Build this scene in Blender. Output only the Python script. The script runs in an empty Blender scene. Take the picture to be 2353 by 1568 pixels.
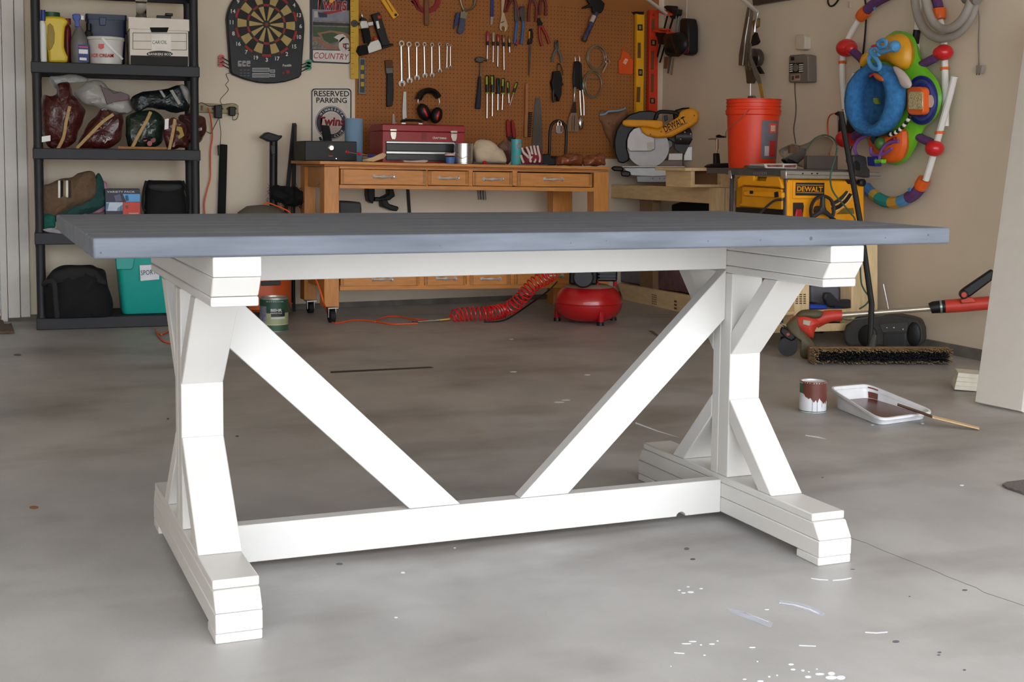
import bpy, bmesh, math, random
from mathutils import Vector as V, Matrix as M
from contextlib import contextmanager
S = bpy.context.scene
COL = S.collection
random.seed(7)

# ------------------------------------------------------------ camera
CAM = V((-1.2929, -2.3253, 0.9109))
FW, RT, UP = V((0.43852, 0.89426, -0.08954)), V((0.89821, -0.43942, 0.01054)), V((0.02992, 0.08505, 0.99593))
FPX, U0, V0 = 3019.0, 1175.95, 640.65
cd = bpy.data.cameras.new('camera')
cam = bpy.data.objects.new('camera', cd)
COL.objects.link(cam)
cd.sensor_width = 36.0
cd.lens = FPX * 36.0 / 2353.0
cd.shift_x = (1176.5 - U0) / 2353.0
cd.shift_y = -(784.0 - V0) / 2353.0
cd.clip_start = 0.05
cam.matrix_world = M(((RT.x, UP.x, -FW.x, CAM.x), (RT.y, UP.y, -FW.y, CAM.y), (RT.z, UP.z, -FW.z, CAM.z), (0, 0, 0, 1)))
S.camera = cam

# ------------------------------------------------------------ light: an overcast sky coming in at the open garage door
w = bpy.data.worlds.new('sky')
S.world = w
w.use_nodes = True
bgn = w.node_tree.nodes['Background']
bgn.inputs[0].default_value = (0.86, 0.92, 1.0, 1)
bgn.inputs[1].default_value = 6.2
S.view_settings.view_transform = 'Standard'
S.view_settings.look = 'None'
S.view_settings.exposure = 0.0
S.view_settings.gamma = 1.0

# ------------------------------------------------------------ helpers
def ray(u, v):
    return FW + RT * ((u - U0) / FPX) + UP * ((V0 - v) / FPX)

class PL:
    """a plane: p0, n towards the viewer, ex to the right, ez up"""
    def __init__(s, p0, n, ez=(0, 0, 1)):
        s.p0, s.n = V(p0), V(n).normalized()
        ez = V(ez)
        s.ez = (ez - s.n * ez.dot(s.n)).normalized()
        s.ex = s.ez.cross(s.n)
    def hit(s, u, v, off=0.0):
        d = ray(u, v)
        return CAM + d * ((s.p0 + s.n * off - CAM).dot(s.n) / d.dot(s.n))
    def pts(s, px, off=0.0):
        return [s.hit(a, b, off) for a, b in px]
    def back(s, d):
        return PL(s.p0 - s.n * d, s.n, s.ez)
    def at(s, a, b, c=0.0):
        return s.p0 + s.ex * a + s.ez * b + s.n * c
    def loc(s, u, v, off=0.0):
        q = s.hit(u, v, off) - s.p0
        return q.dot(s.ex), q.dot(s.ez)
    def mat(s, o):
        return M(((s.ex.x, s.ez.x, s.n.x, o[0]), (s.ex.y, s.ez.y, s.n.y, o[1]), (s.ex.z, s.ez.z, s.n.z, o[2]), (0, 0, 0, 1)))
def floor_at(u, v, z=0.0):
    d = ray(u, v)
    return CAM + d * ((z - CAM.z) / d.z)
def facing(p, yaw=0.0):
    """upright plane through p that faces the camera position, turned by yaw degrees"""
    n = CAM - V(p); n.z = 0
    return PL(p, M.Rotation(math.radians(yaw), 3, 'Z') @ n)

PB = PL((0, 5.35, 0), (0, -1, 0))                 # back wall
PR = PL((3.40, 2.40, 0), (-0.9977, 0.0678, 0))    # right wall

MATS = {}
def lin(c):
    c = c / 255.0
    return c / 12.92 if c <= 0.04045 else ((c + 0.055) / 1.055) ** 2.4
def mat(rgb, rough=0.5, metal=0.0, var=0.08, sc=18.0, trans=0.0, bump=0.0, alpha=1.0, stretch=None, coat=0.0, col2=None, name=None, ior=1.45, emit=0.0):
    key = (tuple(rgb), rough, metal, var, sc, trans, bump, alpha, stretch, coat, col2, name, emit)
    if key in MATS:
        return MATS[key]
    m = bpy.data.materials.new(name or 'm_%d_%d_%d' % tuple(rgb[:3]))
    m.use_nodes = True
    nt = m.node_tree
    b = nt.nodes['Principled BSDF']
    c = tuple(lin(x) for x in rgb[:3])
    b.inputs['Roughness'].default_value = rough
    b.inputs['Metallic'].default_value = metal
    b.inputs['IOR'].default_value = ior
    b.inputs['Transmission Weight'].default_value = trans
    b.inputs['Alpha'].default_value = alpha
    b.inputs['Coat Weight'].default_value = coat
    tc = nt.nodes.new('ShaderNodeTexCoord')
    mp = nt.nodes.new('ShaderNodeMapping')
    nt.links.new(tc.outputs['Object'], mp.inputs[0])
    if stretch:
        mp.inputs['Scale'].default_value = stretch
    nz = nt.nodes.new('ShaderNodeTexNoise')
    nz.inputs['Scale'].default_value = sc
    nz.inputs['Detail'].default_value = 5.0
    nt.links.new(mp.outputs[0], nz.inputs['Vector'])
    rp = nt.nodes.new('ShaderNodeValToRGB')
    rp.color_ramp.elements[0].position = 0.3
    rp.color_ramp.elements[1].position = 0.7
    c2 = tuple(lin(x) for x in col2) if col2 else tuple(min(1.0, x * (1 + var)) for x in c)
    c1 = c if col2 else tuple(x * (1 - var) for x in c)
    rp.color_ramp.elements[0].color = (*c1, 1)
    rp.color_ramp.elements[1].color = (*c2, 1)
    nt.links.new(nz.outputs[0], rp.inputs[0])
    nt.links.new(rp.outputs[0], b.inputs['Base Color'])
    if bump:
        bp = nt.nodes.new('ShaderNodeBump')
        bp.inputs['Strength'].default_value = bump
        bp.inputs['Distance'].default_value = 0.01
        nt.links.new(nz.outputs[0], bp.inputs['Height'])
        nt.links.new(bp.outputs[0], b.inputs['Normal'])
    if emit:
        b.inputs['Emission Color'].default_value = (*c, 1)
        b.inputs['Emission Strength'].default_value = emit
    MATS[key] = m
    return m

XF = [M.Identity(4)]
@contextmanager
def local(m):
    XF.append(m)
    yield
    XF.pop()

def B():
    return bmesh.new()
def box(bm, c, s, r=None):
    """box centred at c with size s; r = 3x3 rotation"""
    g = bmesh.ops.create_cube(bm, size=1.0)
    mt = M.Translation(V(c)) @ ((r.to_4x4() if r is not None else M.Identity(4)) @ M.Diagonal((s[0], s[1], s[2], 1)))
    bmesh.ops.transform(bm, matrix=mt, verts=g['verts'])
    return bm
def obox(bm, o, a, b, c):
    """box with corner o and edge vectors a, b, c"""
    o, a, b, c = V(o), V(a), V(b), V(c)
    return prism(bm, [o, o + a, o + a + b, o + b], c)
def prism(bm, pts, vec):
    vec = V(vec)
    f = [bm.verts.new(V(p)) for p in pts]
    k = [bm.verts.new(V(p) + vec) for p in pts]
    n = len(f)
    bm.faces.new(f)
    bm.faces.new(k[::-1])
    for i in range(n):
        j = (i + 1) % n
        bm.faces.new((f[j], f[i], k[i], k[j]))
    return bm
def loft(bm, rings, closed=True, caps=True):
    R = [[bm.verts.new(V(p)) for p in r] for r in rings]
    n = len(R[0])
    for a, b in zip(R, R[1:]):
        for i in range(n if closed else n - 1):
            j = (i + 1) % n
            bm.faces.new((a[i], a[j], b[j], b[i]))
    if caps and closed:
        bm.faces.new(R[0][::-1])
        bm.faces.new(R[-1])
    return bm
def smooth_path(pts, k=6):
    P = [V(p) for p in pts]
    out = []
    for i in range(len(P) - 1):
        p0, p1, p2, p3 = P[max(i - 1, 0)], P[i], P[i + 1], P[min(i + 2, len(P) - 1)]
        for j in range(k):
            t = j / k
            out.append(0.5 * ((2 * p1) + (p2 - p0) * t + (2 * p0 - 5 * p1 + 4 * p2 - p3) * t * t + (3 * p1 - p0 - 3 * p2 + p3) * t ** 3))
    out.append(P[-1])
    return out
def tube(bm, pts, r, n=8, sm=0, flat=None):
    """tube along pts; r a number or a list; sm > 0 smooths the path; flat = (vector, factor) squashes the section"""
    if sm:
        if not isinstance(r, (int, float)):
            m_ = len(pts) - 1
            r = [r[min(int(i / sm), m_ - 1)] * (1 - (i / sm - min(int(i / sm), m_ - 1))) + r[min(int(i / sm) + 1, m_)] * (i / sm - min(int(i / sm), m_ - 1)) for i in range(m_ * sm + 1)]
        pts = smooth_path(pts, sm)
    P = [V(p) for p in pts]
    rr = [r] * len(P) if isinstance(r, (int, float)) else list(r)
    t = (P[1] - P[0]).normalized()
    up = V((0, 0, 1)) if abs(t.z) < 0.9 else V((1, 0, 0))
    nx = up.cross(t).normalized()
    rings = []
    for i, p in enumerate(P):
        t2 = (P[min(i + 1, len(P) - 1)] - P[max(i - 1, 0)])
        if t2.length < 1e-9:
            t2 = t
        t2 = t2.normalized()
        nx = (nx - t2 * nx.dot(t2))
        nx = nx.normalized() if nx.length > 1e-6 else t2.orthogonal().normalized()
        ny = t2.cross(nx)
        ring = []
        for k in range(n):
            a = 2 * math.pi * k / n
            o = nx * math.cos(a) * rr[i] + ny * math.sin(a) * rr[i]
            if flat:
                fv = V(flat[0]).normalized()
                o = o - fv * o.dot(fv) * (1 - flat[1])
            ring.append(p + o)
        rings.append(ring)
    return loft(bm, rings)
def lathe(bm, prof, o, ax=(0, 0, 1), n=24, closed_ends=True):
    """prof: list of (radius, height) along ax from o"""
    ax = V(ax).normalized()
    a = ax.orthogonal().normalized()
    b = ax.cross(a)
    o = V(o)
    rings = [[o + ax * h + (a * math.cos(2 * math.pi * k / n) + b * math.sin(2 * math.pi * k / n)) * max(r, 1e-4) for k in range(n)] for r, h in prof]
    return loft(bm, rings, caps=closed_ends)
def ball(bm, c, r, seg=14, rot=None):
    g = bmesh.ops.create_uvsphere(bm, u_segments=seg, v_segments=max(6, seg // 2 + 1), radius=1.0)
    r = (r, r, r) if isinstance(r, (int, float)) else r
    mt = M.Translation(V(c)) @ ((rot.to_4x4() if rot is not None else M.Identity(4)) @ M.Diagonal((r[0], r[1], r[2], 1)))
    bmesh.ops.transform(bm, matrix=mt, verts=g['verts'])
    return bm
def rnd_noise(p, f=1.0, seed=0):
    from mathutils import noise
    return noise.noise(V(p) * f + V((seed * 3.1, seed * 1.7, seed * 2.3)))
def crumple(bm, amp, f, seed=0):
    from mathutils import noise
    for v_ in bm.verts:
        d = noise.noise_vector(v_.co * f + V((seed, seed * 2, seed * 3)))
        v_.co += d * amp
    return bm
def blob(bm, c, r, rot=None, sub=3, amp=0.0, f=8.0, seed=0, sq=1.0, zmin=None):
    """soft bag-like lump: superellipsoid squashed to r, crumpled, flattened below zmin"""
    g = bmesh.ops.create_icosphere(bm, subdivisions=sub, radius=1.0)
    from mathutils import noise
    for v_ in g['verts']:
        p = v_.co
        q = V([math.copysign(abs(x) ** sq, x) for x in p])
        v_.co = V((q.x * r[0], q.y * r[1], q.z * r[2]))
        if amp:
            d = noise.noise_vector(v_.co * f + V((seed * 1.3, seed * 2.1, seed * 0.7)))
            v_.co += d * amp
    mt = M.Translation(V(c)) @ (rot.to_4x4() if rot is not None else M.Identity(4))
    bmesh.ops.transform(bm, matrix=mt, verts=g['verts'])
    if zmin is not None:
        for v_ in g['verts']:
            if v_.co.z < zmin:
                v_.co.z = zmin
    return bm

def obj(name, bm, m, parent=None, bev=0.0, smooth=True, kind=None, seg=2, ang=35, label=None, cat=None, group=None, solid=0.0, keep=False):
    if XF[-1] != M.Identity(4):
        bmesh.ops.transform(bm, matrix=XF[-1], verts=bm.verts)
    bmesh.ops.recalc_face_normals(bm, faces=bm.faces)
    me = bpy.data.meshes.new(name)
    if parent is None and not keep and bm.verts:
        xs = [v_.co.x for v_ in bm.verts]; ys = [v_.co.y for v_ in bm.verts]; zs = [v_.co.z for v_ in bm.verts]
        o0 = V(((min(xs) + max(xs)) / 2, (min(ys) + max(ys)) / 2, min(zs)))
    elif parent is not None and parent.type == 'MESH':
        o0 = V(parent['o0'])
    elif parent is not None:
        o0 = parent.location.copy()
    else:
        o0 = V((0, 0, 0))
    bmesh.ops.translate(bm, verts=bm.verts, vec=-o0)
    bm.to_mesh(me)
    bm.free()
    for mm in (m if isinstance(m, (list, tuple)) else [m]):
        me.materials.append(mm)
    if smooth:
        me.polygons.foreach_set('use_smooth', [True] * len(me.polygons))
        me.set_sharp_from_angle(angle=math.radians(ang))
    o = bpy.data.objects.new(name, me)
    COL.objects.link(o)
    if parent is None:
        o.location = o0
    else:
        o.parent = parent
    o['o0'] = tuple(o0)
    if bev:
        bv = o.modifiers.new('bevel', 'BEVEL')
        bv.width = bev
        bv.segments = seg
        bv.limit_method = 'ANGLE'
        bv.angle_limit = math.radians(40)
        bv.harden_normals = False
    if solid:
        sd = o.modifiers.new('solid', 'SOLIDIFY')
        sd.thickness = solid
    tag(o, label, cat, group, kind)
    return o
def tag(o, label=None, cat=None, group=None, kind=None):
    if label: o['label'] = label
    if cat: o['category'] = cat
    if group: o['group'] = group
    if kind: o['kind'] = kind
    return o
def thing(name, label, cat, loc, group=None):
    o = bpy.data.objects.new(name, None)
    COL.objects.link(o)
    o.empty_display_size = 0.05
    p = XF[-1] @ V(loc)
    o.location = p
    o['o0'] = tuple(p)
    tag(o, label, cat, group)
    return o
def text(name, s, m, mt, parent, width=None, height=None, size=0.1, bold=0.0, shear=0.0, depth=0.0006, align='LEFT', kind=None):
    """flat lettering in the plane of matrix m (x right, y up); fitted to width and cap height"""
    cu = bpy.data.curves.new(name, 'FONT')
    cu.body = s
    cu.size = 1.0
    cu.offset = bold
    cu.shear = shear
    cu.align_x = align
    cu.resolution_u = 3
    to = bpy.data.objects.new('tmp', cu)
    COL.objects.link(to)
    bpy.context.view_layer.update()
    me = bpy.data.meshes.new_from_object(to.evaluated_get(bpy.context.evaluated_depsgraph_get()))
    bpy.data.objects.remove(to)
    bm = bmesh.new()
    bm.from_mesh(me)
    bpy.data.meshes.remove(me)
    xs = [v_.co.x for v_ in bm.verts]; ys = [v_.co.y for v_ in bm.verts]
    wd, ht, x0, y0 = max(xs) - min(xs), max(ys) - min(ys), min(xs), min(ys)
    sy = height / ht if height else (width / wd if width else size)
    sx = width / wd if width else sy
    cx = x0 if align == 'LEFT' else (x0 + wd / 2)
    bmesh.ops.transform(bm, matrix=m @ M.Diagonal((sx, sy, 1, 1)) @ M.Translation((-cx, -y0, 0)), verts=bm.verts)
    if depth:
        r = bmesh.ops.extrude_face_region(bm, geom=bm.faces[:])
        nz = m.col[2].to_3d().normalized()
        bmesh.ops.translate(bm, verts=[g for g in r['geom'] if isinstance(g, bmesh.types.BMVert)], vec=nz * depth)
    return obj(name, bm, mt, parent, smooth=False, kind=kind)
def ptext(name, s, pl, a, b, hpx, mt, parent, off=0.001, **k):
    """lettering whose baseline runs from pixel a to pixel b on plane pl, cap height hpx pixels"""
    p, q = pl.hit(*a, off), pl.hit(*b, off)
    top = pl.hit(a[0], a[1] - hpx, off)
    ex = (q - p).normalized()
    ey = (pl.n.cross(ex)).normalized()
    m = M(((ex.x, ey.x, pl.n.x, p.x), (ex.y, ey.y, pl.n.y, p.y), (ex.z, ey.z, pl.n.z, p.z), (0, 0, 0, 1)))
    return text(name, s, m, mt, parent, width=(q - p).length, height=(top - p).length, **k)
def pp(pl, px, off, th, bm=None):
    """slab with the outline px (pixels) whose front lies off in front of plane pl, th thick"""
    return prism(bm or B(), pl.pts(px, off), -pl.n * th)
def ptube(pl, px, off, r, bm=None, n=8, sm=0, flat=None):
    offs = off if isinstance(off, (list, tuple)) else [off] * len(px)
    return tube(bm or B(), [pl.hit(a[0], a[1], o) for a, o in zip(px, offs)], r, n, sm, flat)
def rrect(a, b, c, d, r, n=4):
    """rounded rectangle in 2-D: x0, y0, x1, y1"""
    out = []
    for cx, cy, a0 in ((c - r, d - r, 0), (a + r, d - r, 90), (a + r, b + r, 180), (c - r, b + r, 270)):
        for k in range(n + 1):
            t = math.radians(a0 + 90 * k / n)
            out.append((cx + r * math.cos(t), cy + r * math.sin(t)))
    return out
def prect(u0, v0, u1, v1, r, n=4):
    return rrect(u0, v0, u1, v1, r, n)
def ell(cx, cy, rx, ry, n=24, a0=0, a1=360, rot=0):
    out = []
    for k in range(n + (0 if a1 - a0 >= 360 else 1)):
        t = math.radians(a0 + (a1 - a0) * k / n)
        x, y = rx * math.cos(t), ry * math.sin(t)
        c, s = math.cos(math.radians(rot)), math.sin(math.radians(rot))
        out.append((cx + x * c - y * s, cy + x * s + y * c))
    return out
def closed_smooth(px, k=4):
    n = len(px)
    out = []
    for i in range(n):
        p = [V((*px[(i + d) % n], 0)) for d in (-1, 0, 1, 2)]
        for j in range(k):
            t = j / k
            q = 0.5 * ((2 * p[1]) + (p[2] - p[0]) * t + (2 * p[0] - 5 * p[1] + 4 * p[2] - p[3]) * t * t + (3 * p[1] - p[0] - 3 * p[2] + p[3]) * t ** 3)
            out.append((q.x, q.y))
    return out
def pillow(pl, px, off, d, amp=0.0, f=14.0, seed=0, k=3, bm=None, flat_back=False, sh=0.5, zmin=None):
    """soft body with the outline px seen on plane pl, bulging d to the front and back of off"""
    from mathutils import noise
    bm = bm or B()
    px = closed_smooth(px, k) if k else px
    P = pl.pts(px, off)
    c = sum(P, V()) / len(P)
    n = len(P)
    lev = [(0.12, -1), (0.5, -1), (0.85, -1), (1.0, 0), (0.95, 1), (0.86, 1), (0.74, 1), (0.6, 1), (0.45, 1), (0.28, 1), (0.1, 1)]
    rings = []
    for s, sg in lev:
        hgt = sg * d * max(0.0, 1 - s ** 2) ** sh
        if flat_back and sg < 0:
            hgt = 0.0
        ring = []
        for p in P:
            q = c + (p - c) * s + pl.n * hgt
            if amp:
                q = q + noise.noise_vector(q * f + V((seed, seed * 2.3, seed * .7))) * amp + pl.n * (noise.noise(q * f * 3.1 + V((seed, 0, 0))) * amp * 0.9)
            if zmin is not None and q.z < zmin:
                q.z = zmin
            ring.append(q)
        rings.append(ring)
    return loft(bm, rings)
def pball(pl, u, v, rpx, off, bm=None, ratio=(1, 1, 1), seg=14):
    c = pl.hit(u, v, off)
    r = (pl.hit(u + rpx, v, off) - c).length
    return ball(bm or B(), c, (r * ratio[0], r * ratio[1], r * ratio[2]), seg)
def pdisc(pl, u, v, rpx, off, th, bm=None, n=24, ry=None):
    """round slab facing the viewer"""
    return pp(pl, ell(u, v, rpx, ry or rpx, n), off, th, bm)
def one(name, bm, m, label, cat, group=None, **k):
    return obj(name, bm, m, None, label=label, cat=cat, group=group, **k)
def plathe(pl, u, off, prof, n=24, bm=None):
    """turned upright body: prof = [(half width px, v px)], axis at column u on plane pl (off in front)"""
    bm = bm or B()
    base = pl.hit(u, prof[-1][1], off)
    pr = []
    for hw, v in prof:
        p = pl.hit(u, v, off)
        pr.append(((pl.hit(u + hw, v, off) - p).length, p.z - base.z))
    return lathe(bm, pr[::-1], base, (0, 0, 1), n)
BLK = mat((13, 13, 14), 0.5, var=.2, sc=30)
BLKM = mat((10, 10, 11), 0.85, var=.25, sc=40, bump=.1)
RUB = mat((20, 20, 22), 0.7, var=.15)
STEEL = mat((190, 190, 188), 0.28, metal=1.0, var=.06)
DSTEEL = mat((96, 94, 92), 0.4, metal=.9, var=.15)
CHROME = mat((215, 215, 215), 0.12, metal=1.0, var=.03)
YEL = mat((236, 170, 24), 0.42, var=.06)
REDP = mat((196, 30, 26), 0.35, var=.06)
ORNG = mat((226, 84, 30), 0.45, var=.05)
WHT = mat((228, 226, 220), 0.5, var=.03)
GLASS = mat((225, 235, 235), 0.06, trans=1.0, var=.0, ior=1.3)
PLASTIC = mat((222, 222, 218), 0.25, trans=.7, var=.05, bump=.3, sc=30)
INK = mat((24, 26, 34), 0.6, var=.05)

# ------------------------------------------------------------ the setting
def concrete(name, c1, c2, c3, rough):
    m = bpy.data.materials.new(name)
    m.use_nodes = True
    nt = m.node_tree
    b = nt.nodes['Principled BSDF']
    tc = nt.nodes.new('ShaderNodeTexCoord')
    def noise(sc, det, st=(1, 1, 1)):
        mp = nt.nodes.new('ShaderNodeMapping'); mp.inputs['Scale'].default_value = st
        nz = nt.nodes.new('ShaderNodeTexNoise'); nz.inputs['Scale'].default_value = sc; nz.inputs['Detail'].default_value = det
        nt.links.new(tc.outputs['Object'], mp.inputs[0]); nt.links.new(mp.outputs[0], nz.inputs['Vector'])
        return nz
    def ramp(src, p0, p1, a, c):
        r = nt.nodes.new('ShaderNodeValToRGB')
        r.color_ramp.elements[0].position, r.color_ramp.elements[1].position = p0, p1
        r.color_ramp.elements[0].color, r.color_ramp.elements[1].color = (*a, 1), (*c, 1)
        nt.links.new(src.outputs[0], r.inputs[0])
        return r
    def mix(f, a, c, mode='MIX'):
        x = nt.nodes.new('ShaderNodeMix'); x.data_type = 'RGBA'; x.blend_type = mode
        if isinstance(f, float): x.inputs[0].default_value = f
        else: nt.links.new(f.outputs[0], x.inputs[0])
        nt.links.new(a.outputs[2] if a.bl_idname == 'ShaderNodeMix' else a.outputs[0], x.inputs[6])
        nt.links.new(c.outputs[2] if c.bl_idname == 'ShaderNodeMix' else c.outputs[0], x.inputs[7])
        return x
    L = lambda c: tuple(lin(x) for x in c)
    base = ramp(noise(1.3, 6), 0.35, 0.68, L(c1), L(c2))
    fine = ramp(noise(7, 8, (1, 0.7, 1)), 0.4, 0.62, L(c2), L(c1))
    col = mix(0.35, base, fine)
    dk = ramp(noise(2.3, 7, (0.55, 1.2, 1)), 0.5, 0.72, (0, 0, 0), (0.6, 0.6, 0.6))
    dark = nt.nodes.new('ShaderNodeRGB'); dark.outputs[0].default_value = (*L(c3), 1)
    col = mix(dk, col, dark)
    rs = ramp(noise(3.1, 4), 0.69, 0.78, (0, 0, 0), (0.4, 0.4, 0.4))
    rust = nt.nodes.new('ShaderNodeRGB'); rust.outputs[0].default_value = (*L((150, 118, 88)), 1)
    col = mix(rs, col, rust)
    nt.links.new(col.outputs[2], b.inputs['Base Color'])
    b.inputs['Roughness'].default_value = rough
    rr = ramp(noise(2.0, 5), 0.3, 0.7, (rough - .1,) * 3, (rough + .12,) * 3)
    nt.links.new(rr.outputs[0], b.inputs['Roughness'])
    bp = nt.nodes.new('ShaderNodeBump'); bp.inputs['Strength'].default_value = 0.06; bp.inputs['Distance'].default_value = 0.01
    nt.links.new(noise(60, 6).outputs[0], bp.inputs['Height']); nt.links.new(bp.outputs[0], b.inputs['Normal'])
    return m
CONC = concrete('concrete_floor', (155, 152, 149), (178, 175, 172), (98, 88, 79), 0.45)
CURB = mat((112, 108, 100), 0.9, var=0.3, sc=9, bump=0.3)
WALL = mat((225, 209, 186), 0.85, var=0.03, sc=2.2, bump=0.04, name='cream_wall_paint')
WHITE = mat((232, 232, 230), 0.5, var=0.03, sc=6)

DOORY = -2.1     # plane of the open garage door
XL, YB, HC = -4.2, 5.35, 2.75
fl = B(); obox(fl, (XL - .2, DOORY - .25, -.1), (8.8, 0, 0), (0, 5.9 - DOORY, 0), (0, 0, .1))
floor = obj('floor', fl, CONC, kind='structure', smooth=False)
dv = B(); obox(dv, (-9, -14, -.12), (18, 0, 0), (0, 14 + DOORY - .26, 0), (0, 0, .1))
obj('driveway', dv, mat((190, 181, 168), 0.9, var=0.1, sc=3), kind='structure', smooth=False)
# back wall sits on a low concrete stem
wb = B(); obox(wb, (XL, YB, .032), (8.1, 0, 0), (0, .14, 0), (0, 0, HC))
wall_back = obj('wall_back', wb, WALL, kind='structure', smooth=False)
tb = B(); obox(tb, (XL, YB - .012, 0), (8.1, 0, 0), (0, .15, 0), (0, 0, .032))
obj('trim_1', tb, CURB, kind='structure', smooth=False)
wr = B(); obox(wr, PR.at(-3.1, .05, 0), PR.ex * 7.55, -PR.n * .14, (0, 0, HC))
obj('wall_right', wr, WALL, kind='structure', smooth=False)
tr = B(); obox(tr, PR.at(-3.1, 0, .022), PR.ex * 7.55, -PR.n * .16, (0, 0, .05))
obj('trim_2', tr, CURB, kind='structure', smooth=False)
wl = B(); obox(wl, (XL - .14, DOORY, 0), (.14, 0, 0), (0, YB - DOORY + .14, 0), (0, 0, HC))
obj('wall_left', wl, WALL, kind='structure', smooth=False)
wf = B()
obox(wf, (XL - .14, DOORY - .14, 2.2), (7.6, 0, 0), (0, .14, 0), (0, 0, HC - 2.2))
obox(wf, (XL - .14, DOORY - .14, 0), (.4, 0, 0), (0, .14, 0), (0, 0, 2.2))
obj('wall_front', wf, WALL, kind='structure', smooth=False)
ce = B(); obox(ce, (XL - .14, DOORY - .14, HC), (8.5, 0, 0), (0, 8.0, 0), (0, 0, .1))
obj('ceiling', ce, mat((226, 218, 204), 0.9, var=0.03), kind='structure', smooth=False)
# door to the house at the left end of the back wall, with its casing
D1 = thing('door_1', None, None, (-1.05, YB, .03)); tag(D1, kind='structure')
d = B(); obox(d, (-1.5, YB - .012, .06), (.845, 0, 0), (0, .02, 0), (0, 0, 2.03))
obj('panel', d, mat((206, 216, 220), 0.45), D1, bev=.002)
for x0, w_, h_ in ((-.655, .035, .03), (-.618, .062, .05), (-.552, .05, .05), (-1.60, .09, .05)):
    d = B(); obox(d, (x0, YB - .032 + (0.012 if w_ == .05 else 0), -.0 if w_ == .035 else .02), (w_, 0, 0), (0, .032, 0), (0, 0, 2.075))
    obj('casing', d, mat((218, 212, 204), 0.5, var=.03), D1, bev=.003)
d = B(); obox(d, (-1.6, YB - .032, 2.1), (1.1, 0, 0), (0, .032, 0), (0, 0, .09))
obj('casing', d, mat((218, 212, 204), 0.5, var=.03), D1, bev=.003)

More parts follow.
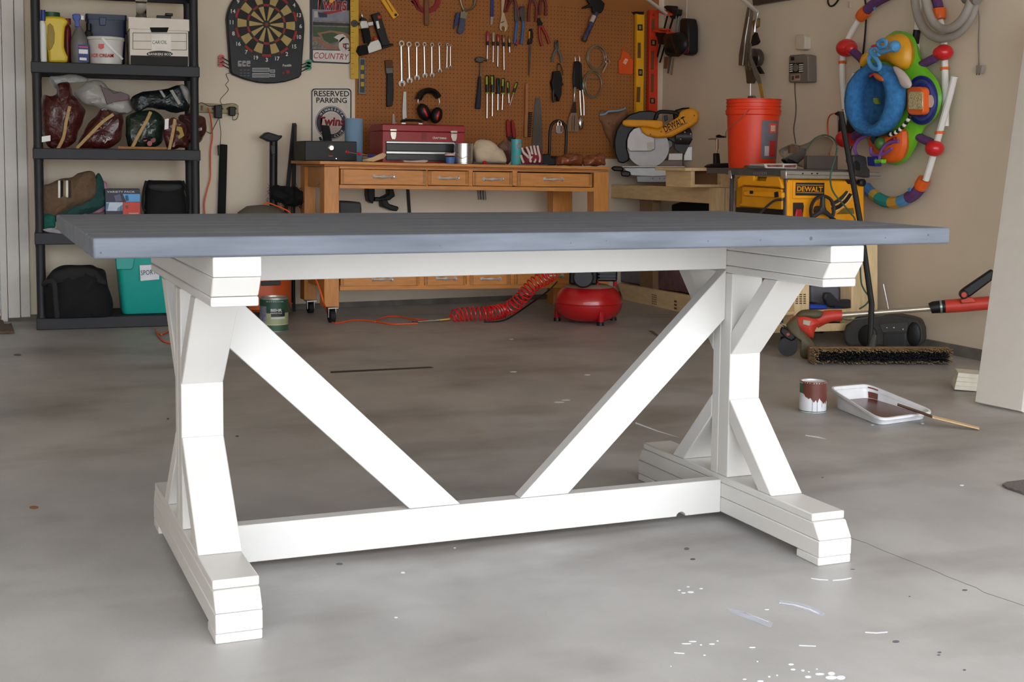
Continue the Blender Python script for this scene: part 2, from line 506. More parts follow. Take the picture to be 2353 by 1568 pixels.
# ------------------------------------------------------------ the farmhouse table
YAW = math.radians(-3.5)
TM = M.Rotation(YAW, 4, 'Z')
PAINT = mat((204, 200, 194), 0.36, var=0.02, sc=9, bump=0.02, name='white_table_paint')
def stain_mat():
    m = mat((101, 105, 113), 0.55, var=0.2, sc=3.0, stretch=(1.2, 14, 14), bump=0.08, name='grey_wood_stain', ior=1.16)
    return m
STAIN = stain_mat()
with local(TM):
    tb = thing('farmhouse_table', 'large white trestle table with a grey stained plank top', 'table', (0, .45, 0))
    L_, W_, T_, H_ = 1.886, .989, .037, .768
    n = 7
    for i in range(n):
        pw = W_ / n
        b = B(); obox(b, (-L_ / 2, i * pw, H_ - T_), (L_, 0, 0), (0, pw - .0004, 0), (0, 0, T_))
        obj('tabletop_plank', b, STAIN, tb, bev=.0045 if i in (0, n - 1) else .0025, seg=3)
    ZB = H_ - T_ - .0005
    PY0, PY1, PYC = .411, .493, .452
    def side(xc, pts):
        """board .089 wide in x, profile in (y, z)"""
        b = B(); prism(b, [(xc - .0445, y, z) for y, z in pts], (.089, 0, 0)); return b
    def mir(pts):
        return [(2 * PYC - y, z) for y, z in pts]
    for xc in (-.690, .665):
        # foot: cap, two stacked boards, two pads
        for nm, pts in (('foot_cap', [(.047, .096), (.047, .1145), (.857, .1145), (.857, .096)]),
                        ('foot_board', [(.017, .0585), (.041, .0957), (.863, .0957), (.887, .0585)]),
                        ('foot_board', [(.017, .0195), (.017, .0578), (.887, .0578), (.887, .0195)]),
                        ('foot_pad', [(.019, 0), (.019, .0190), (.105, .0190), (.105, 0)]),
                        ('foot_pad', [(.799, 0), (.799, .0190), (.885, .0190), (.885, 0)])):
            obj(nm, side(xc, pts), PAINT, tb, bev=.0028)
        # top beam: three boards, the middle one raked
        for nm, pts in (('beam_board', [(.008, ZB - .038), (.008, ZB), (.896, ZB), (.896, ZB - .038)]),
                        ('beam_board', [(.036, ZB - .0765), (.010, ZB - .0387), (.894, ZB - .0387), (.868, ZB - .0765)]),
                        ('beam_cap', [(.034, ZB - .0952), (.034, ZB - .0772), (.87, ZB - .0772), (.87, ZB - .0952)])):
            obj(nm, side(xc, pts), PAINT, tb, bev=.0028)
        for y0, y1 in ((PY0, .4585), (.4595, PY1)):
            obj('post_board', side(xc, [(y0, .1150), (y1, .1150), (y1, ZB - .0957), (y0, ZB - .0957)]), PAINT, tb, bev=.0025)
        up = [(PY0 - .0005, .430), (.212, ZB - .0957), (.270, ZB - .0957), (PY0 - .0005, .488)]
        lo = [(PY0 - .0005, .317), (.213, .1150), (.271, .1150), (PY0 - .0005, .259)]
        for pr in (up, lo):
            obj('leg_brace', side(xc, pr), PAINT, tb, bev=.0025)
            obj('leg_brace', side(xc, mir(pr)), PAINT, tb, bev=.0025)
    XI0, XI1 = -.6452, .6202
    yr, yt = .4385, .038
    def rail(pts):
        b = B(); prism(b, [(x, yr, z) for x, z in pts], (0, yt, 0)); return b
    # lower rail with a small notch in its bottom edge
    nt_ = [(.505 + .013 * math.cos(t * math.pi / 6), .019 + .011 * math.sin(t * math.pi / 6)) for t in range(7)]
    obj('lower_rail', rail([(XI0, .019), (XI0, .1045), (XI1, .1045), (XI1, .019)] + nt_), PAINT, tb, bev=.0018)
    obj('upper_rail', rail([(XI0, .6445), (XI0, ZB), (XI1, ZB), (XI1, .6445)]), PAINT, tb, bev=.0018)
    obj('diagonal_brace', rail([(-.215, .1052), (-.090, .1052), (XI0, .643), (XI0, .517)]), PAINT, tb, bev=.0022)
    obj('diagonal_brace', rail([(.062, .1052), (.189, .1052), (XI1, .518), (XI1, .643)]), PAINT, tb, bev=.0022)
    # knots and nail holes on the front edge of the top
    KN = mat((70, 74, 80), 0.7)
    for x, z, r in ((.56, .748, .007), (.30, .746, .0025), (.43, .746, .0025), (.76, .747, .0025), (.88, .752, .004), (-.93, .742, .003), (-.02, .746, .002), (-.3, .745, .002), (.06, .75, .002)):
        b = B(); lathe(b, [(r, -.002), (r * .6, .0004)], (x, .0002, z), (0, -1, 0), 10)
        obj('knot', b, KN, tb)

# ------------------------------------------------------------ black plastic shelving unit and what stands on it
PS = PL((-.536, 4.893, 0), (-.1219, -.9925, 0))
SHM = mat((33, 33, 36), 0.55, var=.12, sc=12, bump=.05)
sa0, sa1 = PS.loc(75, 350)[0], PS.loc(461, 350)[0]
SW = sa1 - sa0
SD = .40
def sz(v, u=260): return PS.loc(u, v)[1]
zs = [(0.0, .062), (sz(561), sz(534)), (sz(367.5), sz(342.5)), (sz(172), sz(147)), (sz(-18), sz(-45))]
su = thing('shelving_unit', 'black plastic shelving unit loaded with bags, bottles and bins', 'shelf', PS.at((sa0 + sa1) / 2, 0, -SD / 2))
for z0, z1 in zs:
    b = B()
    h = z1 - z0
    # tray: lip all round and a deck near its top
    o = PS.at(sa0, z0)
    ex, ey, ez = PS.ex, -PS.n, V((0, 0, 1))
    obox(b, o, ex * SW, ey * .022, ez * h)
    obox(b, o + ey * (SD - .022), ex * SW, ey * .022, ez * h)
    obox(b, o + ey * .0221, ex * .022, ey * (SD - .0442), ez * h)
    obox(b, o + ex * (SW - .022) + ey * .0221, ex * .022, ey * (SD - .0442), ez * h)
    obox(b, o + ex * .0221 + ey * .0221 + ez * (h - .02), ex * (SW - .0442), ey * (SD - .0442), ez * .018)
    obj('shelf', b, SHM, su, bev=.004)
for (za, zb) in zip([z[1] for z in zs], [z[0] for z in zs][1:]):
    for fx_ in (0, 1):
        for fy_ in (0, 1):
            p = PS.at(sa0 + (.026 if fx_ == 0 else SW - .026), za, -(.03 if fy_ == 0 else SD - .03))
            b = B(); lathe(b, [(.024, 0.0003), (.022, .02), (.022, zb - za - .02), (.024, zb - za - .0003)], p, (0, 0, 1), 14)
            obj('post', b, SHM, su)
def sp(d): return PS.back(d)
zA, zB_, zC, z0_ = zs[3][1], zs[2][1], zs[1][1], zs[0][1]
# bankers box
pb = sp(.03)
bb = thing('storage_box', 'white and black cardboard file box marked CAR/OIL', 'box', pb.hit(366, 150))
x0, _ = pb.loc(299, 130); x1, _ = pb.loc(433, 130)
zt, zl = pb.loc(366, 68)[1], pb.loc(366, 42)[1]
CARD = mat((226, 216, 202), .8, var=.04)
b = B(); obox(b, pb.at(x0, zA + .001), pb.ex * (x1 - x0), -pb.n * .33, V((0, 0, zt - zA))); obj('body', b, CARD, bb, bev=.002)
b = B(); obox(b, pb.at(x0 - .006, zt - .003, .008), pb.ex * (x1 - x0 + .012), -pb.n * .346, V((0, 0, zl - zt + .003))); obj('lid', b, CARD, bb, bev=.003)
b = B(); pp(pb, [(300, 127), (432, 130), (432, 154), (300, 151)], .0015, .001, b); obj('black_band', b, mat((40, 38, 36), .8), bb, smooth=False)
b = B(); pp(pb, [(344, 63), (388, 63), (384, 74), (348, 74)], .0095, .001, b); obj('hand_hole', b, BLKM, bb, smooth=False)
for q in ([(305, 75), (429, 76), (429, 77), (305, 76)], [(305, 112.5), (429, 114.5), (429, 115.5), (305, 113.5)], [(305, 75), (306, 75), (306, 113), (305, 113)], [(428, 76), (429, 76), (429, 115), (428, 115)], [(306, 94), (428, 95), (428, 95.8), (306, 94.8)]):
    b = B(); pp(pb, q, .0022, .001, b); obj('printed_line', b, INK, bb, smooth=False)
b = B(); pp(pb, [(348, 79), (393, 80), (393, 117), (348, 116)], .003, .001, b); obj('note', b, mat((236, 228, 218), .8), bb, smooth=False)
ptext('lettering', 'CAR/OIL', pb, (350, 101), (384, 101), 8, mat((50, 84, 70), .7), bb, off=.0033, shear=.15)
b = B(); pp(pb, ell(367, 124, 30, 7.5, 28), .003, .001, b); obj('badge', b, BLK, bb, smooth=False)
ptext('lettering', 'BANKERS BOX', pb, (341, 127), (395, 127.5), 5.5, CARD, bb, off=.0034, bold=.02)
# glass lantern jar and black bracket on the box
b = B(); plathe(pb, 325, -.1, [(14, -6), (14.5, 0), (12, 2), (12, 30), (14, 33), (14.5, 39)], 16, b)
for v_ in b.verts: pass
q = pb.hit(325, 39, -.1); dz = pb.at(0, zl + .003).z - q.z
bmesh.ops.translate(b, verts=b.verts, vec=(0, 0, dz))
one('glass_jar', b, GLASS, 'clear glass jar standing on the file box', 'jar')
b = B(); o = pb.at(pb.loc(362, 42)[0], zl + .002, -.06)
obox(b, o, pb.ex * .075, -pb.n * .03, V((0, 0, .02))); obox(b, o + pb.ex * .045 + V((0, 0, .0201)), pb.ex * .04, -pb.n * .03, V((0, 0, .014)))
one('bracket', b, BLK, 'small black plastic bracket lying on the file box lid', 'bracket', bev=.003)
# ice cream bucket
pk = sp(.05)
ib = thing('ice_cream_bucket', 'round white plastic ice cream bucket with a bail handle', 'bucket', pk.hit(243, 146, -.09))
off = -.08
b = B(); plathe(pk, 243, off, [(42, 83), (44, 84), (44, 90), (42, 91), (39, 120), (37.5, 146.5)], 28, b)
dz = zA + .001 - min(v_.co.z for v_ in b.verts)
bmesh.ops.translate(b, verts=b.verts, vec=(0, 0, dz)); obj('tub', b, mat((206, 200, 194), .4, var=.03), ib)
def onb(u, v, hw, extra=.002):
    """point on the front of the tub"""
    p = pk.hit(u, v, off); r = (pk.hit(u + hw, v, off) - p).length + extra
    a = (pk.hit(u, v, off) - pk.hit(243, v, off)).dot(pk.ex)
    return pk.hit(243, v, off) + pk.ex * a + pk.n * math.sqrt(max(r * r - a * a, 0)) + V((0, 0, dz))
b = B(); tube(b, [onb(233, 88, 43), onb(246, 102, 42), onb(262, 117, 41), onb(280, 132, 40)], .007, 6, 3, flat=((pk.n), .3)); obj('handle', b, WHT, ib)
t_ = PL(onb(236, 128, 40), pk.n)
ptext('lettering', 'ICE CREAM', t_, (211, 131), (261, 132), 8, REDP, ib, off=.003, bold=.02)
b = B(); pp(t_, [(226, 101), (239, 101), (239, 110), (232.5, 113), (226, 110)], .003, .002, b); obj('badge', b, REDP, ib, smooth=False)
# navy bin behind
pn = sp(.235)
nb = thing('storage_bin', 'navy blue plastic bin behind the ice cream bucket', 'bin', pn.hit(246, 146))
b = B(); ring = lambda g, z: [pn.at(x, z, -y) for x, y in rrect(g[0], 0 + g[2], g[1], .15 - g[2], .015)]
nx0, nx1 = pn.loc(197, 60)[0], pn.loc(292, 60)[0]; nz = pn.loc(246, 33)[1]
loft(b, [ring((nx0 + .015, nx1 - .015, .01), zA + .001), ring((nx0 + .004, nx1 - .004, .003), nz - .03), ring((nx0, nx1, 0), nz - .029), ring((nx0, nx1, 0), nz)])
obj('tub', b, mat((22, 30, 66), .4), nb)
b = B(); pp(pn, [(228, 40), (244, 40), (243, 58), (229, 58)], .012, .012, b); obj('latch', b, mat((30, 40, 84), .35), nb, bev=.002)
# spray bottle
ps_ = sp(.07)
sb = thing('spray_bottle', 'grey trigger spray bottle with a bright blue head', 'bottle', ps_.hit(183, 144))
def stand(b, z, pl_=None):
    dz_ = z + .001 - min(v_.co.z for v_ in b.verts); bmesh.ops.translate(b, verts=b.verts, vec=(0, 0, dz_)); return b
b = B(); plathe(ps_, 183, -.04, [(5, 57), (6, 60), (13, 72), (19, 86), (20, 95), (20, 140), (18, 144)], 18, b); dzb = zA + .001 - min(v_.co.z for v_ in b.verts); stand(b, zA); obj('body', b, mat((108, 106, 104), .4), sb)
b = B(); pp(ps_, [(166, 30), (172, 28), (184, 29), (186, 36), (182, 44), (184, 58), (172, 58), (172, 46), (167, 38)], -.025, .03, b); bmesh.ops.translate(b, verts=b.verts, vec=(0, 0, dzb)); obj('trigger_head', b, mat((36, 66, 150), .4), sb, bev=.003)
b = B(); pp(ps_, [(184.5, 31), (193, 32), (193, 43), (185.5, 42)], -.03, .02, b); bmesh.ops.translate(b, verts=b.verts, vec=(0, 0, dzb)); obj('nozzle', b, WHT, sb, bev=.003)
b = B(); pp(ps_, [(179, 102), (204, 103), (204, 143), (180, 142)], .004, .006, b); obj('label_print', b, mat((38, 52, 118), .5), sb, smooth=False)
for q in ([(181, 113), (202, 114), (202, 124), (181, 123)], [(183, 132), (199, 133), (199, 139), (183, 138)]):
    b = B(); pp(ps_, q, .005, .001, b); obj('label_print', b, WHT, sb, smooth=False)
b = B(); pp(ps_, [(181, 106), (202, 107), (202, 110), (181, 109)], .005, .001, b); obj('label_print', b, REDP, sb, smooth=False)
# yellow jug with a moulded handle
pj = sp(.05)
yj = thing('jug', 'bright yellow plastic jug with a moulded handle', 'jug', pj.hit(128, 142))
YJ = mat((214, 184, 34), .4, var=.04)
b = B(); pp(pj, [(97, 36), (112, 34), (136, 35), (148, 38), (155, 45), (157, 51), (150, 57), (148, 70), (147, 105), (150, 116), (156, 128), (155, 141.5), (112, 141.5), (111, 120), (104, 85), (98, 60)], -.02, .075, b)
stand(b, zA); obj('body', b, YJ, yj, bev=.014, seg=3)
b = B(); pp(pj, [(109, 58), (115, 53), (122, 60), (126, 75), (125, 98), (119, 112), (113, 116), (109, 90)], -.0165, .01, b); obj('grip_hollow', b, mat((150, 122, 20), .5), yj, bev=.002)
# bottles behind
pq = sp(.16)
for nm, lab, cx, hw, v0_, mt_, cap, cm in (
        ('bottle', 'white bottle with a blue cap at the left end of the top shelf', 99, 9, 47, WHT, (6, 22), mat((40, 58, 130), .4)),
        ('can', 'yellow can with a dark green lid behind the yellow jug', 117, 20, 37, mat((196, 170, 40), .5), (21, 22), mat((36, 86, 54), .4)),
        ('bottle', 'dark red bottle between the yellow jug and the spray bottle', 156, 9, 50, mat((120, 24, 26), .4), (7, 36), mat((150, 40, 36), .4)),
        ('bottle', 'dark grey motor oil bottle behind the spray bottle', 204, 11, 62, mat((46, 44, 42), .4), (6, 46), BLK)):
    pl_ = pq if nm != 'bottle' or cx != 99 else sp(.03)
    of = -.03 if cx != 117 else -.08
    t_ = thing(nm, lab, nm, pl_.hit(cx, 142, of))
    b = B(); plathe(pl_, cx, of, [(hw * .5, v0_), (hw * .9, v0_ + 8), (hw, v0_ + 16), (hw, 140), (hw * .9, 142)], 16, b) if cx != 117 else plathe(pl_, cx, of, [(hw, v0_), (hw, 142)], 18, b)
    dz_ = zA + .001 - min(v_.co.z for v_ in b.verts); stand(b, zA); obj('body', b, mt_, t_)
    b = B(); plathe(pl_, cx, of, [(cap[0], cap[1]), (cap[0], v0_ - .5)], 14, b); bmesh.ops.translate(b, verts=b.verts, vec=(0, 0, dz_)); obj('cap', b, cm, t_)

# bags of potting soil on the second shelf
MAR = mat((70, 24, 22), .3, var=.35, sc=40, bump=1.0, coat=.5)
DGR = mat((22, 38, 30), .3, var=.35, sc=40, bump=1.0, coat=.5)
TAN = mat((176, 142, 92), .7, var=.15, sc=60)
pg = sp(.12)
def bag(name, label, px, off, d, m, seam, seed, amp=.012):
    t_ = thing(name, label, 'bag', pg.hit(sum(p[0] for p in px) / len(px), max(p[1] for p in px), off), 'bags of soil on the second shelf')
    b = pillow(pg, px, off, d, amp, 16, seed, zmin=zB_ + .0015)
    obj('sack', b, m, t_)
    if seam:
        b = B(); tube(b, [pg.hit(u, v, off + d * .72 + e) for u, v, e in seam], .009, 6, 3, flat=(pg.n, .35)); obj('seam', b, TAN, t_)
    return t_
b1 = bag('soil_bag', 'dark red soil bag standing at the left with its neck twisted up', [(96, 225), (112, 218), (128, 212), (132, 194), (146, 188), (162, 190), (164, 215), (172, 225), (190, 248), (196, 262), (186, 290), (176, 320), (160, 338), (132, 346), (110, 335), (95, 300)], .02, .075, MAR, [(160, 245, .02), (152, 280, .035), (146, 315, .02), (133, 342, 0)], 1)
b = B(); pp(pg, [(96, 314), (116, 311), (116, 324), (96, 327)], .10, .002, b); obj('printed_patch', b, WHT, b1, smooth=False)
b2 = bag('soil_bag', 'dark red soil bag leaning over with a tan stitched seam', [(175, 336), (185, 318), (205, 285), (222, 262), (240, 248), (262, 258), (282, 262), (283, 290), (276, 320), (252, 340), (220, 343), (190, 343)], .02, .06, MAR, [(260, 263, .01), (236, 280, .02), (206, 310, .02), (177, 340, 0)], 2)
ptext('lettering', 'SAL', PL(pg.hit(245, 320, .085), pg.n, (.5, 0, 1)), (240, 330), (258, 318), 7, mat((210, 200, 190), .7), b2, off=.0)
b3 = bag('soil_bag', 'dark green soil bag with a pink flower print', [(290, 275), (300, 260), (330, 256), (352, 255), (372, 262), (380, 280), (374, 310), (366, 335), (340, 342), (305, 344), (290, 325)], .02, .06, DGR, [(346, 258, .0), (336, 280, .02), (318, 312, .02), (302, 343, 0)], 3)
for u, v, m_ in ((333, 319, mat((190, 60, 84), .5)), (352, 322, mat((120, 50, 50), .5)), (344, 330, mat((150, 70, 70), .5))):
    b = B(); pdisc(pg, u, v, 6, .072, .01, b, 10); obj('flower_print', b, m_, b3)
b4 = bag('soil_bag', 'small maroon mulch bag with a leaf print at the shelf edge', [(374, 285), (388, 274), (400, 270), (416, 280), (428, 296), (432, 320), (430, 338), (410, 340), (392, 350), (378, 330)], .075, .035, MAR, [(402, 274, 0), (398, 300, .012), (392, 330, .012), (387, 350, 0)], 4)
b = B(); pp(pg, [(406, 290), (418, 292), (424, 312), (412, 320), (404, 314)], .112, .008, b); obj('leaf_print', b, mat((150, 130, 50), .6), b4, bev=.002)
b = B(); pp(pg, [(379, 274), (388, 272), (387, 296), (378, 298)], .105, .006, b); obj('printed_patch', b, WHT, b4, smooth=False)
b5 = bag('soil_bag', 'dark red bag bulging out past the right shelf post', [(410, 268), (424, 262), (452, 262), (470, 272), (474, 290), (470, 310), (460, 326), (440, 328), (415, 322)], -.1, .06, MAR, None, 5)
ptext('lettering', 'ua', PL(pg.hit(460, 298, -.03), pg.n), (453, 302), (465, 299), 6, WHT, b5, off=.001, shear=.3)
bag('soil_bag', 'black soil bag lying on top of the green one with a white striped end', [(302, 222), (322, 210), (345, 208), (385, 204), (412, 197), (428, 196), (434, 225), (436, 255), (405, 258), (370, 252), (340, 250), (315, 256), (303, 245)], .01, .045, mat((22, 30, 30), .25, var=.3, sc=34, bump=.9), None, 6)
B6 = [o for o in COL.objects if o.get('label', '').startswith('black soil bag')][0]
for q in ([(390, 208), (397, 206), (416, 238), (410, 241)], [(366, 208), (372, 208), (388, 234), (383, 236)]):
    b = B(); pp(pg, q, .056, .006, b); obj('printed_stripe', b, mat((150, 148, 140), .6), B6, smooth=False)
b = B(); pillow(pg, [(413, 198), (424, 195), (436, 215), (435, 240), (425, 228)], .04, .02, .006, 20, 3, bm=b); obj('clear_end', b, PLASTIC, B6)
b = B(); pillow(pg, [(172, 214), (185, 196), (205, 187), (225, 185), (248, 200), (280, 215), (298, 222), (303, 256), (270, 262), (240, 252), (215, 245), (195, 240), (180, 232)], -.04, .045, .012, 18, 9, bm=b)
tw = one('plastic_bag', b, mat((176, 170, 162), .3, var=.1, bump=.5, trans=.25), 'milky clear plastic bag crumpled behind the soil bags', 'bag', 'bags of soil on the second shelf')
b = B(); pp(pg, [(230, 194), (238, 200), (252, 205), (262, 214), (278, 211), (297, 217), (294, 228), (262, 233), (246, 241), (240, 226)], .012, .012, b); crumple(b, .006, 20, 2); obj('printed_panel', b, mat((70, 28, 26), .4), tw, bev=.002)
b = B(); pillow(pg, [(114, 176), (130, 172), (160, 171), (185, 174), (205, 184), (180, 192), (160, 196), (135, 204), (120, 196)], -.02, .025, .008, 22, 4, bm=b)
one('plastic_bag', b, PLASTIC, 'clear plastic bag tucked over the neck of the left soil bag', 'bag', 'bags of soil on the second shelf')
b = B(); q0, q1 = pg.loc(270, 340)[0], pg.loc(378, 340)[0]
obox(b, pg.at(q0, zB_ + .0015, .095), pg.ex * (q1 - q0), -pg.n * .04, V((0, 0, .012)))
one('cardboard_strip', b, mat((160, 108, 58), .8), 'strip of orange brown cardboard under the green soil bag', 'cardboard')

# clothes, product box and cooler bag on the third shelf
pc = sp(.12)
hd = thing('hooded_sweater', 'brown knitted sweater with white sleeve stripes heaped on the shelf', 'sweater', pc.hit(155, 520))
b = pillow(pc, [(96, 436), (110, 422), (140, 412), (165, 405), (185, 396), (200, 390), (214, 396), (222, 415), (221, 438), (212, 455), (190, 468), (165, 480), (140, 492), (118, 500), (97, 498)], .03, .06, .012, 16, 11, sh=.6); obj('knit', b, mat((104, 82, 62), .9, var=.15, sc=50, bump=.4), hd)
for i, (u, m_) in enumerate(((136, WHT), (142, BLKM), (148, mat((140, 120, 96), .9)), (154, WHT), (160, mat((60, 44, 34), .9)))):
    b = B(); tube(b, [pc.hit(u, v, .096 + e) for v, e in ((416, -.02), (430, -.004), (445, -.004), (454, -.012))], .006, 6, 2, flat=(pc.n, .4)); obj('sleeve_stripe', b, m_, hd)
b = pillow(pc, [(165, 452), (190, 446), (212, 430), (222, 405), (230, 402), (240, 430), (243, 460), (236, 478), (215, 488), (190, 494), (165, 508), (120, 512), (98, 520), (97, 505), (130, 496)], -.02, .06, .012, 16, 12, sh=.6, zmin=zC + .0015)
one('sweatshirt', b, mat((36, 74, 70), .9, var=.15, sc=40, bump=.3), 'dark teal sweatshirt under the brown sweater', 'sweatshirt')
b = pillow(pc, [(234, 420), (244, 422), (246, 432), (244, 470), (236, 488), (205, 492), (196, 488), (225, 474)], -.06, .03, .008, 20, 13, zmin=zC + .0015)
one('pink_cloth', b, mat((196, 130, 160), .9, var=.2), 'crumpled pink cloth tucked beside the teal sweatshirt', 'cloth')
b = pillow(pc, [(94, 500), (112, 492), (126, 498), (128, 518), (120, 526), (96, 524)], .06, .03, .006, 25, 14, zmin=zC + .0015)
one('green_cloth', b, mat((24, 96, 84), .9, var=.2), 'bright green cloth in the front left shelf corner', 'cloth')
b = pillow(PS, [(98, 528), (112, 524), (130, 525), (146, 530), (143, 538), (125, 536), (110, 534)], .006, .012, .002, 25, 15)
one('grey_rag', b, mat((150, 146, 150), .9, var=.2, sc=60), 'light grey rag hanging over the edge of the third shelf', 'cloth')
pd = sp(.1)
vb = thing('variety_box', 'blue and red printed snack box between the sweater and the cooler bag', 'box', pd.hit(283, 500))
x0, x1 = pd.loc(242, 480)[0], pd.loc(322, 480)[0]; zt = pd.loc(282, 435)[1]
b = B(); obox(b, pd.at(x0, zC + .001), pd.ex * (x1 - x0), -pd.n * .14, V((0, 0, zt - zC))); obj('carton', b, mat((38, 38, 60), .5), vb, bev=.002)
for q, m_ in (([(282, 446), (322, 446), (322, 464), (290, 464)], mat((90, 160, 215), .5)), ([(244, 465), (282, 465), (282, 485), (244, 485)], mat((190, 205, 220), .5)), ([(283, 465), (322, 465), (322, 497), (283, 497)], mat((200, 60, 44), .5)), ([(243, 468), (252, 465), (246, 485), (243, 485)], mat((80, 150, 205), .5)), ([(270, 478), (282, 470), (282, 485), (268, 485)], mat((90, 160, 215), .5)), ([(262, 450), (276, 446), (280, 462), (266, 464)], mat((90, 90, 110), .5)), ([(288, 470), (295, 470), (295, 480), (288, 480)], mat((150, 170, 150), .5)), ([(288, 450), (294, 448), (297, 462), (289, 462)], mat((60, 60, 70), .5))):
    b = B(); pp(pd, q, .0015, .001, b); obj('printed_panel', b, m_, vb, smooth=False)
for s_, a_, b_, h_ in (('VARIETY PACK', (246, 443), (310, 443), 4), ('WINTER', (246, 452), (262, 452), 3), ('ARCTIC', (248, 473), (264, 473), 3), ('WALNUT', (246, 492), (262, 492), 3), ('CHOCOLATE', (296, 492), (318, 492), 3), ('FLEX', (304, 471), (318, 471), 3)):
    if s_ in ('VARIETY PACK', 'CHOCOLATE'): ptext('lettering', s_, pd, a_, b_, h_, WHT, vb, off=.0028)
cb = thing('cooler_bag', 'black soft cooler bag standing under the second shelf', 'bag', pd.hit(380, 500))
b = pillow(pd, [(338, 416), (355, 414), (400, 414), (420, 416), (424, 440), (428, 470), (427, 515), (400, 522), (350, 522), (330, 515), (331, 470), (334, 440)], -.06, .08, .006, 14, 16, sh=.35, zmin=zC + .0015); obj('body', b, BLKM, cb)
for u in (336, 420):
    b = B(); tube(b, [pd.hit(u, 416, -.01), pd.hit(u + (-6 if u < 380 else 8), 440, .0), pd.hit(u + (-8 if u < 380 else 12), 470, 0), pd.hit(u + (-4 if u < 380 else 10), 486, 0)], .008, 6, 4, flat=(pd.n, .4)); obj('strap', b, BLKM, cb)
b = pillow(pd, [(346, 424), (412, 424), (414, 436), (380, 442), (346, 436)], .015, .012, .002, 20, 3); obj('flap', b, mat((30, 30, 34), .7), cb)
# black duffel and teal tote on the bottom shelf
pe = sp(.06)
df = thing('duffel_bag', 'bulging black duffel bag on the bottom shelf', 'bag', pe.hit(180, 740))
b = pillow(pe, [(118, 625), (128, 618), (145, 612), (175, 607), (205, 608), (222, 616), (240, 620), (246, 640), (252, 665), (260, 700), (256, 730), (243, 752), (210, 756), (150, 756), (120, 754), (102, 735), (98, 690), (100, 650)], -.0, .13, .012, 9, 21, sh=.42, zmin=z0_ + .0015); obj('body', b, BLKM, df)
b = pillow(pe, [(120, 630), (140, 618), (175, 612), (215, 618), (238, 638), (244, 655), (200, 652), (150, 650), (110, 658)], .07, .04, .008, 14, 22); obj('flap', b, mat((30, 30, 32), .85), df)
b = B(); tube(b, [pe.hit(100, 655, .05), pe.hit(108, 648, .1), pe.hit(124, 650, .13), pe.hit(128, 690, .14), pe.hit(132, 730, .12)], .012, 6, 4, flat=(pe.n, .3)); obj('strap', b, mat((40, 40, 42), .9), df)
pt_ = sp(.05)
tt = thing('storage_tote', 'teal plastic tote labelled SPORTS on the bottom shelf', 'bin', pt_.hit(345, 725))
TEAL = mat((26, 158, 146), .4, var=.03)
x0, x1 = pt_.loc(262, 610)[0], pt_.loc(425, 610)[0]; zt = pt_.loc(330, 576)[1]
rg = lambda a, c, e, z: [pt_.at(x, z, -y) for x, y in rrect(a, e, c, .30 - e, .03, 5)]
b = B(); loft(b, [rg(x0 + .045, x1 - .045, .03, z0_ + .0015), rg(x0 + .038, x1 - .038, .024, z0_ + .014), rg(x0 + .012, x1 - .012, .008, zt - .012), rg(x0, x1, 0, zt - .011), rg(x0, x1, 0, zt)]); obj('tub', b, TEAL, tt)
b = B(); loft(b, [rg(x0 - .006, x1 + .006, -.006, zt + .001), rg(x0 - .006, x1 + .006, -.006, zt + .025), rg(x0 + .02, x1 - .02, .02, zt + .03)]); obj('lid', b, TEAL, tt)
b = B(); pp(pt_, [(266, 590), (310, 590), (306, 616), (300, 620), (268, 620)], .004, .02, b); obj('rim_grip', b, TEAL, tt, bev=.004)
b = B(); pp(pt_, [(321, 610), (366, 608), (366, 642), (323, 646)], .002, .012, b); obj('paper_label', b, mat((222, 224, 228), .8), tt, smooth=False)
ptext('lettering', 'SPORTS', pt_, (324, 633), (364, 630), 11, mat((40, 60, 80), .7), tt, off=.0028)

# ------------------------------------------------------------ things on the back wall, left of the pegboard
def Zm(ox, oy, s): return lambda *p: [(ox + x / s, oy + y / s) for x, y in p]
Z3, Z4, Z5, Z6 = Zm(460, 0, 4.6125), Zm(800, 0, 4.9), Zm(1060, 0, 4.9), Zm(1320, 0, 4.9)
def sector(c, ex, ez, n, r0, r1, a0, a1, th, k=4):
    b = B()
    A = [math.radians(a0 + (a1 - a0) * i / k) for i in range(k + 1)]
    P = [c + ex * (r1 * math.cos(t)) + ez * (r1 * math.sin(t)) for t in A] + [c + ex * (r0 * math.cos(t)) + ez * (r0 * math.sin(t)) for t in reversed(A)]
    return prism(b, P, -n * th)
def arc_letters(s, pl, c, r, a0, a1, h, m, parent, off=.001, flip=False):
    n = len(s)
    for i, ch in enumerate(s):
        if ch == ' ': continue
        t = math.radians(a0 + (a1 - a0) * (i + .5) / n)
        rad = pl.ex * math.cos(t) + pl.ez * math.sin(t)
        up_ = -rad if flip else rad
        ex = up_.cross(pl.n)
        p = c + rad * (r + (h if flip else 0)) + pl.n * off
        mm = M(((ex.x, up_.x, pl.n.x, p.x), (ex.y, up_.y, pl.n.y, p.y), (ex.z, up_.z, pl.n.z, p.z), (0, 0, 0, 1)))
        text('lettering', ch, mm, m, parent, height=h, align='CENTER', bold=.015)
db = thing('dartboard', 'black electronic dartboard with pale yellow and red scoring rings', 'dartboard', PB.hit(612, 190))
DO = .045
c0 = PB.hit(612, 56.1, DO)
kk = (PB.hit(612, 56, DO) - PB.hit(612, 66, DO)).z / 10
b = B()
out = [(92.5 * math.cos(math.radians(t)), 92.5 * math.sin(math.radians(t))) for t in range(-4, 185, 9)]
out += [(-84, -113), (-78, -119), (-50, -129), (-20, -135), (2, -136), (25, -134.5), (45, -131), (64, -125), (78, -120), (84, -113)]
prism(b, [c0 + PB.ex * (x * kk) + PB.ez * (y * kk) for x, y in out], -PB.n * .044)
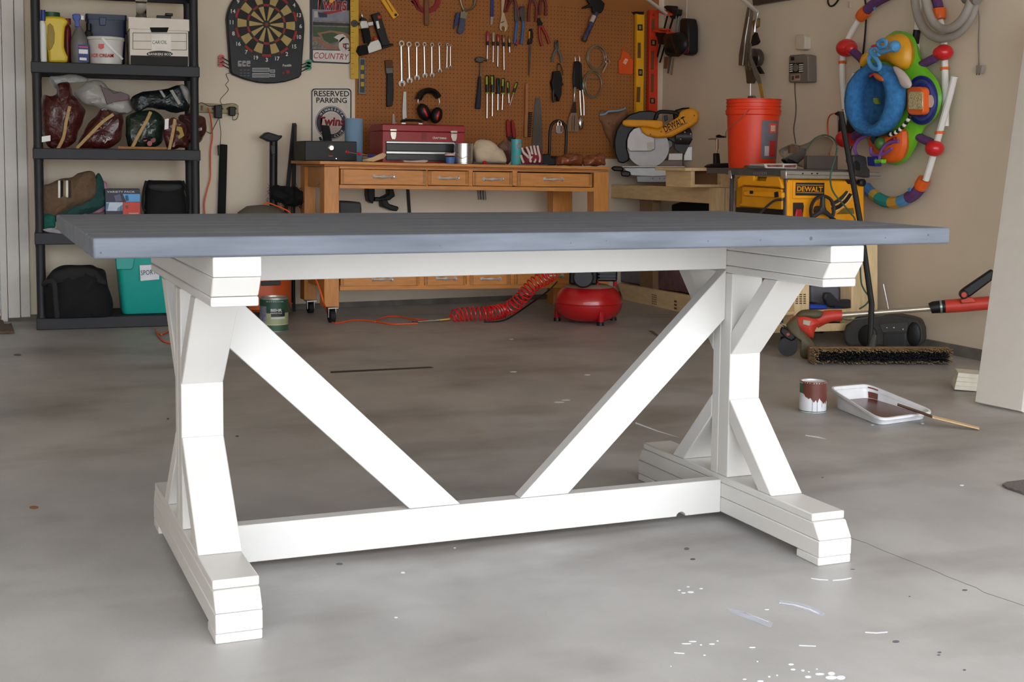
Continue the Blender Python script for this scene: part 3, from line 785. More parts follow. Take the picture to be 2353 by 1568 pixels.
obj('housing', b, mat((24, 24, 25), .5, var=.1), db, bev=.006)
b = B(); lathe(b, [(89 * kk, 0), (89 * kk, .003), (76 * kk, .0035), (76 * kk, .0005)], c0, PB.n, 48); obj('number_ring', b, mat((14, 14, 15), .5), db)
PALE, DGRN = mat((178, 152, 92), .6), mat((36, 44, 38), .6)
DBLK, DRED = mat((14, 13, 13), .6), mat((150, 36, 32), .6)
for i in range(20):
    a0 = -90 - 9 + 18 * i
    blk = i % 2 == 0
    for r0, r1, m_ in ((9, 41, DBLK if blk else PALE), (41.4, 46.6, DRED if blk else DGRN), (47, 68.5, DBLK if blk else PALE), (69, 75, DRED if blk else DGRN)):
        obj('segment', sector(c0 + PB.n * .004, PB.ex, PB.ez, PB.n, r0 * kk, r1 * kk, a0 + .35, a0 + 17.65, .0035), m_, db, smooth=False)
b = B(); lathe(b, [(9 * kk, 0.0005), (9 * kk, .005)], c0, PB.n, 20); obj('bull_ring', b, DGRN, db)
b = B(); lathe(b, [(3.6 * kk, .0052), (3.6 * kk, .006)], c0, PB.n, 16); obj('bullseye', b, DRED, db)
NUM = [3, 17, 2, 15, 10, 6, 13, 4, 18, 1, 20, 5, 12, 9, 14, 11, 8, 16, 7, 19]
for i, s in enumerate(NUM):
    t = math.radians(-90 + 18 * i)
    p = c0 + PB.ex * (82 * kk * math.cos(t)) + PB.ez * (82 * kk * math.sin(t) - 4.5 * kk) + PB.n * .0042
    text('number', str(s), PB.mat(p), WHT, db, height=9.5 * kk, align='CENTER', bold=.02)
for q in ([(580, 156), (619, 156), (619, 165), (580, 165)], [(580, 168), (619, 168), (619, 178), (580, 178)], [(620.5, 160), (632, 160), (632, 167), (620.5, 167)], [(620.5, 170), (632, 170), (632, 177), (620.5, 177)]):
    b = pp(PB, q, DO + .0015, .002); obj('display_bezel', b, mat((176, 176, 174), .5), db, smooth=False)
    q2 = [(q[0][0] + 1, q[0][1] + 1.2), (q[1][0] - 1, q[1][1] + 1.2), (q[2][0] - 1, q[2][1] - 1.2), (q[3][0] + 1, q[3][1] - 1.2)]
    b = pp(PB, q2, DO + .0022, .001); obj('display', b, mat((86, 84, 80), .3), db, smooth=False)
for u, v, r, m_ in ((661.6, 165, 4.2, DRED), (651, 167.5, 2, DRED)):
    b = pdisc(PB, u, v, r, DO + .004, .004, n=14); obj('button', b, m_, db)
for u in (554, 562.5, 571):
    for v in (161, 168, 174):
        b = pp(PB, [(u - 2.6, v - .6), (u + 2.6, v - .6), (u + 2.6, v + .6), (u - 2.6, v + .6)], DO + .001, .001); obj('button_print', b, mat((120, 120, 120), .6), db, smooth=False)
for u in (551, 561, 571):
    b = pp(PB, prect(u - 4.4, 139.5, u + 4.4, 153, 2), DO + .001, .001); obj('logo_block', b, mat((150, 146, 142), .6), db, smooth=False)
    b = pp(PB, prect(u - 1, 143 + (u - 551) * .2, u + 4.5, 146 + (u - 551) * .2, 1), DO + .0014, .001); obj('logo_block', b, mat((40, 40, 42), .6), db, smooth=False)
ptext('lettering', 'Franklin', PB, (649, 153.5), (670, 153), 6, WHT, db, off=DO + .001, shear=.3, bold=.02)
PINKD, GRND = mat((214, 104, 104), .5), mat((74, 158, 122), .5)
for side_, lab0, m_, L3 in (('left', 'pink', PINKD, ((508.8, 131, 527, 142), (508.8, 140, 526, 149.6), (508.8, 148.5, 526, 157))), ('right', 'green', GRND, ((710.4, 142, 692, 149.6), (709.3, 148.8, 692, 157), (709.3, 156, 692, 164.8)))):
    for i, (u, v, u1, v1) in enumerate(L3):
        t_ = thing('dart', '%s of the three darts with round %s flights beside the dartboard' % (('topmost', 'middle', 'lowest')[i], lab0), 'dart', PB.hit(u, v, .03), 'darts stored at the dartboard')
        b = ptube(PB, [(u, v), (u1, v1)], .022, .0028, n=6); obj('shaft', b, BLK, t_)
        b = B(); pdisc(PB, u, v, 7, .0235, .002, b, 16, 5.6); p, q = PB.hit(u - 6, v, .03), PB.hit(u + 6, v, .03)
        prism(b, [p + PB.n * .012, q + PB.n * .012, q - PB.n * .026, p - PB.n * .026], V((0, 0, .0015))); obj('flight', b, m_, t_)
# cable, power strip, adapters, orange cord
one('adapter_cable', ptube(PB, Z3((315, 775), (275, 790), (300, 855), (270, 900), (298, 955), (215, 1055), (232, 1110)), .006, .0018, n=6, sm=5), mat((96, 82, 60), .7), 'thin brown cable hanging from the dartboard to the power strip', 'cable')
st = thing('power_strip', 'beige power strip screwed to the wall beside the shelving', 'power strip', PB.hit(500, 260))
b = pp(PB, [(446, 236), (548, 241), (548, 262), (446, 258)], .028, .028); obj('body', b, mat((158, 144, 104), .5), st, bev=.004)
b = pp(PB, Z3((10, 1120), (32, 1122), (30, 1172), (8, 1170)), .033, .005); obj('switch', b, mat((96, 26, 22), .4), st, bev=.001)
for u in (489, 511, 522, 542):
    b = pdisc(PB, u, 250, 2.6, .0285, .0005, n=8); obj('socket', b, mat((80, 70, 50), .6), st)
one('adapter', pp(PB, Z3((160, 1115), (236, 1118), (234, 1255), (160, 1250)), .075, .045), BLK, 'tall black power adapter plugged into the power strip', 'adapter', bev=.004)
one('adapter', pp(PB, Z3((310, 1130), (378, 1132), (376, 1228), (345, 1232), (310, 1222)), .07, .04), BLK, 'squat black power adapter at the right end of the power strip', 'adapter', bev=.005)
one('adapter_cable', ptube(PB, Z3((345, 1230), (345, 1270), (385, 1262), (405, 1210), (402, 1195)), [.04, .03, .02, .012, .005], .0018, n=6, sm=5), RUB, 'short black lead looping from the right adapter', 'cable')
one('adapter_cable', ptube(PB, Z3((195, 1255), (145, 1350), (118, 1410), (85, 1405), (60, 1390)), [.06, .03, .02, .012, .01], .0018, n=6, sm=5), RUB, 'black lead running from the tall adapter behind the shelving', 'cable')
one('adapter_cable', ptube(PB, Z3((200, 1255), (218, 1400), (212, 1540)), [.06, .04, .06], .0018, n=6, sm=5), RUB, 'black lead dropping from the tall adapter to the black strip', 'cable')
one('white_cable', ptube(PB, Z3((-20, 1105), (20, 1088), (100, 1125), (240, 1110), (330, 1097), (385, 1108)), .034, .0016, n=6, sm=5), RUB, 'black lead draped along the top of the power strip', 'cable')
one('extension_cord', ptube(PB, [(478, 249), (482, 262), (486, 285), (488, 315), (484, 345), (483.5, 380), (483, 410), (475, 440), (469, 470), (471, 500), (476, 560)], [.05, .07, .03, .02, .02, .02, .02, .02, .02, .02, .02], .0042, n=8, sm=5), ORNG, 'orange extension cord hanging down the wall beside the shelving', 'cord')
# the two tin signs
s1 = thing('tin_sign', 'navy bordered baseball sign reading COUNTRY with a ballpark picture', 'sign', PB.hit(758, 147))
px = [(712, -40), (806, -40), (806, 142), (803, 146), (799, 147.5), (720, 144), (714, 141), (712, 135)]
NAVY = mat((26, 28, 46), .4)
b = pp(PB, px, .004, .003); obj('plate', b, NAVY, s1)
for q, m_ in (([(717.5, 21), (803.5, 24), (803.5, 115), (717.5, 113)], mat((120, 112, 108), .5, var=.3, sc=60)),
              ([(718, 22), (803, 25), (803, 50), (718, 46)], mat((128, 128, 138), .5, var=.2)), ([(719, 50), (803, 54), (803, 60), (719, 58)], mat((44, 44, 44), .5, var=.4, sc=80)),
              ([(719, 60), (803, 63), (803, 88), (719, 84)], mat((58, 80, 52), .5, var=.2)), ([(728, 76), (760, 70), (790, 74), (803, 80), (803, 90), (770, 94), (740, 88)], mat((150, 104, 72), .5)),
              ([(738, 78), (764, 74), (782, 80), (776, 96), (758, 100), (744, 92)], mat((56, 78, 46), .5)), ([(719, 84), (736, 90), (765, 106), (800, 108), (800, 113), (719, 112)], mat((146, 98, 70), .5, var=.2)), ([(719, 90), (740, 102), (750, 112), (719, 112)], mat((120, 110, 104), .5, var=.5, sc=120)), ([(730, 28), (752, 30), (752, 40), (734, 40)], mat((44, 46, 66), .5)), ([(722, 25), (730, 26), (730, 40), (722, 40)], mat((190, 178, 160), .5))):
    zo_ = globals().get('zo_', .0044) + .00008; b = pp(PB, q, zo_, .0004); obj('picture', b, m_, s1, smooth=False)
b = pp(PB, [(719, 115), (804, 117), (804, 142), (800, 144), (722, 140.5), (719, 137)], .005, .0006); obj('name_band', b, mat((214, 206, 196), .5), s1, smooth=False)
ptext('lettering', 'COUNTRY', PB, (721, 134), (802, 138), 14, mat((168, 40, 46), .5), s1, off=.0056, shear=.28)
b = pp(PB, ell(791, 103, 13, 18, 20), .0058, .0008); obj('baseball_print', b, mat((204, 196, 186), .5), s1, smooth=False)
b = pp(PB, [(767, 86), (776, 80), (788, 78), (796, 84), (786, 92), (779, 98), (777, 91)], .0058, .0008); obj('baseball_print', b, mat((204, 196, 186), .5), s1, smooth=False)
ptext('lettering', 'C', PB, (788, 112), (802, 112.5), 13, mat((168, 40, 46), .5), s1, off=.0066, bold=.02)
ptext('lettering', 'T', PB, (787.5, 114), (802, 114.5), 14, NAVY, s1, off=.0072)
ptext('lettering', 'Twins', PB, (725, 24), (798, 26), 34, WHT, s1, off=.005, shear=.12, bold=.045)
ptext('lettering', 'Twins', PB, (726, 23), (797, 25), 32, mat((160, 36, 42), .5), s1, off=.0058, shear=.12, bold=.02)
b = pp(PB, [(740, 27), (786, 23), (786, 26), (754, 33)], .006, .0006); obj('underline', b, mat((160, 36, 42), .5), s1, smooth=False)
s2 = thing('tin_sign', 'white RESERVED PARKING sign with a round baseball club emblem', 'sign', PB.hit(761, 340))
b = pp(PB, prect(713.5, 201.5, 809.5, 345, 9, 5), .004, .003); obj('plate', b, mat((214, 204, 190), .45), s2)
b = B(); P = PB.pts(prect(715.5, 203.5, 807.5, 343, 8, 5), .0046)
Q = PB.pts(prect(717.8, 206, 805, 341, 7, 5), .0046); n = len(P)
vs = [b.verts.new(p) for p in P]; ws = [b.verts.new(p) for p in Q]
for i in range(n): b.faces.new((vs[i], vs[(i + 1) % n], ws[(i + 1) % n], ws[i]))
obj('border', b, INK, s2, smooth=False, solid=.0005)
ptext('lettering', 'RESERVED', PB, (722, 221.5), (802.5, 222), 13, INK, s2, off=.0046, bold=.012)
ptext('lettering', 'PARKING', PB, (727, 236.5), (797, 237), 12.5, INK, s2, off=.0046, bold=.012)
rc = PB.hit(761.5, 282, .0046); k2 = (PB.hit(761.5, 282, .0046) - PB.hit(761.5, 292, .0046)).z / 10
for r, m_, z in ((38.5, NAVY, .0006), (37.3, WHT, .0008), (36.3, mat((38, 42, 58), .45), .001), (26, WHT, .0013), (25, mat((196, 178, 168), .45), .0016)):
    b = B(); lathe(b, [(r * k2, 0), (r * k2, z)], rc, PB.n, 40); obj('roundel', b, m_, s2, smooth=False)
arc_letters('MINNESOTA', PB, rc, 28.4 * k2, 150, 25, 5.8 * k2, WHT, s2, off=.002)
arc_letters('BALL CLUB', PB, rc, 28.4 * k2, 218, 330, 5.8 * k2, WHT, s2, off=.002, flip=True)
ptext('lettering', 'Twins', PB, (731, 289), (792, 290), 21, NAVY, s2, off=.0066, shear=.12, bold=.035)
ptext('lettering', 'Twins', PB, (732, 288.5), (791, 289.5), 20, mat((160, 36, 42), .5), s2, off=.0074, shear=.12, bold=.012)

# ------------------------------------------------------------ pegboard and its tools
pg0, pg1 = PB.loc(816, 150)[0], PB.loc(1512, 60)[0]
pgb = thing('pegboard', 'orange brown hardboard pegboard covering the wall behind the workbench', 'pegboard', PB.at((pg0 + pg1) / 2, .93))
b = B(); obox(b, PB.at(pg0, .93, 0.0005), PB.ex * (pg1 - pg0), PB.n * .006, V((0, 0, 1.24)))
obj('board', b, mat((158, 98, 46), .7, var=.08, sc=5), pgb, smooth=False)
b = B()
nx, nzr = int((pg1 - pg0) / .0254), int(1.0 / .0254)
for i in range(nx):
    for j in range(nzr):
        p = PB.at(pg0 + .016 + i * .0254, .945 + j * .0254, .0066)
        f = [b.verts.new(p + PB.ex * (.0032 * math.cos(t * math.pi / 3)) + PB.ez * (.0032 * math.sin(t * math.pi / 3))) for t in range(6)]
        b.faces.new(f)
obj('peg_holes', b, mat((58, 30, 14), .9), pgb, smooth=False, kind='stuff')
def hang(name, label, cat, u, v, group='tools on the pegboard'): return thing(name, label, cat, PB.hit(u, v, .007), group)
one('folding_rule', pp(PB, [(756, -20), (786, -20), (762, 7.5), (757, 5)], .02, .006), YEL, 'yellow tool tip poking down over the baseball sign', 'ruler', 'tools on the pegboard')
rl = hang('yardstick', 'long yellow yardstick hanging at the left edge of the pegboard', 'ruler', 815, 181)
b = pp(PB, [(805, -40), (824, -40), (824, 181), (806, 181)], .03, .006); obj('blade', b, mat((208, 164, 44), .55, var=.06), rl)
b = pdisc(PB, 814.5, 54, 8.5, .0315, .0015, n=16); obj('sticker', b, mat((70, 62, 52), .6, var=.5, sc=90), rl)
for k in range(16):
    v_ = -10 + k * 12
    b = pp(PB, [(806.5, v_), (810 + (k % 2) * 4, v_), (810 + (k % 2) * 4, v_ + .9), (806.5, v_ + .9)], .0305, .0004); obj('tick_mark', b, mat((120, 84, 20), .6), rl, smooth=False)
lv = hang('torpedo_level', 'short grey spirit level with three yellow vials', 'level', 833, 217)
b = pp(PB, Z3((1685, 615), (1755, 618), (1755, 1000), (1683, 995)), .028, .02); obj('frame', b, mat((128, 130, 130), .45), lv, bev=.003)
b = pp(PB, Z3((1697, 628), (1744, 630), (1744, 985), (1694, 980)), .029, .002); obj('web', b, mat((52, 58, 56), .5), lv)
for y in (715, 810, 893):
    b = pp(PB, Z3((1702, y - 25), (1738, y - 25), (1738, y + 25), (1702, y + 25)), .031, .002); obj('vial', b, mat((186, 150, 40), .2), lv, bev=.002)
# brad nailer
na = hang('brad_nailer', 'black and silver brad nailer hanging nose down', 'nailer', 850, 128)
for nm, q, o, th, m_ in (('magazine', ((268, 165), (358, 135), (472, 510), (385, 520)), .06, .03, BLK), ('grip', ((160, 320), (240, 318), (262, 455), (195, 490)), .065, .035, BLKM), ('motor', ((132, 262), (146, 232), (216, 230), (236, 300), (226, 318), (148, 326)), .07, .05, STEEL),
                     ('nose_cone', ((138, 238), (152, 192), (200, 205), (218, 236)), .06, .03, BLK), ('air_fitting', ((145, 145), (158, 145), (178, 200), (154, 200)), .055, .015, CHROME), ('head', ((215, 530), (250, 470), (340, 440), (372, 492), (386, 556), (232, 608)), .07, .05, STEEL),
                     ('end_cap', ((114, 575), (134, 515), (195, 500), (224, 530), (230, 606), (150, 626)), .075, .06, BLKM), ('trigger', ((290, 420), (332, 414), (344, 485), (306, 490)), .06, .015, REDP), ('nose', ((385, 520), (470, 490), (512, 492), (512, 512), (384, 554)), .055, .02, BLK), ('bridge', ((216, 246), (286, 238), (290, 290), (226, 298)), .055, .02, STEEL),
                     ('label_print', ((312, 240), (340, 234), (358, 316), (330, 324)), .0615, .001, WHT), ('label_print', ((330, 180), (362, 172), (372, 205), (342, 214)), .0615, .001, REDP)):
    b = pp(PB, Z4(*q), o, th); obj(nm, b, m_, na, bev=.0 if 'label' in nm else .004)
sq = hang('rafter_square', 'yellow rafter square with a slot, hanging point down', 'square', 905, 43)
b = pp(PB, Z4((300, -110), (380, -110), (575, 170), (510, 216)), .03, .012); obj('blade', b, YEL, sq, bev=.002)
b = pp(PB, Z4((400, -30), (408, -36), (506, 130), (500, 136)), .031, .0015); obj('slot', b, mat((120, 66, 14), .6), sq)
b = pdisc(PB, *Z4((536, 168))[0], 3.4, .031, .001, n=10); obj('badge', b, BLK, sq)
ce_ = hang('club_emblem', 'red letter C cut-out with a wooden handle across it', 'emblem', 980, 58)
O = ell(890, 0, 150, 152, 18, -8, 188); I = ell(890, -6, 96, 104, 18, -8, 188)
b = pp(PB, Z4(*O, (708, 14), *reversed(I)), .018, .008); obj('letter', b, mat((140, 26, 24), .5), ce_, smooth=False)
b = pp(PB, Z4((862, -120), (914, -120), (914, 290), (864, 284)), .04, .02); obj('handle', b, mat((120, 74, 44), .5), ce_, bev=.005)
gp = hang('locking_pliers', 'locking pliers with blue grips and a curved steel jaw', 'pliers', 1060, 76)
b = B(); ptube(PB, Z4((1255, -60), (1275, 40), (1300, 110), (1320, 190)), .03, .006, b, 6, 3); ptube(PB, Z4((1440, -60), (1425, 40), (1395, 95), (1330, 115), (1290, 120)), .03, .008, b, 6, 3); pp(PB, Z4((1270, 130), (1345, 140), (1330, 215), (1260, 205)), .036, .014, b); obj('jaws', b, mat((140, 134, 110), .4, metal=.8), gp)
for q, m_ in ((((1222, 140), (1264, 150), (1238, 262), (1188, 330)), mat((44, 60, 110), .5)), (((1266, 200), (1326, 210), (1312, 330), (1290, 375), (1262, 388), (1232, 362)), mat((72, 76, 100), .5))):
    b = pp(PB, Z4(*q), .04, .018); obj('grip', b, m_, gp, bev=.004)
pb_ = hang('paint_brush', 'black handled brush with stiff brown bristles pointing up', 'brush', 895, 246)
b = pp(PB, Z4((440, 820), (506, 815), (516, 1000), (512, 1120), (500, 1196), (436, 1204), (438, 1000)), .03, .018); obj('handle', b, BLK, pb_, bev=.005)
b = pp(PB, Z4((424, 762), (504, 760), (508, 826), (432, 830)), .032, .022); obj('ferrule', b, DSTEEL, pb_, bev=.002)
b = pp(PB, Z4((418, 680), (450, 674), (500, 676), (504, 764), (424, 766)), .03, .018); obj('bristles', b, mat((96, 66, 44), .9, var=.3, sc=90, stretch=(8, 8, 1)), pb_, bev=.002)
# the row of combination wrenches
WR = [((600, 490), 35, (607, 940), 37), ((683, 500), 32, (693, 905), 33), ((775, 500), 31, (775, 875), 32), ((858, 500), 26, (865, 850), 29), ((943, 505), 25, (945, 845), 28), ((1028, 500), 22, (1033, 795), 24), ((1117, 505), 19, (1113, 765), 16), ((1152, 512), 15, (1152, 748), 14)]
WORD = ['largest wrench at the left end', 'second wrench from the left', 'third wrench from the left', 'fourth wrench from the left', 'fourth wrench from the right end', 'third wrench from the right end', 'second smallest wrench', 'smallest wrench at the right end']
for i, ((x, y), r, (x1, y1), r1) in enumerate(WR):
    t_ = hang('wrench', '%s of the row of steel wrenches' % WORD[i], 'wrench', 800 + x1 / 4.9, y1 / 4.9, 'row of combination wrenches')
    u, v = Z4((x, y))[0]; c = PB.hit(u, v, .02); k = (PB.hit(u, v, .02) - PB.hit(u, v + 10, .02)).z / 10
    R = r / 4.9 * k
    b = B(); lathe(b, [(R * .52, -.004), (R, -.004), (R, .004), (R * .52, .004), (R * .52, -.004)], c, PB.n, 16, False); obj('ring_end', b, CHROME, t_)
    b = B(); tube(b, PB.pts(Z4((x, y + r * .9), (x1, y1 - r1 * .7)), .02), R * .36, 6, 0, flat=(PB.n, .6)); obj('shank', b, STEEL, t_)
    jaw = [(x1 + r1 * 1.05 * math.cos(math.radians(a)), y1 + r1 * 1.05 * math.sin(math.radians(a))) for a in range(-250, 71, 20)]
    jin = [(x1 + r1 * .42, y1 + r1 * .5), (x1 + r1 * .42, y1), (x1, y1 - r1 * .3), (x1 - r1 * .42, y1), (x1 - r1 * .42, y1 + r1 * .5)]
    b = pp(PB, Z4(*jaw, *jin), .0205, .006); obj('open_end', b, STEEL, t_)
one('scraper', pp(PB, Z4((622, 1030), (655, 1032), (658, 1300), (664, 1325), (640, 1330), (650, 1362), (612, 1340), (612, 1240)), .02, .006), STEEL, 'slim steel scraper hanging left of the earmuffs', 'scraper', 'tools on the pegboard', bev=.001)
em = hang('earmuffs', 'black ear protectors with red stripes', 'earmuffs', 990, 285)
b = B(); tube(b, PB.pts(Z4((790, 1118), (820, 1058), (870, 1025), (915, 1020), (975, 1042), (1018, 1096)), .05), .019, 6, 4, flat=(PB.n, 1.6)); obj('headband', b, BLK, em)
b = B(); ptube(PB, Z4((1020, 1100), (1030, 1160), (1000, 1215)), .05, .003, b, 6, 3); ptube(PB, Z4((790, 1118), (790, 1160), (820, 1200)), .05, .003, b, 6, 3); obj('wire', b, STEEL, em)
for cx, cy, rx, ry, ro, of in ((852, 1265, 66, 105, -22, .06), (992, 1300, 62, 96, 14, .08)):
    b = pillow(PB, Z4(*ell(cx, cy, rx, ry, 16, 0, 360, ro)), of, .04, sh=.4, k=0); obj('cup', b, BLK, em)
    s_ = math.radians(ro); q = [(cx + 20 - math.sin(-s_) * t * ry * .8 * -1, cy + math.cos(s_) * t * ry * .8) for t in (-1, -.5, 0, .5, 1)]
    b = ptube(PB, Z4(*q), [of + .018, of + .034, of + .039, of + .034, of + .018], .008, n=6, sm=3, flat=(PB.n, .5)); obj('red_stripe', b, REDP, em)
one('putty_knife', pp(PB, Z4((502, 1285), (520, 1285), (528, 1368), (550, 1386), (498, 1400)), .02, .006), mat((176, 164, 152), .5), 'small white putty knife behind the red tool box', 'scraper', 'tools on the pegboard')
mk = hang('scratch_awl', 'blue handled scratch awl with a tapered steel blade', 'awl', 1130, 57)
b = pp(PB, Z5((335, -60), (370, -60), (368, 186), (332, 184)), .022, .012); obj('handle', b, mat((44, 56, 120), .5), mk, bev=.003)
b = pp(PB, Z5((332, 186), (362, 188), (350, 272), (328, 282)), .02, .006); obj('blade', b, STEEL, mk)
aw = hang('adjustable_wrench', 'bright steel adjustable wrench hanging jaw down', 'wrench', 1158, 73)
b = pp(PB, Z5((452, -60), (492, -60), (488, 150), (512, 230), (527, 290), (518, 335), (486, 362), (494, 310), (470, 292), (452, 318), (466, 352), (440, 340), (433, 300), (444, 235), (456, 160)), .028, .012); obj('body', b, mat((206, 184, 150), .35, metal=.6), aw, bev=.002)
b = pp(PB, Z5((446, 250), (480, 236), (486, 246), (450, 262)), .03, .004); obj('knurl', b, DSTEEL, aw)
DR = mat((110, 24, 22), .5)
def pliers(lab, name, head, grips, m_, hm=DSTEEL, r=.009, off=.035):
    us = [p for g in grips for p in g]
    t_ = hang(name, lab, 'pliers', 1060 + us[-1][0] / 4.9, max(p[1] for p in us) / 4.9)
    b = pp(PB, Z5(*head), off, .012); obj('jaws', b, hm, t_, bev=.002)
    for g in grips:
        b = ptube(PB, Z5(*g), off - .004, r, n=8, sm=3); obj('grip', b, m_, t_)
pliers('large slip joint pliers with long bright blue grips', 'slip_joint_pliers', ((600, 20), (622, 10), (650, 120), (668, 70), (716, 66), (722, 180), (716, 240), (680, 244), (668, 190), (640, 244), (608, 240)), [((628, 244), (616, 330), (608, 420), (602, 490)), ((698, 240), (694, 330), (684, 420), (676, 495))], mat((36, 98, 160), .5))
pliers('dark red handled pliers left of the blue ones', 'pliers', ((480, -60), (640, -60), (600, 0), (560, 20), (520, 0)), [((560, 10), (530, 60), (508, 130)), ((600, 0), (630, 90), (652, 190)), ((510, 0), (498, 70), (486, 140))], DR)
pliers('long nosed pliers with dark red handles reaching lowest of the pair', 'pliers', ((770, -60), (840, -60), (830, 20), (800, 30), (772, 20)), [((786, 0), (766, 70), (760, 150), (758, 245)), ((822, 0), (846, 80), (842, 160), (838, 245))], DR)
pliers('short dark red handled pliers right of the long nosed pair', 'pliers', ((890, -60), (945, -60), (940, 10), (898, 10)), [((900, 0), (886, 60), (886, 170)), ((938, 0), (952, 70), (948, 175))], DR)
pliers('black headed pliers with spread red grips', 'cutting_pliers', ((868, 205), (884, 196), (900, 235), (922, 262), (904, 305), (872, 290), (864, 250)), [((888, 290), (878, 350), (888, 430), (908, 520)), ((900, 290), (940, 360), (966, 420), (990, 495))], mat((150, 34, 26), .5), BLK)
pliers('small grey needle nose pliers', 'needle_nose_pliers', ((1056, 450), (1066, 448), (1076, 500), (1084, 450), (1094, 452), (1098, 520), (1090, 560), (1064, 560), (1056, 520)), [((1068, 555), (1046, 600), (1030, 650), (1026, 698)), ((1084, 555), (1110, 600), (1122, 650), (1126, 698))], mat((96, 96, 96), .6))
# two racks of screwdrivers
def driver(lab, x, y0, y1, y2, hm, cm, group, dx=0, r=.0105, collar=None):
    t_ = hang('screwdriver', lab, 'screwdriver', 1060 + (x + dx) / 4.9, y2 / 4.9, group)
    f = lambda y: x + dx * (y - y0) / max(y2 - y0, 1)
    b = ptube(PB, Z5((f(y0), y0), (f(y0) , y0 + 8), (f((y0 + y1) / 2), (y0 + y1) / 2), (f(y1), y1)), .03, [r * .75, r * .95, r, r * .85], n=10); obj('handle', b, hm, t_)
    if collar:
        b = ptube(PB, Z5((f(y1), y1), (f(collar), collar)), .03, r * .8, n=10); obj('collar', b, cm, t_)
    else:
        b = ptube(PB, Z5((f(y0) - 5, y0 + 12), (f((y0 + y1) / 2) - 5, (y0 + y1) / 2)), .036, r * .62, n=8); obj('grip_insert', b, cm, t_)
        b = ptube(PB, Z5((f(y1 - 14), y1 - 14), (f(y1), y1)), .03, r * 1.15, n=10); obj('flange', b, cm, t_)
    b = ptube(PB, Z5((f(collar or y1), collar or y1), (f(y2), y2)), .03, r * .34, n=8); obj('shaft', b, STEEL, t_)
CLR = mat((196, 170, 140), .15, trans=.4)
for i, (x, y0, y1, y2, m_, lab) in enumerate(((300, 355, 465, 665, mat((176, 60, 70), .25, trans=.2), 'pink handled screwdriver, first in the clear handled row'), (362, 368, 470, 700, CLR, 'clear handled screwdriver with a black collar, second in the row'), (415, 386, 472, 750, mat((170, 44, 34), .25, trans=.2), 'red handled screwdriver in the clear handled row'), (476, 392, 476, 785, mat((160, 90, 66), .2, trans=.3), 'amber handled screwdriver with the longest thin shaft'), (540, 412, 482, 590, mat((150, 116, 66), .2, trans=.3), 'short amber handled screwdriver'))):
    driver(lab, x, y0, y1, y2, m_, BLK, 'clear handled screwdrivers', -8 if i == 0 else 6 if i > 2 else -4, collar=y1 + 45)
driver('tiny red handled screwdriver tilted at the end of the clear row', 636, 455, 500, 548, REDP, BLK, 'clear handled screwdrivers', -38, .007, collar=515)
GRNS = mat((150, 158, 40), .5)
for i, (x, y0, y1, y2, lab, dx, r) in enumerate(((292, 850, 1055, 1330, 'longest green and black screwdriver, at the hammer end of its row', -2, .0125), (352, 850, 1055, 1308, 'second long green and black screwdriver from the hammer', -3, .0125), (414, 880, 1058, 1240, 'all dark handled screwdriver in the green row', -2, .0115), (474, 880, 1060, 1238, 'fourth green and black screwdriver from the hammer', -14, .0115), (526, 915, 1062, 1160, 'short green and black screwdriver, fifth in its row', 12, .009), (626, 925, 1060, 1188, 'green and black screwdriver tilting to the left at the end of its row', -80, .0095))):
    driver(lab, x, y0, y1, y2, mat((30, 32, 28), .5), GRNS if i != 2 else BLK, 'green handled screwdrivers', dx, r)
hm = hang('hammer', 'hammer with a dark blue handle hanging head up', 'hammer', 1100, 251)
b = pp(PB, Z5((164, 668), (178, 645), (206, 640), (262, 650), (288, 668), (296, 694), (262, 682), (232, 706), (206, 706), (172, 694)), .04, .022); obj('head', b, DSTEEL, hm, bev=.004)
b = ptube(PB, Z5((224, 700), (214, 870)), .03, .006, n=8); obj('shaft', b, mat((120, 96, 70), .5), hm)
b = pp(PB, Z5((204, 858), (226, 858), (230, 1050), (222, 1228), (164, 1226), (186, 1050)), .042, .024); obj('grip', b, mat((32, 34, 54), .6), hm, bev=.006)
ks = hang('keyhole_saw', 'keyhole saw with a black and yellow handle', 'saw', 1217, 174)
b = pp(PB, Z5((776, 325), (804, 322), (812, 400), (800, 490), (760, 505), (752, 485), (770, 420)), .034, .018); obj('handle', b, BLK, ks, bev=.004)
b = pp(PB, Z5((764, 350), (776, 350), (774, 425), (764, 440)), .036, .01); obj('handle_insert', b, YEL, ks, bev=.002)
b = pp(PB, Z5((764, 508), (790, 508), (768, 852), (756, 848)), .026, .003); obj('blade', b, DSTEEL, ks)
wbr = hang('wire_brush', 'wooden wire brush with dark bristles', 'brush', 1212, 315)
b = pp(PB, Z5((728, 940), (745, 932), (762, 945), (756, 1250), (745, 1552), (712, 1545), (724, 1250)), .03, .018); obj('handle', b, mat((170, 110, 66), .6), wbr, bev=.003)
for k in range(14):
    y = 1262 + k * 20.5
    b = pp(PB, Z5((768 - k * 1.6, y), (802 - k * 1.4, y + 2), (800 - k * 1.4, y + 15), (766 - k * 1.6, y + 13)), .03, .016); obj('bristle_row', b, mat((40, 34, 30), .9), wbr)
b = pp(PB, Z5((748, 1290), (768, 1262), (746, 1550), (735, 1550)), .028, .014); obj('bristle_block', b, mat((60, 46, 34), .9), wbr)
one('hand_saw', pp(PB, [(1230.5, 225.5), (1241, 224.5), (1244, 260), (1246, 300), (1247, 349), (1222, 349), (1224, 300), (1227, 260)], .016, .003), mat((110, 102, 98), .45, metal=.7), 'grey steel saw blade standing against the pegboard', 'saw', 'tools on the pegboard')
dg = hang('glue_gun', 'black corded glue gun hanging by its loop', 'glue gun', 1280, 236)
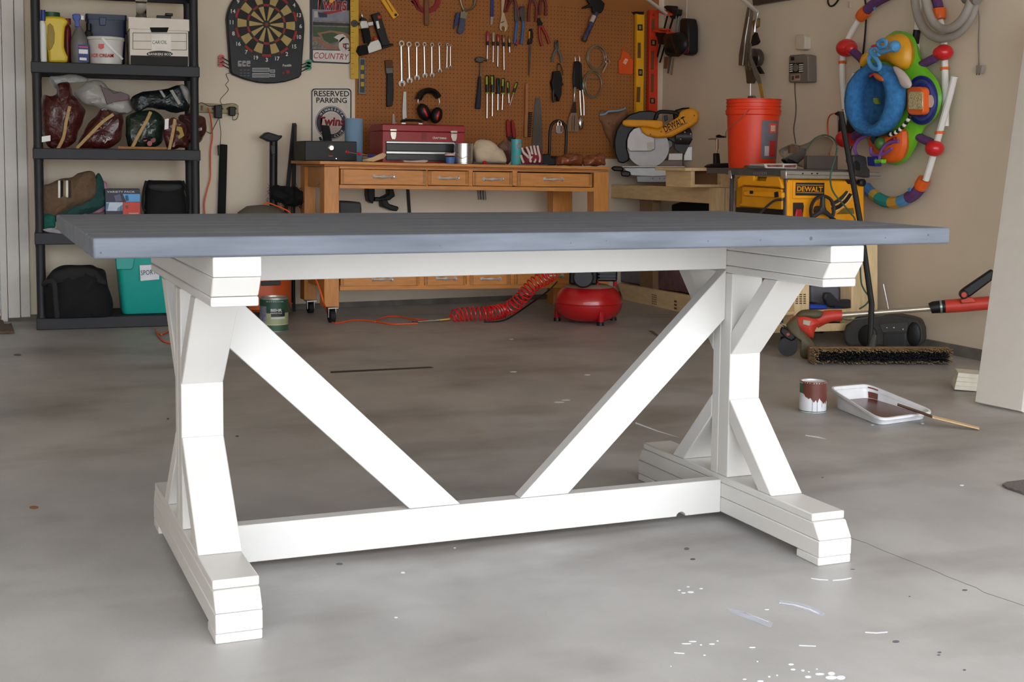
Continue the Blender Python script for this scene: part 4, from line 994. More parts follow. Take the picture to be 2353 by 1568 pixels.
b = pp(PB, Z5((1046, 802), (1112, 796), (1140, 880), (1138, 930), (1158, 945), (1150, 960), (1134, 970), (1132, 1060), (1108, 1140), (1096, 1142), (1084, 1088), (1046, 1040), (1020, 925), (1040, 880)), .05, .035); obj('body', b, BLK, dg, bev=.008)
b = ptube(PB, Z5((1046, 1000), (1034, 1060), (1036, 1110), (1046, 1150)), .04, .01, n=8, sm=3); obj('grip', b, BLK, dg)
b = ptube(PB, Z5((1080, 800), (1082, 740), (1098, 716), (1120, 740), (1138, 800), (1140, 850)), .03, .0035, n=6, sm=4); obj('loop', b, BLK, dg)
sp_ = hang('spatula', 'steel slotted spatula with a long black handle', 'spatula', 1315, 300)
b = pp(PB, Z5((1278, 690), (1336, 690), (1344, 860), (1332, 1000), (1268, 1000), (1262, 860)), .04, .016); obj('handle', b, BLK, sp_, bev=.006)
b = ptube(PB, Z5((1286, 690), (1284, 640), (1306, 612), (1330, 640), (1334, 690)), .034, .002, n=6, sm=4); obj('hanging_ring', b, STEEL, sp_)
b = pp(PB, Z5((1272, 980), (1298, 980), (1296, 1060), (1292, 1150), (1266, 1150), (1272, 1060)), .042, .008); obj('neck', b, CHROME, sp_, bev=.002)
b = pp(PB, Z5((1268, 1150), (1292, 1150), (1298, 1272), (1240, 1272)), .04, .008); obj('collar', b, mat((52, 26, 16), .5), sp_, bev=.002)
b = B()
for q in (((1236, 1272), (1302, 1272), (1308, 1300), (1226, 1300)), ((1226, 1300), (1246, 1300), (1240, 1470), (1194, 1465), (1212, 1340)), ((1252, 1300), (1272, 1300), (1268, 1472), (1247, 1471)), ((1278, 1300), (1308, 1300), (1322, 1350), (1322, 1470), (1274, 1473)), ((1194, 1465), (1322, 1470), (1316, 1482), (1200, 1478))):
    pp(PB, Z5(*q), .038, .003, b)
obj('blade', b, mat((176, 150, 130), .35, metal=.8), sp_)
ts = hang('serving_spoon', 'long steel serving spoon behind the spatula', 'spoon', 1337, 298)
b = pp(PB, Z5((1336, 700), (1358, 720), (1366, 900), (1358, 1020), (1336, 1020)), .03, .014); obj('handle', b, BLK, ts, bev=.004)
b = B(); ptube(PB, Z5((1336, 1020), (1340, 1150), (1350, 1300)), .03, .004, b, 6, 3); ptube(PB, Z5((1366, 1010), (1380, 1150), (1382, 1300)), .03, .003, b, 6, 3); obj('stem', b, STEEL, ts)
b = pillow(PB, Z5(*ell(1345, 1388, 30, 76, 14)), .034, .014, k=0); obj('bowl', b, CHROME, ts)
# clear tubing coil, caulking gun, pouch and levels
tc_ = hang('tubing_coil', 'coil of clear plastic tubing tied in a figure of eight', 'tubing', 1365, 226)
TUB = mat((150, 132, 104), .2, trans=.35)
b = B()
for cx, cy, rx, ry, ph in ((1522, 650, 106, 135, 0), (1515, 655, 96, 122, 10), (1532, 645, 100, 128, 25), (1482, 950, 100, 158, 0), (1490, 945, 90, 146, 15), (1475, 955, 104, 140, 30)):
    ptube(PB, Z5(*ell(cx, cy, rx, ry, 20, ph, ph + 359)), .025 + .012 * random.random(), .0045, b, 6, 2)
obj('coil', b, TUB, tc_)
b = B(); ptube(PB, Z5((1590, 820), (1620, 760), (1645, 710)), .05, .006, b, 8); ptube(PB, Z5(*ell(1650, 694, 22, 22, 12, 0, 359)), .05, .004, b, 6); obj('fitting', b, mat((200, 180, 150), .3, metal=.8), tc_)
b = ptube(PB, Z5((1400, 890), (1450, 885), (1540, 890)), .05, .004, n=6); obj('tie', b, TUB, tc_)
cg = hang('caulking_gun', 'black caulking gun holding a printed sealant tube', 'caulking gun', 1347, 95)
b = pp(PB, Z6((120, -60), (250, -60), (345, 40), (330, 110), (302, 148), (262, 150), (218, 140), (208, 82), (150, 88), (100, 96), (110, 76), (180, 44)), .06, .03); obj('frame', b, BLK, cg, bev=.004)
b = ptube(PB, Z6((248, 140), (110, 450)), .05, .016, n=12); obj('sealant_tube', b, mat((60, 60, 96), .4, var=.6, sc=40), cg)
b = ptube(PB, Z6((222, 180), (190, 250)), .053, .0165, n=12); obj('tube_label', b, mat((186, 176, 168), .6), cg)
b = ptube(PB, Z6((120, 428), (104, 462)), .05, .018, n=12); obj('end_cap', b, DSTEEL, cg)
op = hang('canvas_apron', 'small orange canvas pouch with a white square logo', 'pouch', 1438, 170)
b = pp(PB, Z6((526, 655), (532, 592), (556, 540), (568, 584), (612, 596), (632, 652), (662, 686), (656, 836), (504, 830), (498, 690)), .02, .006); obj('pouch', b, ORNG, op, bev=.002)
b = ptube(PB, Z6((556, 545), (575, 515), (602, 530), (600, 590)), .018, .002, n=6, sm=3); obj('loop', b, ORNG, op)
b = pp(PB, Z6((575, 655), (606, 672), (578, 728), (545, 706)), .0208, .0006); obj('logo', b, mat((236, 190, 160), .7), op, smooth=False)
ptext('lettering', 'THE', PB, Z6((556, 706))[0], Z6((590, 690))[0], 2.4, ORNG, op, off=.0212)
def blevel(lab, px, slots, vials, m_, cap):
    t_ = hang('spirit_level', lab, 'level', px[2][0], 262, 'long spirit levels')
    b = pp(PB, px, .055, .03); obj('beam', b, m_, t_, bev=.002)
    for q in slots: b = pp(PB, Z6(*q), .0556, .001); obj('slot', b, mat((110, 72, 40), .8), t_, smooth=False)
    for q in vials:
        b = pp(PB, Z6(*q), .058, .004); obj('vial_block', b, BLK, t_, bev=.003)
        cx, cy = sum(p[0] for p in q) / 4, sum(p[1] for p in q) / 4
        b = pp(PB, Z6((cx - 14, cy - 20), (cx + 12, cy - 20), (cx + 12, cy + 20), (cx - 14, cy + 20)), .0588, .001); obj('vial', b, mat((150, 140, 90), .2), t_, smooth=False)
    if cap: b = pp(PB, Z6(*cap), .058, .05); obj('end_cap', b, BLK, t_, bev=.002)
blevel('long yellow spirit level hanging on the pegboard', Z6((704, 140), (790, 140), (776, 1290), (696, 1290)), [((712, 480), (748, 480), (748, 655), (708, 655)), ((702, 980), (744, 980), (738, 1152), (697, 1150))], [((712, 275), (768, 275), (770, 345), (712, 343)), ((718, 778), (770, 780), (768, 856), (722, 852))], YEL, ((688, 130), (784, 130), (784, 165), (715, 160), (690, 140)))
blevel('long orange red spirit level hanging in the corner', Z6((850, 110), (945, 115), (935, 1290), (838, 1290)), [((870, 210), (906, 210), (904, 330), (868, 330)), ((862, 575), (898, 575), (894, 785), (860, 785)), ((862, 830), (896, 830), (890, 1040), (858, 1040)), ((872, 175), (890, 145), (906, 178), (902, 184))], [((862, 445), (922, 450), (922, 515), (862, 512)), ((852, 1100), (908, 1105), (908, 1168), (852, 1166))], mat((214, 58, 30), .45), None)

# ------------------------------------------------------------ workbench
PW = PL((1.016, 4.60, 0), (-.0349, -.99939, 0))
PINE = mat((200, 132, 66), .42, var=.14, sc=5, stretch=(2, 14, 14), bump=.05, name='honey_pine')
PINEV = mat((200, 132, 66), .42, var=.14, sc=5, stretch=(14, 14, 2), bump=.05, name='honey_pine_upright')
PINED = mat((170, 98, 38), .5, var=.15, sc=6, stretch=(2, 14, 14))
DARK = mat((52, 28, 12), .8)
HNDL = mat((226, 226, 224), .3, metal=.6, var=.04)
wk = thing('workbench', 'long honey coloured pine workbench on casters with rows of drawers', 'workbench', PW.hit(1070, 735, -.3))
BD = .58
def face(name, px, off, th, m, bev=.002):
    return obj(name, pp(PW, px, off, th), m, wk, bev=bev)
# top: slab with a grooved front edge
face('worktop', [(735, 370), (1402, 384), (1402, 390), (735, 377.5)], .02, BD + .04, PINE, .003)
face('worktop_moulding', [(745, 378), (1397, 390.2), (1397, 394), (745, 382)], .008, BD, PINED, .0015)
# upper carcass: rails and dividers round the drawers
face('rail', [(780, 382.3), (1365, 394), (1365, 397), (780, 387.5)], -.004, .02, PINE, .001)
face('rail', [(780, 424.5), (1365, 431.5), (1365, 441), (780, 433)], -.004, .02, PINE, .0015)
for a_, b_ in ((980, 983), (1077.5, 1086), (1178.5, 1188.5)):
    face('divider', [(a_ - .5, 391), (b_ + .5, 392), (b_ + .5, 428), (a_ - .5, 427)], -.006, .02, PINE, .001)
face('carcass_back', [(781, 388), (1365, 397), (1365, 432), (781, 425)], -.05, .02, DARK, 0)
def drawer(px, hx, hy, hs):
    t_ = obj('drawer', pp(PW, px, .004, .045), PINE, wk, bev=.003)
    for k in (3, 6):
        for sgn, x in ((1, px[0][0]), (-1, px[1][0])):
            q = [(x + sgn * k, px[0][1] + 1.5), (x + sgn * (k + .7), px[0][1] + 1.5), (x + sgn * (k + .7), px[3][1] - 1.5), (x + sgn * k, px[3][1] - 1.5)]
            obj('groove', pp(PW, q, .0045, .001), DARK, t_, smooth=False)
    b = B()
    for s_ in (-1, 1):
        c = PW.hit(hx + s_ * hs, hy, .004); lathe(b, [(.0135, 0), (.012, .007), (.006, .012), (.004, .024)], c, PW.n, 12)
    tube(b, [PW.hit(hx - hs, hy, .026), PW.hit(hx - hs * .45, hy + .3, .03), PW.hit(hx, hy + .5, .032), PW.hit(hx + hs * .45, hy + .3, .03), PW.hit(hx + hs, hy, .026)], [.0045, .0055, .0105, .0055, .0045], 8, 3)
    obj('handle', b, HNDL, t_)
drawer([(783, 388.5), (979.5, 392.5), (979.5, 426), (783, 423.5)], 882, 406, 20.5)
drawer([(984, 393), (1077, 394), (1077, 427), (984, 425.5)], 1031, 409.3, 20)
drawer([(1087, 395), (1178, 396), (1178, 428.5), (1087, 427)], 1133, 411.5, 20)
drawer([(1189.5, 397), (1360.5, 400), (1360.5, 430), (1189.5, 428.5)], 1272, 412, 19.5)
# legs: each an L of two boards
def leg(u0, u1, back, v0, v1):
    for o_, th in ((0, .045),):
        obj('leg', pp(PW, [(u0, v0), (u1, v0), (u1, v1), (u0, v1)], -back, .09), PINEV, wk, bev=.003)
leg(745, 779.5, 0, 383, 706)
leg(1365, 1399.5, 0, 395, 718)
pr_ = PW.back(.48)
for q in ([(700, 382), (726, 382), (727, 690), (699, 690)], [(1271, 392), (1315, 393), (1315, 700), (1271, 700)]):
    obj('leg', pp(pr_, q, 0, .09), PINEV, wk, bev=.003)
# side rails on the left end with a towel bar
for v0_, v1_ in ((384, 432), (624, 664)):
    p, q = PW.hit(750, v0_, -.092), PW.hit(750, v1_, -.092)
    b = B(); obox(b, p, -PW.n * .385, PW.ex * .02, V((0, 0, q.z - p.z))); obj('side_rail', b, PINE, wk, bev=.002)
p0_, p1_ = PW.hit(752, 412, -.16), PW.hit(752, 423, -.30)
b = B(); ex = -PW.ex
tube(b, [p0_, p0_ + ex * .05 - V((0, 0, .02)), p1_ + ex * .05, p1_], .005, 8, 4); obj('towel_bar', b, CHROME, wk)
# lower tier of drawers
face('rail', [(781, 656), (1365, 650), (1365, 661), (781, 668)], -.004, .02, PINE, .002)
face('lower_shelf', [(781, 610), (1365, 606), (1365, 612), (781, 616)], -.01, BD - .03, PINE, .002)
face('carcass_back', [(781, 612), (1365, 607), (1365, 655), (781, 660)], -.05, .02, DARK, 0)
for a_, b_ in ((963, 975), (1071.5, 1080.5), (1172.5, 1182.5)):
    face('divider', [(a_, 616), (b_, 615.5), (b_, 657), (a_, 658)], -.006, .02, PINE, .001)
drawer([(783, 620), (963, 619), (963, 656.5), (783, 658.5)], 878.7, 642, 20.5)
drawer([(976, 619), (1071, 618.5), (1071, 655.5), (976, 656.5)], 1025.4, 640, 20)
drawer([(1081, 618.5), (1172, 618), (1172, 654.5), (1081, 655.5)], 1127.5, 641, 20)
drawer([(1183, 618), (1362, 616.5), (1362, 652.5), (1183, 654.5)], 1272, 634, 19.5)
for u, bk, vb in ((762, -.045, 706), (713, -.525, 690), (1382, -.045, 718), (1293, -.525, 700)):
    top = PW.hit(u, vb, bk)
    zt_ = top.z
    R_ = min(.04, max(.024, (zt_ - .012) / 2))
    b = B(); obox(b, top + V((-.03, -.03, -.006)), (.06, 0, 0), (0, .06, 0), (0, 0, .0058))
    obox(b, V((top.x - .022, top.y - .012, R_ * .8)), (.003, 0, 0), (0, .024, 0), (0, 0, zt_ - R_ * .8 - .006)); obox(b, V((top.x + .019, top.y - .012, R_ * .8)), (.003, 0, 0), (0, .024, 0), (0, 0, zt_ - R_ * .8 - .006))
    cs = obj('caster', b, STEEL, wk)
    b = B(); lathe(b, [(R_ * .5, -.016), (R_, -.014), (R_, .014), (R_ * .5, .016)], (top.x, top.y, R_ + .0005), (1, 0, .0), 20); obj('wheel', b, RUB, cs)

# ------------------------------------------------------------ on the workbench
Y4, Y10 = Zm(780, 240, 6.03), Zm(1040, 240, 5.8825)
Y44 = Zm(440, 260, 5.115)
def tz(u):     # height of the worktop at column u
    return PW.hit(735, 370, .02).z + (PW.hit(1402, 384, .02).z - PW.hit(735, 370, .02).z) * (u - 735) / 667 + .0012
def settle(b, u, z=None):
    z = tz(u) if z is None else z
    m_ = min(v_.co.z for v_ in b.verts)
    bmesh.ops.translate(b, verts=b.verts, vec=(0, 0, z - m_)); return b
P3 = PW.back(.22)
lb = thing('lock_box', 'black steel cash box with a chrome dial at the left end of the workbench', 'box', P3.hit(755, 371))
x0, x1 = P3.loc(701, 350)[0], P3.loc(820, 350)[0]
zt = P3.loc(760, 324.5)[1]
b = B(); obox(b, P3.at(x0, tz(755)), P3.ex * (x1 - x0), -P3.n * .24, V((0, 0, zt - tz(755)))); obj('body', b, BLK, lb, bev=.004)
b = B(); c = P3.hit(760.6, 340, .001); lathe(b, [(.021, 0), (.02, .006), (.012, .012)], c, P3.n, 20); obj('dial', b, CHROME, lb)
b = pp(P3, Y44((1615, 500), (1660, 502), (1660, 510), (1615, 508)), .0015, .001); obj('badge', b, REDP, lb, smooth=False)
b = B(); c = P3.hit(*Y44((1700, 535))[0], .001); lathe(b, [(.004, 0), (.003, .003)], c, P3.n, 8); obj('rivet', b, CHROME, lb)
z0_b = zt + .0015
b = pp(P3, Y44((1530, 140), (1622, 148), (1655, 328), (1556, 328)), -.06, .02); settle(b, 0, z0_b); one('scraper_block', b, BLKM, 'upright black foam block standing on the cash box', 'block', bev=.003)
b = pp(P3, Y44((1502, 288), (1522, 280), (1548, 326), (1518, 328)), -.03, .015); settle(b, 0, z0_b); one('scraper_block', b, BLKM, 'tiny black offcut leaning beside the foam block', 'block', bev=.002)
P4 = PW.back(.36)
b = B(); plathe(P4, 813, 0, [(10, 270), (19.8, 270.5), (20, 272), (20, 368), (19.5, 369)], 24, b); settle(b, 813); one('paper_towel_roll', b, mat((118, 146, 170), .85, var=.04), 'upright roll of blue shop towels behind the cash box', 'paper roll')
PF = PW.back(.03)
sd = thing('screwdriver', 'blue handled screwdriver with red ends lying in front of the cash box', 'screwdriver', PF.hit(830, 358))
for nm, q, r, m_ in (('red_tip', ((795, 349), (801, 350)), .008, REDP), ('shaft', ((801, 350), (822, 353.5)), .003, STEEL), ('collar', ((822, 352.5), (828, 354)), .009, REDP), ('shaft', ((828, 354), (846, 357)), .003, STEEL), ('handle', ((846, 357), (864, 360)), .011, mat((40, 50, 110), .4))):
    b = ptube(PF, q, -.02, r, n=8); obj(nm, b, m_, sd)
b = pp(PF, Y44((2000, 558), (2130, 520), (2250, 468), (2284, 478), (2292, 496), (2262, 535), (2140, 575)), .0, .012); settle(b, 850, tz(850)); one('paint_stirrer', b, mat((200, 166, 122), .6), 'pale wooden trowel leaning against the tool box', 'trowel', bev=.003)
# red tool box
P5 = PW.back(.2)
tbx = thing('tool_box', 'red steel tool box with two chrome latches and black drawers', 'tool box', P5.hit(970, 372))
RED = mat((150, 26, 30), .32, var=.06)
x0, x1 = P5.loc(879, 340)[0], P5.loc(1067.5, 340)[0]; zb_ = tz(970); zl = P5.loc(970, 302.5)[1]; zt = P5.loc(970, 285.5)[1]
b = B(); obox(b, P5.at(x0, zb_), P5.ex * (x1 - x0), -P5.n * .24, V((0, 0, zl - zb_ - .001))); obj('body', b, RED, tbx, bev=.003)
b = B(); prism(b, [P5.at(x0 - .002, zl, .003), P5.at(x0 - .002, zl, -.243), P5.at(x0 - .002, zt - .02, -.243), P5.at(x0 - .002, zt, -.2), P5.at(x0 - .002, zt, -.03), P5.at(x0 - .002, zt - .006, .003)], P5.ex * (x1 - x0 + .004)); obj('lid', b, RED, tbx, bev=.003)
b = pp(P5, Y4((640, 505), (1600, 525), (1600, 800), (640, 776)), .0012, .001); obj('drawer_recess', b, BLK, tbx, smooth=False)
for i, (ya, yb, m_) in enumerate(((512, 535, STEEL), (545, 640, mat((50, 54, 52), .3)), (650, 680, STEEL), (688, 768, mat((50, 54, 52), .3)))):
    b = pp(P5, Y4((652, ya), (1592, ya + 14), (1592, yb + 14), (652, yb)), .006, .005); obj('drawer_front' if i % 2 else 'drawer_pull', b, m_, tbx, bev=.001)
for cx, cy in ((752, 410), (1592, 435)):
    b = B()
    pp(P5, Y4((cx - 48, cy - 72), (cx + 44, cy - 70), (cx + 44, cy - 38), (cx - 48, cy - 40)), .009, .008, b); pp(P5, Y4((cx - 45, cy - 32), (cx + 42, cy - 30), (cx + 36, cy + 40), (cx + 22, cy + 78), (cx - 24, cy + 76), (cx - 38, cy + 38)), .009, .008, b); obj('latch', b, CHROME, tbx, bev=.002)
b = pp(P5, Y4((1140, 385), (1206, 388), (1206, 500), (1140, 498)), .0012, .001); obj('lock_plate', b, mat((120, 16, 20), .3), tbx, smooth=False)
ptext('lettering', 'CRAFTSMAN', P5, (994, 319.5), (1025.4, 320.5), 5, WHT, tbx, off=.0012, bold=.02)
b = B(); hz = zt + .001
for u in (941, 980): obox(b, P5.at(P5.loc(u, 300)[0] - .012, hz, -.10), P5.ex * .024, -P5.n * .02, V((0, 0, .008)))
obj('handle_mount', b, CHROME, tbx)
b = B(); h0, h1 = P5.loc(936, 300)[0], P5.loc(985, 300)[0]
tube(b, [P5.at(h0, hz + .012, -.11), P5.at(h0 + .02, hz + .022, -.11), P5.at(h1 - .02, hz + .022, -.11), P5.at(h1, hz + .012, -.11)], .008, 8, 3); obj('handle', b, BLK, tbx)
# small things along the front
def onbench(name, bm, m, u, label, cat, **k):
    settle(bm, u); return one(name, bm, m, label, cat, **k)
bt = thing('plastic_tub', 'small blue plastic tub with a pale lid beside the silver can', 'tub', PF.hit(1033, 374))
b = B(); plathe(PF, 1034, -.06, [(10, 360), (9, 375)], 18, b); settle(b, 1033); obj('tub', b, mat((74, 110, 170), .4), bt)
zt = tz(1033) + .045
b = B(); lathe(b, [(.031, 0), (.031, .012), (.026, .014)], PF.at(PF.loc(1034, 360, -.06)[0], zt, -.06), (0, 0, 1), 18); obj('lid', b, mat((214, 170, 160), .5), bt)
cn = thing('metal_can', 'bare silver paint can on the workbench', 'can', PF.hit(1064, 376))
b = B(); plathe(PF, 1064.5, -.07, [(19.5, 329), (20.8, 329.5), (20.8, 331.5), (20, 332), (20, 373), (20.8, 374), (20.8, 376)], 28, b); settle(b, 1064); obj('body', b, mat((196, 196, 198), .25, metal=.9, var=.1), cn)
t_ = PL(PF.hit(1064.5, 376, -.07), PF.n)
b = B(); tube(b, [t_.hit(1044, 340, .0), t_.hit(1046, 352, .04), t_.hit(1062, 364, .062), t_.hit(1082, 352, .04), t_.hit(1085, 340, 0)], .0016, 6, 4); obj('bail_handle', b, STEEL, cn)
onbench('caulk_nozzle', pp(PW.back(.3), Y4((1740, 350), (1800, 338), (1868, 336), (1890, 520), (1872, 548), (1820, 520), (1800, 420), (1745, 420)), 0, .03), mat((170, 166, 160), .4), 1080, 'pale grey plastic tool handle standing behind the silver can', 'tool', bev=.006)
b = pillow(PF, Y10((272, 640), (285, 580), (330, 500), (390, 478), (470, 486), (530, 515), (590, 570), (650, 612), (700, 680), (722, 750), (700, 800), (620, 808), (480, 806), (330, 808), (285, 740)), -.12, .075, .008, 16, 31, sh=.55); onbench('cloth_cap', b, mat((206, 184, 156), .85, var=.06, bump=.2), 1120, 'soft cream cloth cap on the workbench beside the silver can', 'cap')
b = B(); c = PF.hit(*Y10((435, 762))[0], -.01); ball(b, c, (.013, .013, .01), 10); onbench('red_knob', b, REDP, 1114, 'small red knob in front of the cream cloth cap', 'knob')
b = pp(PF, Y10((280, 778), (720, 795), (720, 808), (280, 800)), -.02, .12); onbench('pocket_level', b, mat((60, 36, 40), .4), 1125, 'flat dark plastic tray under the cloth cap', 'tray', bev=.002)
b = pillow(PF, Y10((600, 600), (620, 540), (680, 500), (760, 490), (800, 500), (800, 640), (790, 760), (740, 800), (700, 720), (640, 650)), -.25, .06, .012, 18, 33); onbench('plastic_wrap', b, mat((150, 110, 104), .2, trans=.3, var=.2, bump=.6), 1160, 'crumpled pinkish plastic wrap behind the teal can', 'plastic wrap')
tl = thing('drink_can', 'tall teal can with an orange oval badge', 'can', PF.hit(1186, 378))
b = B(); plathe(PF, 1186, -.05, [(10, 320), (11, 321), (11, 378), (10.5, 379)], 22, b); settle(b, 1186); obj('body', b, mat((72, 160, 166), .35), tl)
t_ = PL(PF.hit(1186, 350, -.05 + .0), PF.n)
rr_ = (PF.hit(1197, 350, -.05) - PF.hit(1186, 350, -.05)).length
def onc(px, m_, nm):
    b = B(); P = [PF.hit(u, v, -.05) for u, v in px]; c_ = PF.hit(1186, 350, -.05); R2 = rr_ + .0008
    Q = []
    for p in P:
        a_ = max(-R2 * .97, min(R2 * .97, (p - c_).dot(PF.ex))); Q.append(V((0, 0, p.z)) + V((c_.x, c_.y, 0)) + PF.ex * a_ + PF.n * math.sqrt(R2 * R2 - a_ * a_))
    c2 = sum(Q, V()) / len(Q); c2 = c2 + PF.n * .0012
    vs = [b.verts.new(q) for q in Q]; vc = b.verts.new(c2)
    for i in range(len(vs)): b.faces.new((vs[i], vs[(i + 1) % len(vs)], vc))
    obj(nm, b, m_, tl, smooth=False)
onc(Y10(*ell(876, 562, 36, 40, 14)), mat((216, 92, 60), .4), 'badge')
onc(Y10(*ell(884, 745, 20, 40, 10)), mat((70, 170, 80), .4), 'fruit_print')
onc(Y10(*ell(902, 735, 14, 34, 10)), mat((206, 90, 50), .4), 'fruit_print')
onc(Y10(*ell(840, 705, 12, 12, 8)), mat((200, 90, 90), .4), 'fruit_print')
sf = thing('striped_cloth', 'red and white striped cloth heaped on the workbench', 'cloth', PF.hit(1220, 376))
b = pillow(PF, Y10((925, 600), (1000, 575), (1080, 552), (1170, 560), (1190, 620), (1205, 720), (1200, 785), (1100, 792), (960, 795), (920, 760)), -.06, .05, .006, 18, 35, sh=.6); settle(b, 1220); obj('fabric', b, mat((132, 36, 42), .85, bump=.2), sf)
for q in (((936, 590), (960, 650), (1000, 690), (1030, 720)), ((1000, 578), (1025, 630), (1045, 690), (1050, 760)), ((1055, 566), (1070, 640), (1076, 700), (1050, 780)), ((1100, 560), (1115, 640), (1130, 710), (1105, 785)), ((1148, 562), (1160, 630), (1180, 710), (1175, 780)), ((925, 690), (940, 740), (960, 785))):
    n_ = len(q); b = ptube(PF, Y10(*q), [-.03 + .018 * math.sin(math.pi * (i + .4) / n_) for i in range(n_)], .0075, n=6, sm=4, flat=(PF.n, .5)); obj('white_stripe', b, mat((206, 186, 180), .85), sf)
sn = thing('tin_snips', 'tin snips with two red grips hanging behind the teal can', 'snips', PB.hit(1178, 320, .02), 'tools on the pegboard')
for q in (((735, 215), (760, 205), (778, 250), (788, 340), (786, 430), (750, 440), (736, 350)), ((800, 220), (822, 205), (836, 260), (856, 340), (860, 440), (826, 460), (806, 350))):
    obj('grip', pp(PB, Y10(*q), .04, .018), mat((150, 24, 26), .5), sn, bev=.004)
obj('blades', pp(PB, Y10((730, 425), (800, 440), (862, 425), (852, 470), (800, 520), (760, 470)), .036, .012), BLK, sn, bev=.002)
ul = thing('bicycle_lock', 'black U shaped bicycle lock standing against the pegboard', 'lock', PB.hit(1283, 378, .1))
P6 = PW.back(.42)
b = ptube(P6, Y10((1306, 700), (1312, 480), (1318, 350), (1350, 262), (1425, 222), (1500, 262), (1532, 340), (1534, 480), (1526, 690)), 0, .0095, n=10, sm=4); obj('shackle', b, BLK, ul)
b = ptube(P6, Y10((1270, 745), (1560, 750)), .0, .022, n=12); obj('crossbar', b, BLK, ul)
pk_ = thing('padlock', 'small silver padlock hanging from the bicycle lock', 'padlock', P6.hit(1286, 307, .015))
obj('body', pp(P6, Y10((1402, 285), (1490, 282), (1488, 385), (1470, 398), (1418, 396), (1400, 380)), .02, .02), mat((176, 170, 164), .35, metal=.8), pk_, bev=.003)
obj('shackle', ptube(P6, Y10((1424, 285), (1426, 240), (1444, 222), (1464, 240), (1468, 284)), .01, .0035, n=8, sm=4), CHROME, pk_)
for k in range(4): obj('code_wheel', pdisc(P6, *Y10((1468, 305 + k * 18))[0], 1.4, .0212, .001, n=8), BLK, pk_)
b = pp(PW.back(.15), Y10((1200, 660), (1330, 648), (1338, 700), (1405, 706), (1408, 808), (1250, 808), (1205, 780)), 0, .06); onbench('charger', b, BLK, 1262, 'black plastic charger between the striped cloth and the plastic wrap', 'charger', bev=.006)
b = pp(PW.back(.3), Y10((1552, 572), (1580, 565), (1755, 572), (1762, 680), (1560, 672)), 0, .05); onbench('tin_box', b, mat((54, 54, 56), .3, metal=.5, var=.3), 1320, 'small dark metal tin at the back of the workbench', 'tin', bev=.004)
BRN = mat((150, 84, 52), .25, var=.3, trans=.3, bump=.7, sc=30)
b = pillow(PF, Y10((1400, 700), (1480, 680), (1560, 650), (1620, 630), (1700, 660), (1740, 700), (1745, 780), (1690, 815), (1500, 812), (1410, 800)), -.1, .07, .012, 22, 37); onbench('plastic_wrap', b, BRN, 1308, 'larger heap of crumpled brown plastic wrap at the right of the bench', 'plastic wrap')
b = pillow(PF, Y10((1750, 740), (1800, 690), (1880, 670), (1960, 650), (2040, 645), (2050, 730), (2040, 800), (1900, 815), (1770, 812)), -.08, .06, .012, 22, 38); onbench('plastic_wrap', b, BRN, 1365, 'smaller crumpled brown plastic wrap at the bench corner', 'plastic wrap')
b = ptube(PF, Y10((1860, 742), (1950, 750)), -.2, .022, n=14); onbench('tape_roll', b, mat((104, 92, 80), .7), 1385, 'grey paper roll lying at the bench corner', 'roll')
b = pp(PF, Y10((1140, 796), (1200, 800), (1200, 812), (1140, 810)), .0, .02); onbench('hinge', b, CHROME, 1238, 'tiny chrome hinge at the front edge of the workbench', 'hinge')
b = pp(PF, Y10((900, 792), (1290, 800), (1290, 812), (900, 806)), -.012, .06); onbench('trowel_blade', b, mat((86, 66, 56), .5), 1226, 'flat brown strip in front of the striped cloth', 'strip')
b = pp(PF, Y4((885, 772), (1000, 778), (1190, 768), (1235, 778), (1190, 808), (900, 800)), -.01, .03); onbench('paper_slips', b, mat((196, 164, 154), .8), 955, 'folded pinkish paper in front of the tool box', 'paper', bev=.002)

# ------------------------------------------------------------ under the workbench
U7 = Zm(780, 240, 6.03)
b = B(); pu = PB.back(-.07)
pp(pu, U7((400, 1100), (490, 1100), (495, 1262), (470, 1380), (410, 1340), (395, 1250)), 0, .068, b); pp(pu, U7((690, 1100), (750, 1165), (775, 1272), (735, 1300), (700, 1330), (490, 1345), (495, 1285), (600, 1290), (690, 1245)), .002, .068, b); pp(pu, U7((590, 1320), (660, 1310), (690, 1380), (820, 1420), (822, 1450), (800, 1482), (740, 1475), (600, 1420)), .004, .068, b)
one('drill_stand', b, BLK, 'black tool handle hanging on the wall under the workbench', 'tool', bev=.006)
one('pry_bar', pp(PB, U7((932, 1060), (968, 1060), (972, 1165), (1002, 1600), (966, 1600)), .022, .02), BLK, 'slim black bar leaning on the wall under the workbench', 'bar', bev=.003)
b = B()
for k in range(3): ptube(PB, U7((1920 + k * 38, 1100), (1940 + k * 38, 1318 + k * 4)), .012, .009, b, 8)
one('tube_bundle', b, mat((150, 142, 132), .3, trans=.3), 'bundle of clear tubes poking down under the worktop', 'tubing')
zl_ = PW.hit(800, 610, -.02).z + .0015
b = pp(PW, [(779, 470), (830, 472), (832, 490), (828, 612), (785, 612)], -.14, .22); settle(b, 0, zl_); one('tool_case', b, mat((52, 50, 48), .6), 'dark plastic case standing on the lower shelf of the workbench', 'case', bev=.01)

# ------------------------------------------------------------ between the shelving and the workbench
fs = PL(floor_at(500, 722), (0, -1, 0))
b = B(); q = PB.pts(Y44((340, 365), (425, 372)), .03); r_ = fs.pts([(494, 722), (513, 722)], 0)
prism(b, [q[0], q[1], r_[1] + V((0, 0, .002)), r_[0] + V((0, 0, .002))], (0, .022, 0)); bk = obj('black_strip', b, BLKM, None, bev=.004, label='long black foam strip leaning on the wall near the shelving', cat='strip')
b = pp(PB, Y44((312, 380), (338, 378), (336, 480), (318, 500)), .05, .02); obj('clip', b, BLK, bk, bev=.002)
